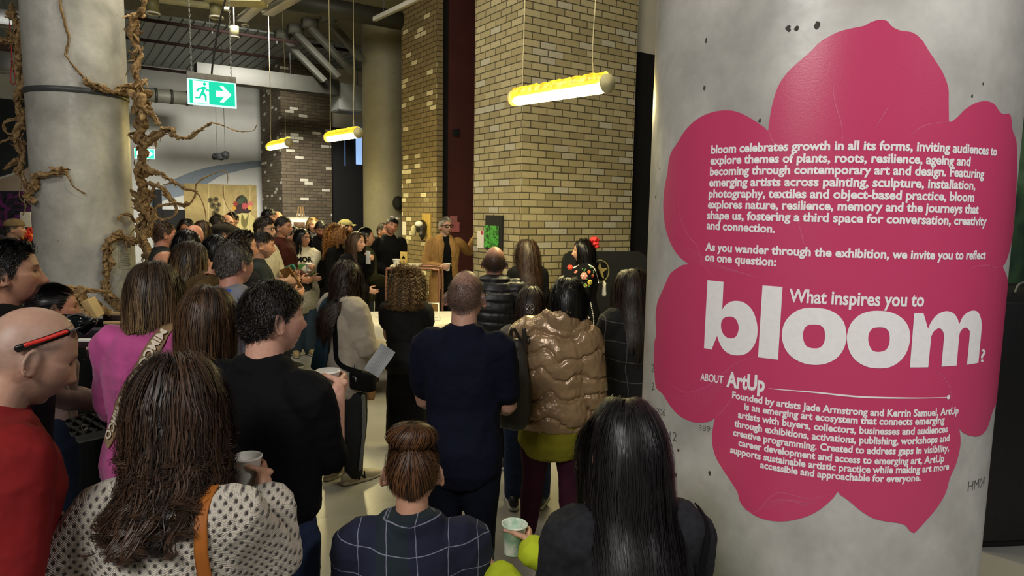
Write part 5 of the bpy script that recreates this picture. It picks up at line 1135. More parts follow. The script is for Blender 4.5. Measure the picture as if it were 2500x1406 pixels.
# ---- 4, 5
person('woman with straight mid-brown hair and a navy top beside the man in black', 505, 690, 2.42, -8, dict(mat=NVY, ease=.014), None, long(HMB, .32, cut=-.15, thick=.012, amp=.004, wl=.12, n=330, px=.01), fem=True, armL='front', armR='front', hat=.014)
def x_pink(T):
    P = spline([T['up']((.10, -.012, .852 * T['H'])), T['surf'](.085, .81, -1, .008), T['surf'](.05, .755, -1, .009), T['surf'](-.03, .68, -1, .009), T['surf'](-.115, .58, -1, .009)], 8); s = strap(T, P, .058, .004, n=2, name='bag_strap', mat=C_((146, 122, 92), bscale=500))
    P, sd, N_ = T['strap_path']; G, w_, th_ = T['strap_grid']; dist = np.concatenate([[0], np.cumsum(np.linalg.norm(np.diff(P, axis=0), axis=1))]); m = MB()
    for start in (.05, .22, .39):
        v, f = text_mesh('MIMCO', .046, .03); sa = start + v[:, 0]; ip = lambda A: np.stack([np.interp(sa, dist, A[:, i]) for i in range(3)], 1); u = np.clip((.5 - (v[:, 1] - .017) / w_), 0, 1)[:, None]
        m.add((ip(G[0]) * (1 - u) + ip(G[-1]) * u + ip(N_) * (th_ + .007 + 4 * u * (1 - u) * .002), f))
    m.build('strap_lettering', M((226, 212, 192), .7, .05, 30), s)
person('woman with a blunt light brown bob in a bright pink sweater, lettered beige strap', 372, 632, 2.72, -8, dict(mat=C_((184, 80, 140), sheen=.2), ease=.026, sease=.03, name='sweater', amp=.007), dict(mat=BLK), long(HHI, .34, cut=-.155, thick=.014, xm=.10, amp=.003, wl=.14, n=340, lvar=.03, px=.0), fem=True, w=1.06, hat=.014, extra=x_pink, armL='front', armR='front')
# ---- 6, 7
def x_mauve(T):
    q = at(228, 1040, 2.95); o = empty('handbag', q, R_(-18)); o.rotation_euler = (R_(4), R_(-16), R_(-14)); tag(o, 'black quilted patent handbag on a chain beside the woman in the mauve top', 'handbag')
    pat = M((10, 10, 11), .12, .1, 30, .05, spec=.8); m = MB(); m.add(box((0, 0, 0), (.205, .055, .125), None, .018)); v, f = m.get(); MB().add((v, f)).build('bag_body', pat, o)
    nu, nv = 44, 26; xs, zs = np.meshgrid(np.linspace(-.1, .1, nu), np.linspace(-.02, .062, nv)); h = .010 * np.abs(np.sin((xs / .03 + zs / .024) * PI / 2)) ** .5 * np.abs(np.sin((xs / .03 - zs / .024) * PI / 2)) ** .5; v = np.stack([xs, -.029 - h, zs], -1).reshape(-1, 3); i = np.arange(nv - 1)[:, None] * nu; j = np.arange(nu - 1)[None]; fl2 = MB().add((v, [np.stack([i + j, i + j + 1, i + nu + j + 1, i + nu + j], -1).reshape(-1, 4)])).build('bag_flap', pat, o)
    lg = MB()
    for s in (-1, 1):
        a = np.linspace(R_(50), R_(310), 16) + (PI if s > 0 else 0); lg.add(tube([(s * .0055 + .011 * math.cos(t), -.043, .012 + .011 * math.sin(t)) for t in a], .0021, 6))
    lg.build('clasp_emblem', M((190, 186, 176), .25, .1, 20, metal=.9), o)
    ch = MB(); A = T['toworld'](T['up']((.08, -.03, .83 * T['H']))); A = at(158, 888, 3.0); Bq = at(172, 1038, 2.95)
    for k in range(28):
        p = A + (Bq - A) * k / 27 - q; e = AX(0); d = unit(Bq - A); s_ = unit(np.cross(d, (0, 1, 0))) if k % 2 else np.array([0, 1.0, 0]); a = np.arange(10) * 2 * PI / 10
        ch.add(tube([p + d * .0075 * math.cos(t) + s_ * .0045 * math.sin(t) for t in a], .0014, 5, closed=True))
    Rm = np.array(o.rotation_euler.to_matrix()); v, f = ch.get(); link('chain', mk_mesh('chain', v @ Rm, f), M((196, 190, 178), .25, .1, 20, metal=.9), o)
person('woman with a black updo in a fitted mauve long-sleeved top, in profile', 128, 690, 3.25, -46, dict(mat=C_((134, 112, 110)), ease=.006, hem=.53, amp=.004, fs=.07, name='top'), dict(mat=C_((26, 34, 56), scale=40)), dict(kind='short', mat=HB, flow='to', B=(0, -.125, .0), lift=0, spread=.003, cap=False, n=380, kids=9, bun=((0, -.14, -.01), (.05, .042, .045)), w=.0034), (186, 132, 108), fem=True, hpitch=4, armR=('w', 285, 985, 3.05), armL='front', face=dict(hairc=(18, 14, 14), buzz=.95), hat=.004, extra=x_mauve)
person('bearded man with black hair in a black jacket, in profile at the left edge', 12, 572, 2.45, -54, dict(mat=BLK, ease=.03, collar=.05, name='jacket'), dict(mat=BLK), short(HB, .05, n=560, kids=6, flow='back', lift=.5, w=.0044, side=.45), (184, 138, 112), armL='down', armR='down', face=dict(hairc=(16, 13, 12), beard=.95, goatee=True, buzz=.95), hat=.02, nose=1.15)
# ---- 8 plaid, 9 black hair, 10 lime
person('seated person with auburn hair in a top bun and navy shirt with thin white checks', 1008, 1062, 2.05, 4, dict(mat=m_grid('navy_check', (20, 24, 50), (150, 150, 172), .088, .080, .0013, (18, 32, 40)), ease=.028, hem=.47, collar=.05, amp=.010, fs=.15, sease=.03), dict(mat=BLK), dict(kind='short', mat=m_hair((40, 25, 15), (116, 76, 44)), flow='to', B=(.0, -.075, .10), lift=0, spread=.007, n=380, kids=8, bun=((.0, -.06, .118), (.076, .056, .046), (0, -.35, 1)), w=.0034, twist=.3), fem=True, H=1.62, sit=True, w=1.06, hpitch=8, armL='front', armR='front', hat=.0, face=dict(buzz=.6, hairc=(60, 34, 20)))
def x_den(T):
    P = [T['up']((.15, .0, .83 * T['H']))] + [T['surf'](x, z, -1, .008) for x, z in ((.150, .79), (.152, .72), (.15, .62), (.14, .52))]; strap(T, P, .016, .004, 'bag_strap', BLK)
person('woman with long straight black hair in a black denim shirt, near the column', 1535, 966, 1.6, 6, dict(mat=C_((36, 36, 40), scale=60, var=.25), ease=.024, hem=.47, collar=.055, amp=.013, fs=.15), dict(mat=BLK), long(m_hair((9, 8, 9), (38, 34, 36), rough=.36), .46, n=430, kids=9, thick=.010, xm=.092, amp=.004, wl=.16, lvar=.32, px=-.005), fem=True, w=1.0, hyaw=6, hpitch=4, armL='front', armR='front', hat=.012, extra=x_den)
def x_lime(T):
    c, a = T['grips'][1]; t = NT('pale_green_cup'); n = t.noise(22, 4); t.base(t.ramp(n, [(.4, lin((150, 186, 160))), (.6, lin((226, 228, 212)))])); t.rough(.5)
    paper_cup(T['toworld'](c), (.05, .0, 1), 'green patterned paper cup in the hands of the person in lime', .1, .040, t.m)
person('seated person in a bright lime sweater mostly hidden behind the black-haired woman', 1478, 1030, 2.1, 34, dict(mat=C_((176, 190, 44)), ease=.02, hem=.47, name='sweater'), dict(mat=BLK), short(HBL, .04, n=300), H=1.62, sit=True, fem=True, armL=('w', 1215, 1400, 1.98, (-.6, -.5, -.6)), armR=('w', 1288, 1338, 2.0, (.7, -.5, -.6)), curl=(.5, 1.0), hn=((.6, .2, .6), None), hf={1: ((.64, .77, 0), (-.77, .64, 0))}, hat=.02, extra=x_lime)
# ---- 11 navy tee man
person('man with cropped balding hair and glasses in a navy t-shirt, seen from behind', 1138, 658, 3.0, -10, dict(mat=C_((12, 16, 34)), ease=.018, hem=.46, sleeve='short', collar=.014, amp=.008, name='tshirt'), dict(mat=C_((14, 18, 32), scale=40)), short(m_hair((44, 36, 30), (84, 72, 60)), .006, n=2200, kids=2, S=4, cap=False, lift=.25, mess=.1, w=.0010, spread=.003, thin=(.8, .4), amp=0), (204, 160, 138), armL='front', armR='front', face=dict(buzz=.78, hairc=(52, 42, 36), bald=.45, baldz=.45, glasses=(20, 20, 22)), hat=.004, w=.96)
# ---- 12 gold puffer
def x_gold(T):
    b = at(1258, 915, 3.52); o = empty('shoulder_bag', b); tag(o, 'dark grey slouchy leather bag hanging from the gold jacket shoulder', 'handbag'); lea = M((58, 56, 54), .45, .15, 20)
    m = MB().add(tube([(.0, 0, .16), (.0, 0, .08), (-.005, 0, -.06), (-.01, 0, -.2), (-.01, 0, -.26)], np.array([[.045, .03], [.06, .045], [.085, .055], [.10, .06], [.085, .05]]), 20, side=(1, 0, 0), sup=2.6)); fuse('bag_body', m, .008, lea, o, folds(.006, .1, 7))
    top_ = T['toworld'](T['up']((-.135, -.0, .845 * T['H']))) - b
    for dx in (-.03, .045): MB().add(tube(spline([(dx, 0, .12), (dx * .8 + .005, -.05, .26), top_ * .6 + (dx * .3, -.09, .03), top_ + (dx * .3, -.05, .01), top_ + (dx * .2, .05, 0)], 6), np.array([[.009, .004]] * 25), 8, side=(1, 0, 0))).build('bag_handle', lea, o)
MGOLD = M((158, 130, 100), .30, .10, 14, 1.0, metal=.22, spec=.65, bscale=34)
person('woman with a black bob in a shiny gold puffer jacket and burgundy leggings', 1388, 672, 3.7, -4, dict(mat=MGOLD, ease=.048, sease=.05, hem=.53, collar=.13, post=baffles(.115, .020, 3, .045, .005), name='puffer_jacket', vox=.008, sm=2, under=dict(name='tunic', mat=C_((134, 128, 36)), hem=.415, ease=.026, sleeve='none', topf=.7)), dict(mat=C_((58, 22, 40)), kind='leggings'), long(HB, .26, cut=-.10, thick=.02, xm=.105, n=260, kids=8, lvar=.04, amp=.002), fem=True, armL='front', armR='down', hat=.018, hx=.07, extra=x_gold, shoes=(190, 188, 184), stance=.12)
# ---- 13 - 17
def x_clip(T):
    L2 = lambda p: T['HC'] + T['HR'] @ np.array(p); m = MB()
    for cx, cz, r, a in ((-.016, .018, .014, .5), (.016, .018, .014, -.5), (-.012, -.012, .012, -.6), (.012, -.012, .012, .6)): m.add(tube([L2((cx + r * math.cos(t) * .8, -.142, -.01 + cz + r * math.sin(t) + a * r * math.cos(t))) for t in np.arange(14) * 2 * PI / 14], .0022, 6, closed=True))
    m.build('butterfly_clip', M((206, 206, 210), .2, .1, 20, metal=.9), T['root'])
person('woman with a silver butterfly clip in dark brown hair and a grey jacket', 1297, 695, 4.3, -4, dict(mat=C_((98, 94, 90)), ease=.022, name='jacket'), dict(mat=JEA), long(HDB, .36, thick=.012, amp=.007, wl=.14, curl=.4), fem=True, hat=.012, armL='front', armR='front', extra=x_clip)
person('balding man in a black quilted puffer jacket with a high collar', 1208, 601, 4.95, 0, dict(mat=M((17, 18, 24), .45, .15, 14), ease=.04, sease=.035, collar=.06, post=baffles(.07, .012, 5, .006, .003), name='puffer_jacket', hem=.5), dict(mat=BLK), short(HDB, .006, n=1000, kids=3, S=4, cap=False, lift=.25, w=.0016, spread=.004, thin=(1.3, .15), amp=0), (196, 146, 120), face=dict(buzz=.95, hairc=(30, 22, 18), bald=.95, baldz=.34), hat=.002, armL='front', armR='front')
person('woman with long wavy brown hair in black before the buff brick pillar', 1286, 581, 6.8, 24, dict(mat=BLK, ease=.014), dict(mat=BLK), long(m_hair((24, 17, 12), (66, 46, 32)), .44, n=150, kids=6, amp=.010, wl=.11, curl=.6, thick=.016, xm=.1), fem=True, hat=.014)
def x_floral(T):
    em = {}; L = T['tolocal']
    def fl3(px, py, r, c, c2, Y=None, n=6):
        p, ax = T['hit'](px, py); ax = -ax; m = em.setdefault(c, MB())
        sx = unit(np.cross(ax, Z)); sz = np.cross(sx, ax)
        for k in range(n): a = k * 2 * PI / n; m.add(ell(p + sx * r * .62 * math.cos(a) + sz * r * .62 * math.sin(a), (r * .5, r * .5, r * .5), None, 8, 6))
        em.setdefault(c2, MB()).add(ell(p - ax * r * .35, (r * .36,) * 3, None, 8, 6))
    red, pnk, yel, grn, org, wht = (206, 66, 54), (226, 150, 136), (226, 190, 80), (84, 130, 74), (220, 110, 60), (232, 226, 214); Y = 7.02
    for px, py, r, c, c2 in ((1392, 653, .028, red, org), (1426, 674, .036, pnk, wht), (1438, 664, .018, org, yel), (1447, 673, .016, red, org), (1440, 689, .026, yel, grn), (1429, 697, .02, yel, grn), (1406, 664, .02, pnk, red), (1411, 774, .024, red, yel), (1418, 781, .026, pnk, red), (1404, 785, .022, pnk, yel), (1438, 812, .03, yel, grn)): fl3(px, py, r, c, c2, Y)
    rg = np.random.RandomState(4)
    for bx, by, n in ((1436, 660, 9), (1430, 690, 12), (1418, 796, 12), (1434, 806, 10)):
        for k in range(n): p = T['hit'](bx + rg.uniform(-14, 14), by + rg.uniform(-12, 12))[0]; em.setdefault(grn, MB()).add(ell(p, (.014, .008, .010), None, 8, 6))
    for pts in (((1400, 654), (1412, 648), (1418, 645)), ((1437, 646), (1450, 655), (1458, 675), (1461, 690)), ((1418, 756), (1430, 766), (1438, 776)), ((1442, 740), (1448, 770), (1450, 800), (1452, 835))):
        for p in [T['hit'](*q)[0] for q in spline(pts, 7)]: em.setdefault(wht, MB()).add(ell(p, (.008,) * 3, None, 6, 4))
    for c, m in em.items(): m.build('embroidery', M(c, .8, .15, 60), T['root'])
    p = L(at(1449, 593, 7.2)); m = MB()
    for k in range(14): a = rg.uniform(0, 7); m.add(ell(p + np.array([.03 * math.cos(a), .03 * math.sin(a), rg.uniform(-.05, .05)]), (.034, .03, .022), rot(a, a * .7), 8, 6))
    m.build('hair_flower', M((214, 40, 44), .6, .2, 40), T['root'])
    c = at(1464, 662, 7.3); o = empty('round_bag', c); tag(o, 'round black bag with a gold star and white tassel on the floral robe', 'handbag'); a = np.arange(28) * 2 * PI / 28
    MB().add(tube([(.10 * math.cos(t), .0, .12 * math.sin(t)) for t in a], .007, 8, closed=True)).build('rim', M((120, 112, 70), .5), o); MB().add(box((0, .02, 0), (.15, .02, .18), None, .008)).build('panel', BLK, o)
    st = [(.09 * (1 if k % 2 == 0 else .42) * math.sin(k * PI / 5), .10 * (1 if k % 2 == 0 else .42) * math.cos(k * PI / 5)) for k in range(10)]; v2, f = poly2(st); MB().add((np.stack([v2[:, 0], np.full(len(v2), .006), v2[:, 1]], 1), f)).build('star', M((134, 118, 60), .6), o)
    MB().add(tube([(.05, 0, -.11), (.055, 0, -.13), (.055, 0, -.16), (.055, 0, -.25)], [.006, .022, .018, .026], 12)).build('tassel', M((226, 222, 206), .9), o)
person('woman in profile with black hair, a red flower and a flower-embroidered black robe', 1424, 583, 7.2, 86, dict(mat=BLK, ease=.03, sease=.045, hem=.16, flare=.06, name='robe'), dict(mat=BLK), long(HB, .30, n=140, kids=8, thick=.03, open=.055, flow='part', amp=.002), (226, 180, 154), fem=True, det=1, hat=.012, armL='front', armR='front', extra=x_floral)
person('long-haired woman in a black coat with thin pale window checks by the column', 1545, 654, 4.25, 14, dict(mat=m_grid('black_check', (15, 15, 18), (92, 92, 96), .125, .12, .0026), ease=.036, sease=.04, hem=.36, name='coat'), dict(mat=BLK), long(HDB, .40, thick=.026, amp=.006, wl=.18, n=200), fem=True, hat=.012, armL='front')
# ---- 18, 19
def x_beige(T):
    b = T['tolocal'](at(886, 930, 4.42)); o = empty('crossbody_bag', T['toworld'](b), R_(-30)); tag(o, 'small black crossbody bag hanging behind the beige coat', 'handbag'); MB().add(box((0, 0, 0), (.19, .075, .13), None, .024)).build('bag_body', BLK, o); MB().add(tube([(-.05, -.043, .03), (-.02, -.045, .03), (-.02, -.045, .005)], .004, 6)).build('zip_pull', msteel, o); MB().add(cyl((-.085, 0, .06), (-.085, 0, .10), .008, 8)).build('strap_ring', msteel, o)
    P = [T['up']((-.02, .08, .83 * T['H'])), T['up']((.03, -.05, .856 * T['H'])), T['surf'](.07, .79, -1, .012), T['surf'](.09, .70, -1, .014), T['surf'](.10, .58, -1, .016), b + (.0, -.02, .06)]; strap(T, P, .035, .005, 'bag_strap', BLK)
    sc_ = C_((34, 58, 72)); P = [T['up']((-.06, .06, .825 * T['H'])), T['up']((-.05, -.07, .845 * T['H'])), T['surf'](-.03, .77, -1, .018), T['surf'](-.03, .66, -1, .02), T['surf'](-.05, .53, -1, .022)]; Q = spline(P, 6)
    m = MB().add(tube(Q, np.array([[.05 + .035 * k / len(Q), .012] for k in range(len(Q))]), 14, side=(1, 0, 0), sup=3)); fuse('scarf', m, .008, sc_, T['root'], folds(.006, .05, 4, .3))
    for sd in (-1, 1):
        hj, kn, an = T['legs'][sd]; out = np.array([sd, 0, 0]); P = spline([hj + out * .124 - (0, 0, .12), (hj + kn) / 2 + out * .108, kn + out * .088, (kn + an) / 2 + out * .082, an + out * .070 + (0, 0, .04)], 5); v, f = tube(P, np.array([[.014, .004]] * len(P)), 8, side=(0, 1, 0)); link('trouser_stripe', mk_mesh('trouser_stripe', v, f), C_((110, 112, 112)), T['root'])
        v, f = text_mesh('N', .075, .02); v[:, 0] -= v[:, 0].mean(); a = R_(-sd * 8); fd = np.array([-math.sin(a), math.cos(a), 0]); base = np.array([an[0], an[1], 0]) + fd * .035 + Z * .03; sx = np.cross(fd, Z) * 1; MB().add((base + fd * (v[:, :1] * sd) + Z * v[:, 1:2] + np.array([sd, 0, 0]) * (.047 - .1 * v[:, 1:2]), f)).build('shoe_lettering', BLK, T['root'])
    q = at(927, 880, 4.35); o = empty('printed_sheet', q, R_(-20)); o.rotation_euler = (R_(-15), R_(28), R_(-25)); nu = 10; xs, zs = np.meshgrid(np.linspace(-.055, .055, nu), np.linspace(-.1, .1, nu)); v = np.stack([xs, .015 * np.sin(xs * 40) + .01 * np.sin(zs * 22), zs], -1).reshape(-1, 3); v = np.concatenate([v, v + (0, .0012, 0)]); i = np.arange(nu - 1)[:, None] * nu; j = np.arange(nu - 1)[None]; q1 = np.stack([i + j, i + j + 1, i + nu + j + 1, i + nu + j], -1).reshape(-1, 4)
    tt = NT('printed_sheet'); w_ = tt.n('ShaderNodeTexWave', i_Scale=45.0, bands_direction='Z'); tt.l(tt.obj(), w_.inputs['Vector']); tt.base(tt.ramp(w_.outputs[0], [(.72, lin((176, 180, 184))), (.85, lin((120, 124, 130)))])); tt.rough(.8)
    s = MB().add((v, [q1, q1[:, ::-1] + nu * nu])).build('sheet', tt.m, o); tag(o, 'grey printed sheet held by the woman in the beige coat', 'paper')
person('woman with wavy dark hair in a beige coat, blue scarf and striped trousers', 845, 632, 4.65, -40, dict(mat=C_((168, 158, 144)), ease=.034, sease=.04, hem=.455, name='coat', amp=.008), dict(mat=C_((40, 42, 44)), ease=.014), long(HDB, .42, amp=.011, wl=.13, curl=.6, thick=.016, lvar=.25, xm=.105, S=24), fem=True, hyaw=12, hat=.014, armR='front', armL='front', extra=x_beige, shoes=(186, 176, 150), sole=(196, 186, 160))
person('woman with a cloud of tight fair curls in a sleeveless black top', 994, 648, 5.3, -4, dict(mat=C_((26, 26, 27)), ease=.03, hem=.5, sleeve='short', slen=.5), dict(mat=BLK, kind='skirt', hem=.08, hw=.165), long(HCU, .25, n=170, kids=8, amp=.014, wl=.038, curl=1.1, thick=.05, spread=.010, xm=.13, lift=.5, grav=.3, mess=.25, w=.0036, ramp=4, S=40, clump=.6, cut=-.17), fem=True, hat=.03, armL='front', armR='front')

flush()
# ---- speaker and the far crowd
def x_speaker(T):
    c, a = T['grips'][1]; paper_cup(T['toworld'](c), (0, 0, 1), 'white paper cup held by the grey-haired speaker', .10, .042)
def open_front(gap):
    def post(me):
        v, n = getv(me); setv(me, v + n * (fnoise(v * (1, 1, .6), .13, 3) * .007)[:, None])
        bm = bmesh.new(); bm.from_mesh(me); z1 = v[:, 2].max(); z0 = v[:, 2].min()
        kill = [f for f in bm.faces if (lambda c: c.y > .02 and abs(c.x) < gap * (.35 + .75 * (z1 - c.z) / (z1 - z0)) and abs(c.x) < .12)(f.calc_center_median())]
        bmesh.ops.delete(bm, geom=kill, context='FACES'); bm.to_mesh(me); bm.free()
    return post
def x_spk(T):
    x_speaker(T)
    for s in (-1, 1):
        P = [T['up']((s * .075, .03, .852 * T['H'])), T['surf'](s * .075, .80, 1, .005), T['surf'](s * .09, .74, 1, .006), T['surf'](s * .105, .67, 1, .006)]
        Q = spline(P, 5); v, f = tube(Q, np.array([[w_, .006] for w_ in np.interp(np.arange(len(Q)), [0, 5, 10, len(Q) - 1], [.02, .04, .038, .008])]), 8, side=(1, 0, 0), sup=4); link('lapel', mk_mesh('lapel', v, f), TAN, T['root'])
TAN = C_((152, 116, 68))
person('grey-haired speaker in black glasses and a tan overcoat, one arm against the brick pillar', 1088, 528, 9.4, -160, dict(mat=TAN, ease=.03, sease=.018, hem=.27, flare=.03, name='coat', post=open_front(.11), under=dict(name='undershirt', mat=BLK, hem=.48, ease=.012, sleeve='none')), dict(mat=BLK), short(HSI, .035, n=420, kids=6, flow='back', lift=.35, w=.006), (206, 164, 138), hyaw=18, armR=('w', 1076, 652, 9.14, (.6, -.5, -.7)), armL=('w', 1166, 574, 9.7, (.3, -.3, -.8)), curl=(.2, 1.0), hn=(None, (.9, .1, 0)), face=dict(glasses=(14, 14, 16), gw=2.2, hairc=(150, 142, 130), beard=.35, beardc=(170, 160, 150)), det=1, hat=.016, extra=x_spk)
def x_tee(T):
    c, a = T['grips'][-1 if True else 1]; paper_cup(T['toworld'](c), (0, 0, 1), 'white paper cup held by the woman in the printed white t-shirt', .095, .04)
    pr = MB(); v, f = text_mesh('MOR', .085, .05); x0, x1 = v[:, 0].min(), v[:, 0].max()
    pr.add((np.array([T['surf'](-(x - (x0 + x1) / 2), .755 + y / T['H'], 1, .006) for x, y, _ in v]), f)); pr.build('print_lettering', BLK, T['root'])
    for pts, c, of in (([(-.15, .70), (-.05, .735), (.08, .72), (.13, .66), (.10, .585), (-.02, .57), (-.12, .60)], (86, 140, 84), .005), ([(-.10, .60), (-.03, .62), (.02, .60), (.07, .615), (.10, .56), (.06, .53), (-.02, .525), (-.09, .545)], (60, 60, 58), .007)):
        q = smooth_loop(pts, 4); v2, f = poly2(q, step=.03); link('shirt_print', mk_mesh('shirt_print', [T['surf'](-x, z, 1, of) for x, z in v2[:, :2]], f), C_(c), T['root'])
person('woman with long black hair and glasses, arms folded in an oversized printed white t-shirt', 738, 556, 8.7, -150, dict(mat=WHT, ease=.045, sease=.04, hem=.40, sleeve='short', slen=1.0, amp=.01, name='tshirt'), dict(mat=C_((70, 88, 108), scale=30), ease=.035), long(HB, .36, n=160, kids=9, thick=.018, amp=.004), (206, 156, 124), True, hyaw=36, armL=('w', 766, 652, 8.40, (.5, -.2, -1)), armR=(-.06, .24, .63), curl=(1.0, .4), hn=((.5, .5, 0), None), face=dict(glasses=(70, 60, 50), gw=1.0, hairc=(16, 14, 14)), det=1, shoes=(176, 156, 110), hat=.012, extra=x_tee)
person('man leaning beside the brick pillar in black with sunglasses pushed up on his hair', 956, 529, 9.5, -150, dict(mat=BLK, ease=.014), dict(mat=BLK), short(HB, .035, n=330, w=.006), (196, 142, 112), hroll=-16, lean=6, armL='front', armR='front', face=dict(hairc=(20, 16, 14), beard=.25), det=1, hat=.014, extra=lambda T: MB().add(ell(T['HC'] + T['HR'] @ np.array([-.035, .07, .115]), (.034, .014, .022))).add(ell(T['HC'] + T['HR'] @ np.array([.035, .07, .115]), (.034, .014, .022))).add(tube([T['HC'] + T['HR'] @ np.array([-.075, -.02, .09]), T['HC'] + T['HR'] @ np.array([-.06, .07, .115]), T['HC'] + T['HR'] @ np.array([.06, .07, .115]), T['HC'] + T['HR'] @ np.array([.075, -.02, .09])], .006, 6)).build('sunglasses', M((190, 190, 186), .15, .1, 20, metal=.6), T['root']))
def x_arm_coat(T):
    m = MB(); E, W_ = T['arms'][1][1], T['arms'][1][2]; m.add(tube(spline([E + (0, 0, .02), (E + W_) / 2 + (0, 0, .03), W_], 4), [.075] * 9, 12)); m.add(ell((E + W_) / 2 - (0, 0, .2), (.12, .09, .26))); fuse('folded_jacket', m, .014, C_((24, 28, 44)), T['root'], folds(.012, .1, 2))
person('man in a bright yellow shirt with a dark jacket over his arm', 936, 543, 10.4, -112, dict(mat=C_((206, 176, 40)), ease=.02, name='shirt'), dict(mat=BLK), short(HDB, .012, n=260, w=.006), (196, 146, 118), armR=('w', 940, 606, 10.1), armL='front', face=dict(hairc=(30, 24, 20), buzz=.8, beard=.5), det=1, extra=x_arm_coat)
def cap_hat(T, mat, brim=True, name='cap'):
    L2 = lambda v: T['HC'] + v @ T['HR'].T; m = MB(); v, f = ell((0, -.002, .035), (.092, .116, .09), None, 28, 20); v[:, 2] = np.maximum(v[:, 2], .028); m.add((L2(v), f))
    if brim: v, f = ell((0, .12, .036), (.066, .06, .009), None, 24, 10); v[:, 2] -= (v[:, 0] ** 2) * 5; m.add((L2(v), f))
    fuse(name, m, .009, mat, T['root'], None, 1)
def flat_cap(T):
    L2 = lambda v: T['HC'] + v @ T['HR'].T; m = MB(); v, f = ell((0, .01, .062), (.098, .135, .050), None, 28, 20); v[:, 2] -= np.clip(v[:, 1], 0, 1) * .18; m.add((L2(v), f)); v, f = ell((0, .13, .035), (.07, .045, .008), None, 20, 10); m.add((L2(v), f)); fuse('flat_cap', m, .009, C_((58, 54, 44)), T['root'], None, 1)
person('person in an olive baseball cap standing before the black doorway', 843, 534, 10.6, -70, dict(mat=OLV, ease=.02), None, short(HDB, .03, n=160, w=.0055), face=dict(hairc=(30, 24, 20)), extra=lambda T: cap_hat(T, C_((112, 108, 74))), hat=.012)
def x_phone(T):
    p = T['toworld'](T['grips'][-1][0]); o = MB().add(box(p, (.075, .012, .15), AX(R_(-40)), .005)).build('phone', M((200, 200, 196), .4)); tag(o, 'pale phone raised by the smiling woman with long brown hair', 'phone')
person('smiling woman with long brown hair in a black coat raising a phone', 870, 564, 8.0, -118, dict(mat=BLK, ease=.03, hem=.36, name='coat'), dict(mat=BLK), long(HMB, .36, n=150, kids=8, thick=.02, amp=.006, px=.02), (222, 176, 150), True, hyaw=12, armL=('w', 902, 628, 7.75), armR='front', curl=(1.0, .4), face=dict(hairc=(50, 36, 26), lip=(176, 84, 84)), det=1, hat=.013, extra=x_phone)
person('person in an olive jacket with dark tied hair behind the smiling woman', 893, 553, 8.5, -60, dict(mat=OLV, ease=.035, name='jacket'), None, dict(kind='short', mat=HB, flow='to', B=(0, -.125, .03), lift=0, n=140, kids=6, w=.007, bun=((0, -.14, .02), (.04, .04, .05))), armL='front', armR='front', face=dict(hairc=(20, 16, 14), buzz=.9))
person('woman with a big cloud of ginger-blonde curls in black', 826, 546, 8.95, -92, dict(mat=BLK, ease=.02), None, long(HGI, .26, n=170, kids=7, amp=.017, wl=.045, curl=1.1, thick=.04, spread=.010, xm=.13, lift=.5, grav=.22, mess=.25, w=.007, ramp=4, S=18, open=.05), (214, 164, 134), True, face=dict(hairc=(90, 60, 40)), hat=.035, hyaw=-6)
person('dark-haired man in black looking down, behind the ginger-curled woman', 783, 537, 9.7, -158, dict(mat=BLK, ease=.02), None, short(HB, .03, n=220, w=.0055), (180, 130, 102), hpitch=24, face=dict(hairc=(18, 15, 13), beard=.7, buzz=.9), det=1)
person('blonde woman partly hidden behind the dark-haired man looking down', 764, 529, 10.5, -150, dict(mat=GRY, ease=.02), None, long(m_hair((120, 92, 50), (206, 172, 112)), .32, n=120, thick=.02), (222, 180, 150), True, face=dict(hairc=(120, 96, 60)))
person('man with a grey goatee in a burgundy shirt before the dark brick pillar', 691, 526, 7.9, -98, dict(mat=C_((66, 28, 24)), ease=.022, collar=.045, hem=.46), None, short(HBL, .02, n=300, w=.006), (190, 140, 112), det=1, armL='front', armR='front', face=dict(hairc=(26, 22, 20), beard=.8, beardc=(150, 144, 136), goatee=True, buzz=.9))
def x_board(T):
    c = T['toworld'](T['grips'][1][0]); o = empty('clipboard', c, R_(-40)); tag(o, 'brown card folder with a teal clip held by the man in the white t-shirt', 'folder'); MB().add(box((0, 0, .0), (.19, .014, .27), rot(0, .5, .25), .004)).build('cover', M((150, 112, 66), .7), o); MB().add(box((0, -.01, .12), (.15, .02, .06), rot(0, .5, .25), .006)).build('top_sheet', M((60, 140, 128), .6), o)
person('bespectacled brown-haired man in a white t-shirt holding a brown folder', 646, 528, 7.0, -96, dict(mat=WHT, ease=.025, sleeve='short', hem=.46, name='tshirt'), dict(mat=JEA), short(HDB, .06, n=340, flow='side', px=.8, lift=.3, w=.006, side=.5), (222, 180, 156), det=1, armL='cup', armR=(.06, .27, .64), face=dict(glasses=(30, 24, 20), gw=1.4, hairc=(44, 32, 24), buzz=.7), extra=x_board)
person('man with a dark faded crop and stubble in a charcoal t-shirt, in profile', 640, 562, 6.0, -68, dict(mat=C_((44, 50, 52)), ease=.018, sleeve='short', hem=.46, name='tshirt'), dict(mat=JEA), short(HBL, .02, n=340, zmin=.25, w=.006), (216, 164, 138), hpitch=8, armL='cup', armR='cup', face=dict(hairc=(40, 34, 30), buzz=.75, beard=.4), det=1)
person('dark-haired man at the back beside the dark brick pillar', 656, 508, 9.4, -92, dict(mat=CHA, ease=.02), None, short(HB, .035, n=200, w=.0055), (206, 156, 126), face=dict(hairc=(20, 16, 14), beard=.5, buzz=.8))
person('man with thinning hair behind the man in burgundy', 676, 514, 10.3, -120, dict(mat=BRN, ease=.02), None, short(HDB, .006, n=160, cap=False, w=.004, thin=(1.1, .3)), (214, 156, 120), face=dict(buzz=.5, bald=.9, glasses=(40, 34, 30)))
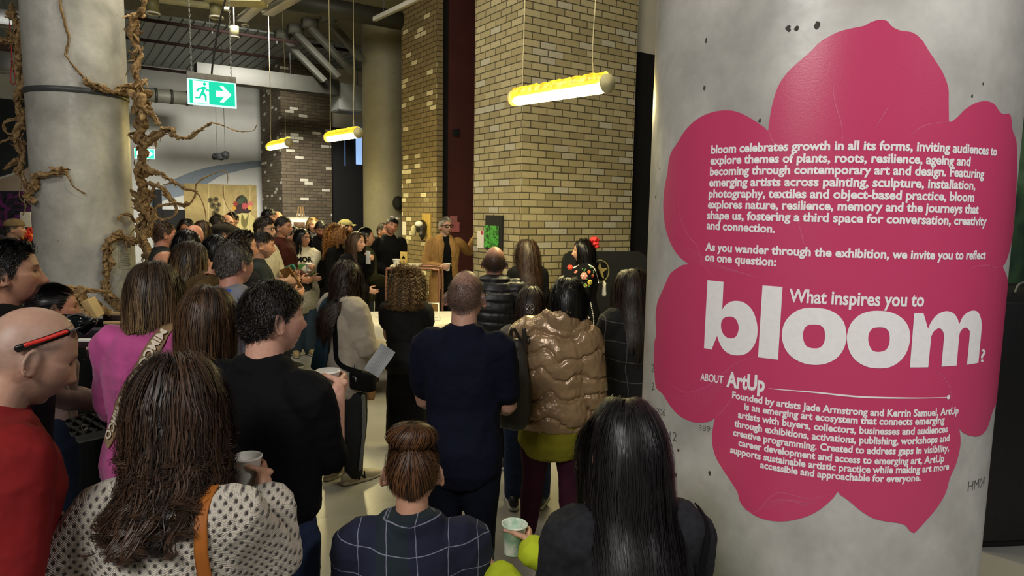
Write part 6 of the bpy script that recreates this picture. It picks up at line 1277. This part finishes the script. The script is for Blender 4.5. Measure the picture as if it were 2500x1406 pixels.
# left crowd
person('grey-haired man in a grey t-shirt with a blue collar, seen from behind', 572, 583, 3.65, -20, dict(mat=C_((120, 122, 130)), ease=.02, collar=.03, hem=.47, name='tshirt', sleeve='short'), dict(mat=JEA), short(HGR, .04, n=560, kids=7, w=.004, flow='crown', lift=.15, side=.6, mess=.10), (206, 152, 132), hyaw=-8, face=dict(hairc=(70, 66, 62), buzz=.85), hat=.012, armL='front', armR='front', extra=lambda T: MB().add(tube([T['up']((0, -.016, .838 * T['H'])) + np.array([.078 * math.cos(t), .074 * math.sin(t), -.01 * math.sin(t)]) for t in np.arange(24) * PI / 12], np.array([[.022, .009]] * 24), 8, side=(0, 0, 1), closed=True)).build('collar', C_((52, 84, 176)), T['root']))
person('woman with long blonde-streaked brown hair clapping, in profile', 466, 584, 4.2, -52, dict(mat=C_((88, 70, 44)), ease=.016), None, long(m_hair((36, 26, 18), (76, 56, 38), (182, 150, 98)), .40, n=210, thick=.018, amp=.005, wl=.16, px=-.01), (214, 160, 132), True, armL=('w', 512, 676, 3.95), armR=('w', 518, 684, 3.9), curl=(.15, .15), hn=((.9, .2, 0), (-.9, .2, 0)), hat=.014, face=dict(hairc=(50, 38, 28)))
person('man with swept-back dark brown hair behind the grey-haired man', 590, 557, 4.85, -46, dict(mat=CHA, ease=.02), None, short(HDB, .06, n=420, flow='back', lift=.4, w=.006), (210, 156, 130), face=dict(hairc=(34, 28, 24), buzz=.7), hat=.02)
person('man in a brown flat cap among the crowd', 548, 541, 6.4, -62, dict(mat=BRN, ease=.024), None, short(HDB, .02, n=240, w=.007), (200, 150, 122), face=dict(hairc=(30, 24, 20), buzz=.8, beard=.3), extra=flat_cap, det=1, hat=.006)
person('woman with straight black hair behind the blonde-streaked woman', 528, 569, 5.5, -74, dict(mat=BLK, ease=.018), None, long(HB, .34, n=150, thick=.016), (224, 176, 146), True, hat=.012, det=1)
person('woman with glossy black hair next to the root-covered column', 456, 557, 5.9, -34, dict(mat=BLK, ease=.018), None, long(m_hair((5, 5, 8), (22, 20, 28), rough=.25), .34, n=150, thick=.018), fem=True, hat=.014)
person('man with short reddish brown hair by the root-covered column', 402, 539, 6.6, -52, dict(mat=C_((48, 52, 50)), ease=.02), None, short(HMB, .03, n=320, w=.006), (226, 160, 134), face=dict(hairc=(70, 48, 34), buzz=.8), det=1)
person('bald man with a dark fringe of hair beside the pink sweater', 402, 613, 5.1, -18, dict(mat=BRN, ease=.02), None, short(HBL, .006, n=300, kids=4, cap=False, w=.003, thin=(1.3, .0), amp=0), (196, 140, 112), face=dict(buzz=.75, hairc=(40, 32, 28), bald=1, baldz=.15), hat=.0, det=1)
person('bald man with pink skin in the middle of the crowd', 474, 549, 7.4, -30, dict(mat=GRY, ease=.02), None, None, (230, 164, 140), face=dict(buzz=.2, hairc=(120, 100, 90), bald=1), hat=0)
person('dark-haired woman looking down before the black panel', 455, 532, 8.6, -165, dict(mat=BLK, ease=.02), None, long(HDB, .30, n=100, thick=.016), (214, 156, 126), True, hpitch=18)
person('woman with long brown hair in front of the kraft artwork', 495, 536, 8.3, -20, dict(mat=CHA, ease=.02), None, long(HMB, .34, n=100, thick=.02), fem=True)
person('man with short dark hair in front of the kraft artwork', 531, 521, 8.95, -40, dict(mat=CHA, ease=.02), None, short(HDB, .025, n=180, w=.0055), (206, 152, 124), face=dict(buzz=.8, hairc=(40, 30, 24)))
person('balding man with glasses before the kraft artwork', 553, 522, 9.7, -100, dict(mat=NVY, ease=.02), None, short(HDB, .006, n=140, cap=False, w=.004, thin=(1.2, .3)), (222, 166, 136), face=dict(buzz=.6, bald=1, glasses=(60, 60, 60), hairc=(40, 30, 24)))
person('dark-haired person with glasses at the back below the artwork suit', 566, 516, 10.5, 170, dict(mat=BLK, ease=.02), None, short(HB, .05, n=160, w=.0055), (210, 160, 130), face=dict(glasses=(30, 30, 30), hairc=(20, 16, 14)))
person('person in a woven beige hat left of the root-covered column', 34, 532, 8.2, -60, dict(mat=OLV, ease=.024), None, short(HGR, .03, n=140, w=.0055), (206, 160, 134), face=dict(hairc=(90, 80, 70)), extra=lambda T: cap_hat(T, C_((140, 118, 84)), False, 'woven_hat'), hat=.01)
person('person in a dark top with short dark hair behind the man in burgundy', 716, 551, 9.3, -110, dict(mat=BLK, ease=.02), None, short(HB, .03, n=140, w=.0055), (206, 156, 126), face=dict(hairc=(20, 16, 14), buzz=.8))
flush()
# ------------------------------------------------------------------ paper roots on the far-left column
mroot = NT('kraft_root'); n = mroot.noise(16, 5, dist=1.5); mroot.base(mroot.ramp(n, [(.3, lin((96, 72, 44))), (.5, lin((150, 120, 80))), (.75, lin((186, 158, 112)))])); mroot.rough(.85); mroot.bump(mroot.noise(50, 3), .6, .01); mroot = mroot.m
def root_curve(m, pts, r0, r1, k, twist=3, fl=True):
    P = spline(pts, 9); N = len(P); rg = np.random.RandomState(k); t = np.linspace(0, 1, N); r = .95 * np.interp(t, [0, 1], [r0, r1]) * (1 + .35 * fnoise(P, .09, k)); T = np.gradient(P, axis=0); T /= np.linalg.norm(T, axis=1, keepdims=True)
    A = np.cross(T, unit(rg.normal(0, 1, 3))); A /= np.linalg.norm(A, axis=1, keepdims=True); B = np.cross(T, A)
    ns = 3 if r0 > .018 else 2
    for s in range(ns):
        ph = 2 * PI * (s / ns + twist * t * np.linalg.norm(P[-1] - P[0])) + rg.uniform(0, 6); o = (A * np.cos(ph)[:, None] + B * np.sin(ph)[:, None]) * (r * .55)[:, None] + fnoise(P, .05, k + s, 2)[:, None] * .25 * r[:, None] * A
        v, f = tube(P + o, np.stack([r * rg.uniform(.5, .8), r * rg.uniform(.35, .6)], 1), 8); m.add((v + fnoise(v, .03, k + 5)[:, None] * r0 * .25 * rg.normal(0, 1, 3), f))
    if fl and r0 > .02:   # torn paper flaps
        for j in range(int(N * .9)):
            i = rg.randint(0, N); d = unit(A[i] * rg.normal() + B[i] * rg.normal()); e = unit(T[i] * rg.choice([-1, 1]) + d * .7 + rg.normal(0, .3, 3)); L = r[i] * rg.uniform(1.0, 2.2); q = P[i] + d * r[i] * .7
            m.add(tube([q, q + e * L * .5 + d * L * .1, q + e * L], np.array([[r[i] * .6, .003], [r[i] * .8, .003], [r[i] * .3, .002]]), 6, side=np.cross(e, d)))
def rc(px, py, off=.05):
    p = on_col(px, py, LC, LR); a = p[0] / LR; return np.array([LC[0] + (LR + off) * math.sin(a), LC[1] - (LR + off) * math.cos(a), p[1]])
def rp(px, py, dy=0): return at(px, py, LC[1] + dy)
def root_thing(curves, label):
    o = empty('paper_root', (LC[0], LC[1], 0)); tag(o, label, 'paper root', 'twisted paper roots on the column'); base = np.array([LC[0], LC[1], 0])
    for i, (pts, a, b) in enumerate(curves):
        m = MB(); root_curve(m, [np.asarray(p) - base for p in pts], a, b, int(abs(pts[0][0] * 991) + i * 17) % 9973, 3); m.build('strand', mroot, o)
    return o
Rr = lambda L, d=0: [rp(x, y, d) for x, y in L]
root_thing([(Rr([(352, -8), (348, 30), (326, 40), (322, 62), (325, 90), (338, 130), (330, 165), (343, 200), (330, 232)], -.1), .03, .045), (Rr([(330, 232), (346, 260), (340, 300), (352, 340), (341, 390), (352, 430), (338, 470), (350, 510), (344, 560), (352, 610), (360, 650)], -.1), .055, .035), (Rr([(345, 235), (352, 290), (337, 330), (349, 372), (336, 420), (348, 470), (352, 520)], -.18), .045, .03), (Rr([(336, 500), (372, 540), (350, 580), (368, 620), (350, 655)], -.16), .04, .03), (Rr([(360, 465), (346, 490), (376, 520), (352, 545), (380, 590)], -.05), .035, .02)], 'thick twisted brown paper root climbing the right side of the grey column')
root_thing([([rc(330, 232, .06)] + [rc(x, y, .045) for x, y in ((312, 226), (285, 228), (258, 222), (225, 210), (205, 196))], .042, .022), ([rc(x, y, .02) for x, y in ((205, 196), (196, 182), (180, 160), (161, 135), (166, 90), (160, 60), (148, 10), (146, -10))], .016, .012), ([rc(x, y, .028) for x, y in ((163, 130), (169, 95), (162, 64), (152, 20))], .010, .008), ([rc(x, y, .06) for x, y in ((320, 215), (300, 208), (278, 218))], .035, .02)], 'paper root branch wrapping diagonally up the front of the grey column')
root_thing([(Rr([(352, 350), (372, 340), (395, 320), (420, 318), (428, 330), (460, 335), (485, 320), (515, 302)], -.2), .04, .016), (Rr([(515, 300), (545, 306), (575, 318), (605, 322), (620, 318), (627, 304)], -.2), .011, .005), (Rr([(352, 262), (372, 280), (390, 303)], -.2), .032, .018)], 'paper root branch reaching right below the exit sign with a thin tip')
root_thing([(Rr([(350, 405), (372, 420), (395, 424), (415, 440), (445, 455), (480, 468)], -.2), .028, .012), (Rr([(400, 450), (430, 446), (448, 462), (475, 466), (492, 490), (502, 520), (503, 570)], -.2), .011, .006), (Rr([(478, 466), (484, 446), (515, 426), (548, 417), (556, 432), (556, 447)], -.25), .012, .005), (Rr([(545, 452), (548, 490), (565, 520), (580, 545)], -.15), .008, .006), (Rr([(365, 445), (398, 460), (412, 480), (430, 496), (455, 500), (470, 488), (478, 470)], -.2), .026, .012), (Rr([(352, 500), (372, 470), (382, 450)], -.2), .028, .02), (Rr([(385, 505), (405, 500), (425, 500), (431, 512), (424, 528), (400, 536), (385, 532), (375, 518), (382, 506), (392, 500)], -.2), .016, .012)], 'tangle of thin paper roots curling in front of the kraft artwork')
root_thing([([rc(97, 492, .05), rc(85, 480, .06), rc(95, 455, .05), rc(100, 430, .05), rc(120, 428, .06), rc(148, 418, .06), rc(165, 420, .05)], .026, .03), ([rc(x, y, .06) for x, y in ((165, 420), (172, 435), (180, 455), (198, 468), (208, 472))], .016, .006)], 'short arched paper root on the lower front of the grey column')
root_thing([(Rr([(24, 30), (44, 60), (50, 110), (46, 150), (52, 200), (44, 240), (50, 290), (40, 330), (54, 380), (46, 420)], -.05), .042, .03), (Rr([(50, 390), (28, 400), (12, 412)], -.05), .03, .012), (Rr([(40, 330), (8, 344), (-10, 360)], -.05), .018, .01), (Rr([(44, 290), (18, 294), (8, 304), (16, 322), (36, 330)], -.05), .02, .016), (Rr([(-12, 85), (12, 100), (30, 92), (20, 78), (46, 100)], -.05), .03, .02), (Rr([(46, 420), (52, 450), (48, 480), (62, 500), (56, 525)], -.05), .010, .007), (Rr([(54, 420), (66, 450), (60, 480), (75, 500)], -.1), .010, .006), (Rr([(70, 490), (56, 440), (70, 470)], -.1), .010, .008)], 'rough paper root hanging down the left side of the grey column')
root_thing([([rc(x, y, .07) for x, y in ((325, 588), (305, 590), (285, 575), (268, 580), (255, 600), (256, 630), (250, 660), (250, 690), (256, 720), (272, 740), (282, 756))], .03, .04), ([rc(x, y, .07) for x, y in ((262, 600), (255, 620), (262, 642), (250, 662))], .028, .02), ([rc(x, y, .06) for x, y in ((300, 580), (308, 565), (318, 552), (322, 530))], .008, .006), ([rc(x, y, .07) for x, y in ((278, 535), (285, 525), (300, 524), (312, 540), (325, 535))], .016, .022), ([rc(x, y, .07) for x, y in ((270, 580), (290, 585), (296, 610))], .02, .014)], 'hook-shaped pale paper root standing low at the right of the grey column')

# ------------------------------------------------------------------ display of prints at the foot of the column
D0 = at(262, 780, 4.6); o = empty('display_rack', (D0[0], D0[1], 0), R_(-6)); tag(o, 'stepped black display rack of prints at the foot of the grey column', 'display rack')
for s in (-.41, .41): MB().add(box((s, -.22, .03), (.04, .75, .06), None, .004)).build('foot', BLK, o)
def print_at(px0, py0, px1, py1, Y, label, mat, name='art_print', th=.02, edge=None):
    a, b = at(px0, py1, Y), at(px1, py1, Y); h = at(px0, py0, Y)[2] - a[2]; c = (a + b) / 2; o = empty(name, c); tag(o, label, 'print', 'prints on the display rack')
    rk = bpy.data.objects['display_rack']; p = np.array(AX(R_(-6)) @ (c - np.array(rk.location))); MB().add(box((p[0], p[1], c[2] / 2 - .004), (b[0] - a[0] + .01, .1, c[2] - .004), None, .003)).build('step', BLK, rk)
    MB().add(box((0, 0, h / 2), (b[0] - a[0], th, h), rot(0, .12, 0), .003)).build('panel', mat, o)
    if edge is not None: MB().add(box((0, 0, h + .004), (b[0] - a[0], th * 1.3, .018), rot(0, .12, 0), .002)).build('top_edge', edge, o)
def m_floral(name, cols, sc_=14):
    t = NT(name); v = t.n('ShaderNodeTexVoronoi', i_Scale=sc_); t.l(t.obj(), v.inputs['Vector']); s = t.n('ShaderNodeSeparateColor'); t.l(v.outputs['Color'], s.inputs[0]); c = t.ramp(s.outputs[0], [(i / len(cols), lin(q)) for i, q in enumerate(cols)], 'CONSTANT'); t.base(t.mix(t.ramp(v.outputs['Distance'], [(.0, (1, 1, 1, 1)), (.5, (0, 0, 0, 1))]), lin((40, 20, 20)), c)); t.rough(.7); return t.m
dk = M((30, 20, 26), .5, .4, 14); woodc = M((168, 140, 96), .6, .15, 14)
print_at(188, 782, 252, 803, 4.50, 'dark print at the top left of the display rack', dk, edge=M((60, 56, 60), .5))
print_at(193, 805, 252, 828, 4.34, 'second dark print on the display rack, below the top left one', dk, edge=M((80, 74, 80), .5))
print_at(254, 768, 300, 784, 4.50, 'striped maroon print under the wooden ledge on the display rack', m_floral('maroon_stripe', ((60, 22, 28), (120, 104, 110), (30, 16, 20)), 5), edge=woodc)
print_at(256, 790, 300, 810, 4.36, 'striped maroon print below the wooden-edged one', m_floral('maroon_stripe_low', ((66, 26, 30), (126, 112, 118), (30, 16, 20)), 5), edge=woodc)
print_at(251, 813, 300, 846, 4.22, 'grey blue misty landscape print on the display rack', M((92, 104, 116), .5, .35, 9), edge=M((150, 156, 160), .5))
print_at(193, 832, 252, 850, 4.18, 'print of yellow and red flowers on the display rack', m_floral('flower_print', ((196, 140, 60), (176, 50, 40), (210, 180, 90), (90, 60, 40))), edge=mwhpl)
print_at(214, 852, 268, 872, 4.02, 'mauve and green print on the display rack', m_floral('mauve_print', ((120, 70, 90), (110, 120, 100), (60, 40, 60))), edge=M((190, 150, 150), .6))
print_at(236, 874, 276, 902, 3.88, 'dark purple print low on the display rack', m_floral('purple_print', ((40, 34, 60), (24, 20, 30), (60, 40, 70))), edge=M((100, 100, 120), .6))
print_at(252, 905, 292, 926, 3.74, 'blue and white print low on the display rack', m_floral('blue_print', ((50, 90, 180), (220, 214, 200), (30, 40, 50))), edge=M((210, 206, 196), .6))
print_at(270, 928, 300, 946, 3.60, 'pink print at the bottom of the display rack', m_floral('pink_print', ((206, 70, 130), (150, 40, 90), (230, 130, 170))), edge=mwhpl)
c = at(206, 768, 4.42); o = empty('paper_sculpture', c); tag(o, 'crumpled brown paper sculpture on the display rack', 'sculpture')
m = MB()
for k in range(9): rg = np.random.RandomState(k); root_curve(m, [rg.normal(0, .03, 3), rg.normal(0, .05, 3) + (0, 0, .05), rg.normal(0, .05, 3) + (0, 0, .1)], .03, .015, k)
m.build('crumpled_paper', mroot, o)
o = MB().add(box(at(226, 752, 4.36), (.08, .06, .13), rot(.4, .2, .35), .006)).build('wooden_block', M((206, 176, 120), .6, .1, 12)); tag(o, 'small pale wooden block leaning on the paper sculpture', 'block')

# ------------------------------------------------------------------ table with white cloth, bar table, small things
tp_ = at(1000, 762, 7.35); TZ = .78; TC = np.array([-1.02, 7.1, 0]); TA = AX(R_(8)); 
o = empty('table', TC, R_(8)); tag(o, 'trestle table with brown wooden legs in front of the speaker', 'table'); wood = M((112, 78, 44), .55, .2, 9)
MB().add(box((0, 0, TZ - .02), (1.5, .8, .035), None, .004)).build('tabletop', wood, o)
for sx in (-.45, .45):
    for sy in (-1, 1): MB().add(tube([(sx, sy * .1, TZ - .06), (sx, sy * .36, .02)], np.array([[.045, .02]] * 2), 8, side=(1, 0, 0), sup=8)).build('leg', wood, o)
    MB().add(box((sx, 0, .22), (.03, .5, .07), None, .003)).build('stretcher', wood, o)
nx, ny = 60, 36; gx, gy = np.meshgrid(np.linspace(-.98, .98, nx), np.linspace(-.64, .64, ny)); ax, ay = np.clip(gx, -.76, .76), np.clip(gy, -.41, .41); drop = np.maximum(np.abs(gx) - .76, 0) + np.maximum(np.abs(gy) - .41, 0)
v = np.stack([ax + np.sign(gx) * np.minimum(drop, .02) * (np.abs(gx) > .76), ay + np.sign(gy) * np.minimum(drop, .02) * (np.abs(gy) > .41), TZ + .006 - np.maximum(drop - .01, 0)], -1).reshape(-1, 3); v[:, 0] += .012 * np.sin(v[:, 1] * 30) * (drop.ravel() > .02); v[:, 1] += .012 * np.sin(v[:, 0] * 26) * (drop.ravel() > .02)
i = np.arange(ny - 1)[:, None] * nx; j = np.arange(nx - 1)[None]; cl = link('tablecloth', mk_mesh('tablecloth', v @ TA + TC, [np.stack([i + j, i + j + 1, i + nx + j + 1, i + nx + j], -1).reshape(-1, 4)]), M((226, 220, 200), .8, .05, 8)); tag(cl, 'white cloth over the trestle table in front of the speaker', 'tablecloth')
c = at(1053, 770, 6.95); c[2] = TZ + .008; o = empty('frame_stand', c); tag(o, 'white open frame stand on the white-clothed table', 'frame'); w_, h_ = .15, .17
MB().add(tube([(-w_ / 2, 0, .008), (-w_ / 2, 0, h_), (w_ / 2, 0, h_), (w_ / 2, 0, .008)], .009, 8, sup=5)).build('frame', mwhpl, o); MB().add(box((0, 0, .006), (.2, .1, .012))).build('base', mwhpl, o); MB().add(ell((-.03, .01, .07), (.02, .02, .055))).build('ornament', M((150, 66, 44), .6), o)
c = at(944, 742, 7.0); c[2] = TZ + .008; o = empty('candle', c); tag(o, 'peach pillar candle on the white-clothed table', 'candle'); MB().add(cyl((0, 0, 0), (0, 0, .11), .045, 20)).build('wax', M((222, 160, 112), .5), o); MB().add(cyl((0, 0, .11), (0, 0, .125), .003, 6)).build('wick', BLK, o)
# copper bar table
B0 = at(1012, 650, 8.2); bz = B0[2]; o = empty('bar_table', (B0[0], B0[1], 0)); tag(o, 'slim bar table with copper tube legs in front of the brown brick pillar', 'bar table'); cop = M((176, 128, 104), .3, .1, 20, metal=.7)
xl, xr = at(950, 650, 8.2)[0] - B0[0], at(1076, 650, 8.2)[0] - B0[0]
for y in (-.2, .2): MB().add(tube(spline([(xl, y, 0.0), (xl, y, .5), (xl, y, bz - .1), (xl + .05, y, bz - .015), (0, y, bz - .012), (xr - .05, y, bz - .015), (xr, y, bz - .1), (xr, y, .5), (xr, y, 0.0)], 6), .014, 10)).build('leg_frame', cop, o)
MB().add(box(((xl + xr) / 2 - .1, 0, bz + .012), (xr - xl - .3, .46, .022), None, .004)).build('tabletop', M((196, 186, 160), .5), o)
c = at(986, 647, 8.2); c[2] = bz + .0235; o = empty('card_stand', c); tag(o, 'small yellow card with a dark triangle on the bar table', 'card'); MB().add(box((0, 0, .075), (.085, .03, .15), rot(0, .1, 0), .003)).build('card', M((206, 176, 96), .6), o); v2, f = poly2([(-.022, .07), (.022, .07), (0, .11)]); MB().add((np.stack([v2[:, 0], np.full(len(v2), -.024), v2[:, 1]], 1), f)).build('triangle_mark', BLK, o)
c = at(968, 647, 8.2); c[2] = bz + .0235; paper_cup(c + (0, 0, .03), (0, 0, 1), 'short white cup standing on the bar table', .06, .05)
# black screen behind the woman in the floral robe
a, b = at(1374, 605, 8.25), at(1578, 622, 8.55); o = empty('folding_screen', ((a[0] + b[0]) / 2, (a[1] + b[1]) / 2, 0), math.atan2(b[1] - a[1], b[0] - a[0])); tag(o, 'black round-cornered screen behind the woman in the floral robe', 'screen'); L = np.hypot(*(b - a)[:2]); hh = (a[2] + b[2]) / 2
q = [(-L / 2, .06), (L / 2, .06), (L / 2, hh - .14), (L / 2 - .03, hh - .05), (L / 2 - .12, hh), (-L / 2 + .1, hh), (-L / 2 + .03, hh - .04), (-L / 2, hh - .12)]
v2, f = poly2(q); m = MB(); n_ = len(v2); m.add((np.concatenate([np.stack([v2[:, 0], np.full(n_, -.04), v2[:, 1]], 1), np.stack([v2[:, 0], np.full(n_, .04), v2[:, 1]], 1)]), [f[0], f[0][:, ::-1] + n_])); k = np.arange(len(q)); qq = np.array(q); m.add((np.concatenate([np.stack([qq[:, 0], np.full(len(q), -.04), qq[:, 1]], 1), np.stack([qq[:, 0], np.full(len(q), .04), qq[:, 1]], 1)]), [np.stack([k, (k + 1) % len(q), (k + 1) % len(q) + len(q), k + len(q)], 1)])); m.build('panel', M((20, 21, 20), .75, .15, 20), o, False)
for s in (-1, 1): MB().add(box((s * (L / 2 - .15), 0, .03), (.06, .4, .06), None, .01)).build('foot', BLK, o)
# seats for the seated people
def stool(x, y, h, label, back=False):
    o = empty('chair' if back else 'stool', (x, y, 0)); tag(o, label, 'chair' if back else 'stool'); MB().add(box((0, 0, h - .02), (.38, .38, .04), None, .012)).build('seat', M((60, 54, 48), .5), o)
    for sx in (-1, 1):
        for sy in (-1, 1): MB().add(cyl((sx * .16, sy * .16, h - .035), (sx * .18, sy * .18, 0), .014, 10)).build('leg', msteelm, o)
for p, lab in zip([x for x in bpy.data.objects if x.type == 'EMPTY' and x.name.startswith('person') and x['label'].startswith('seated')], ('low stool under the person in the checked shirt', 'low stool under the person in lime')):
    tr_ = [c for c in p.children if c.name.startswith('trousers')][0]; zs = min((v.co.z for v in tr_.data.vertices if v.co.y < .08 and v.co.z > .15), default=.4); stool(p.location.x, p.location.y, zs - .02, lab)
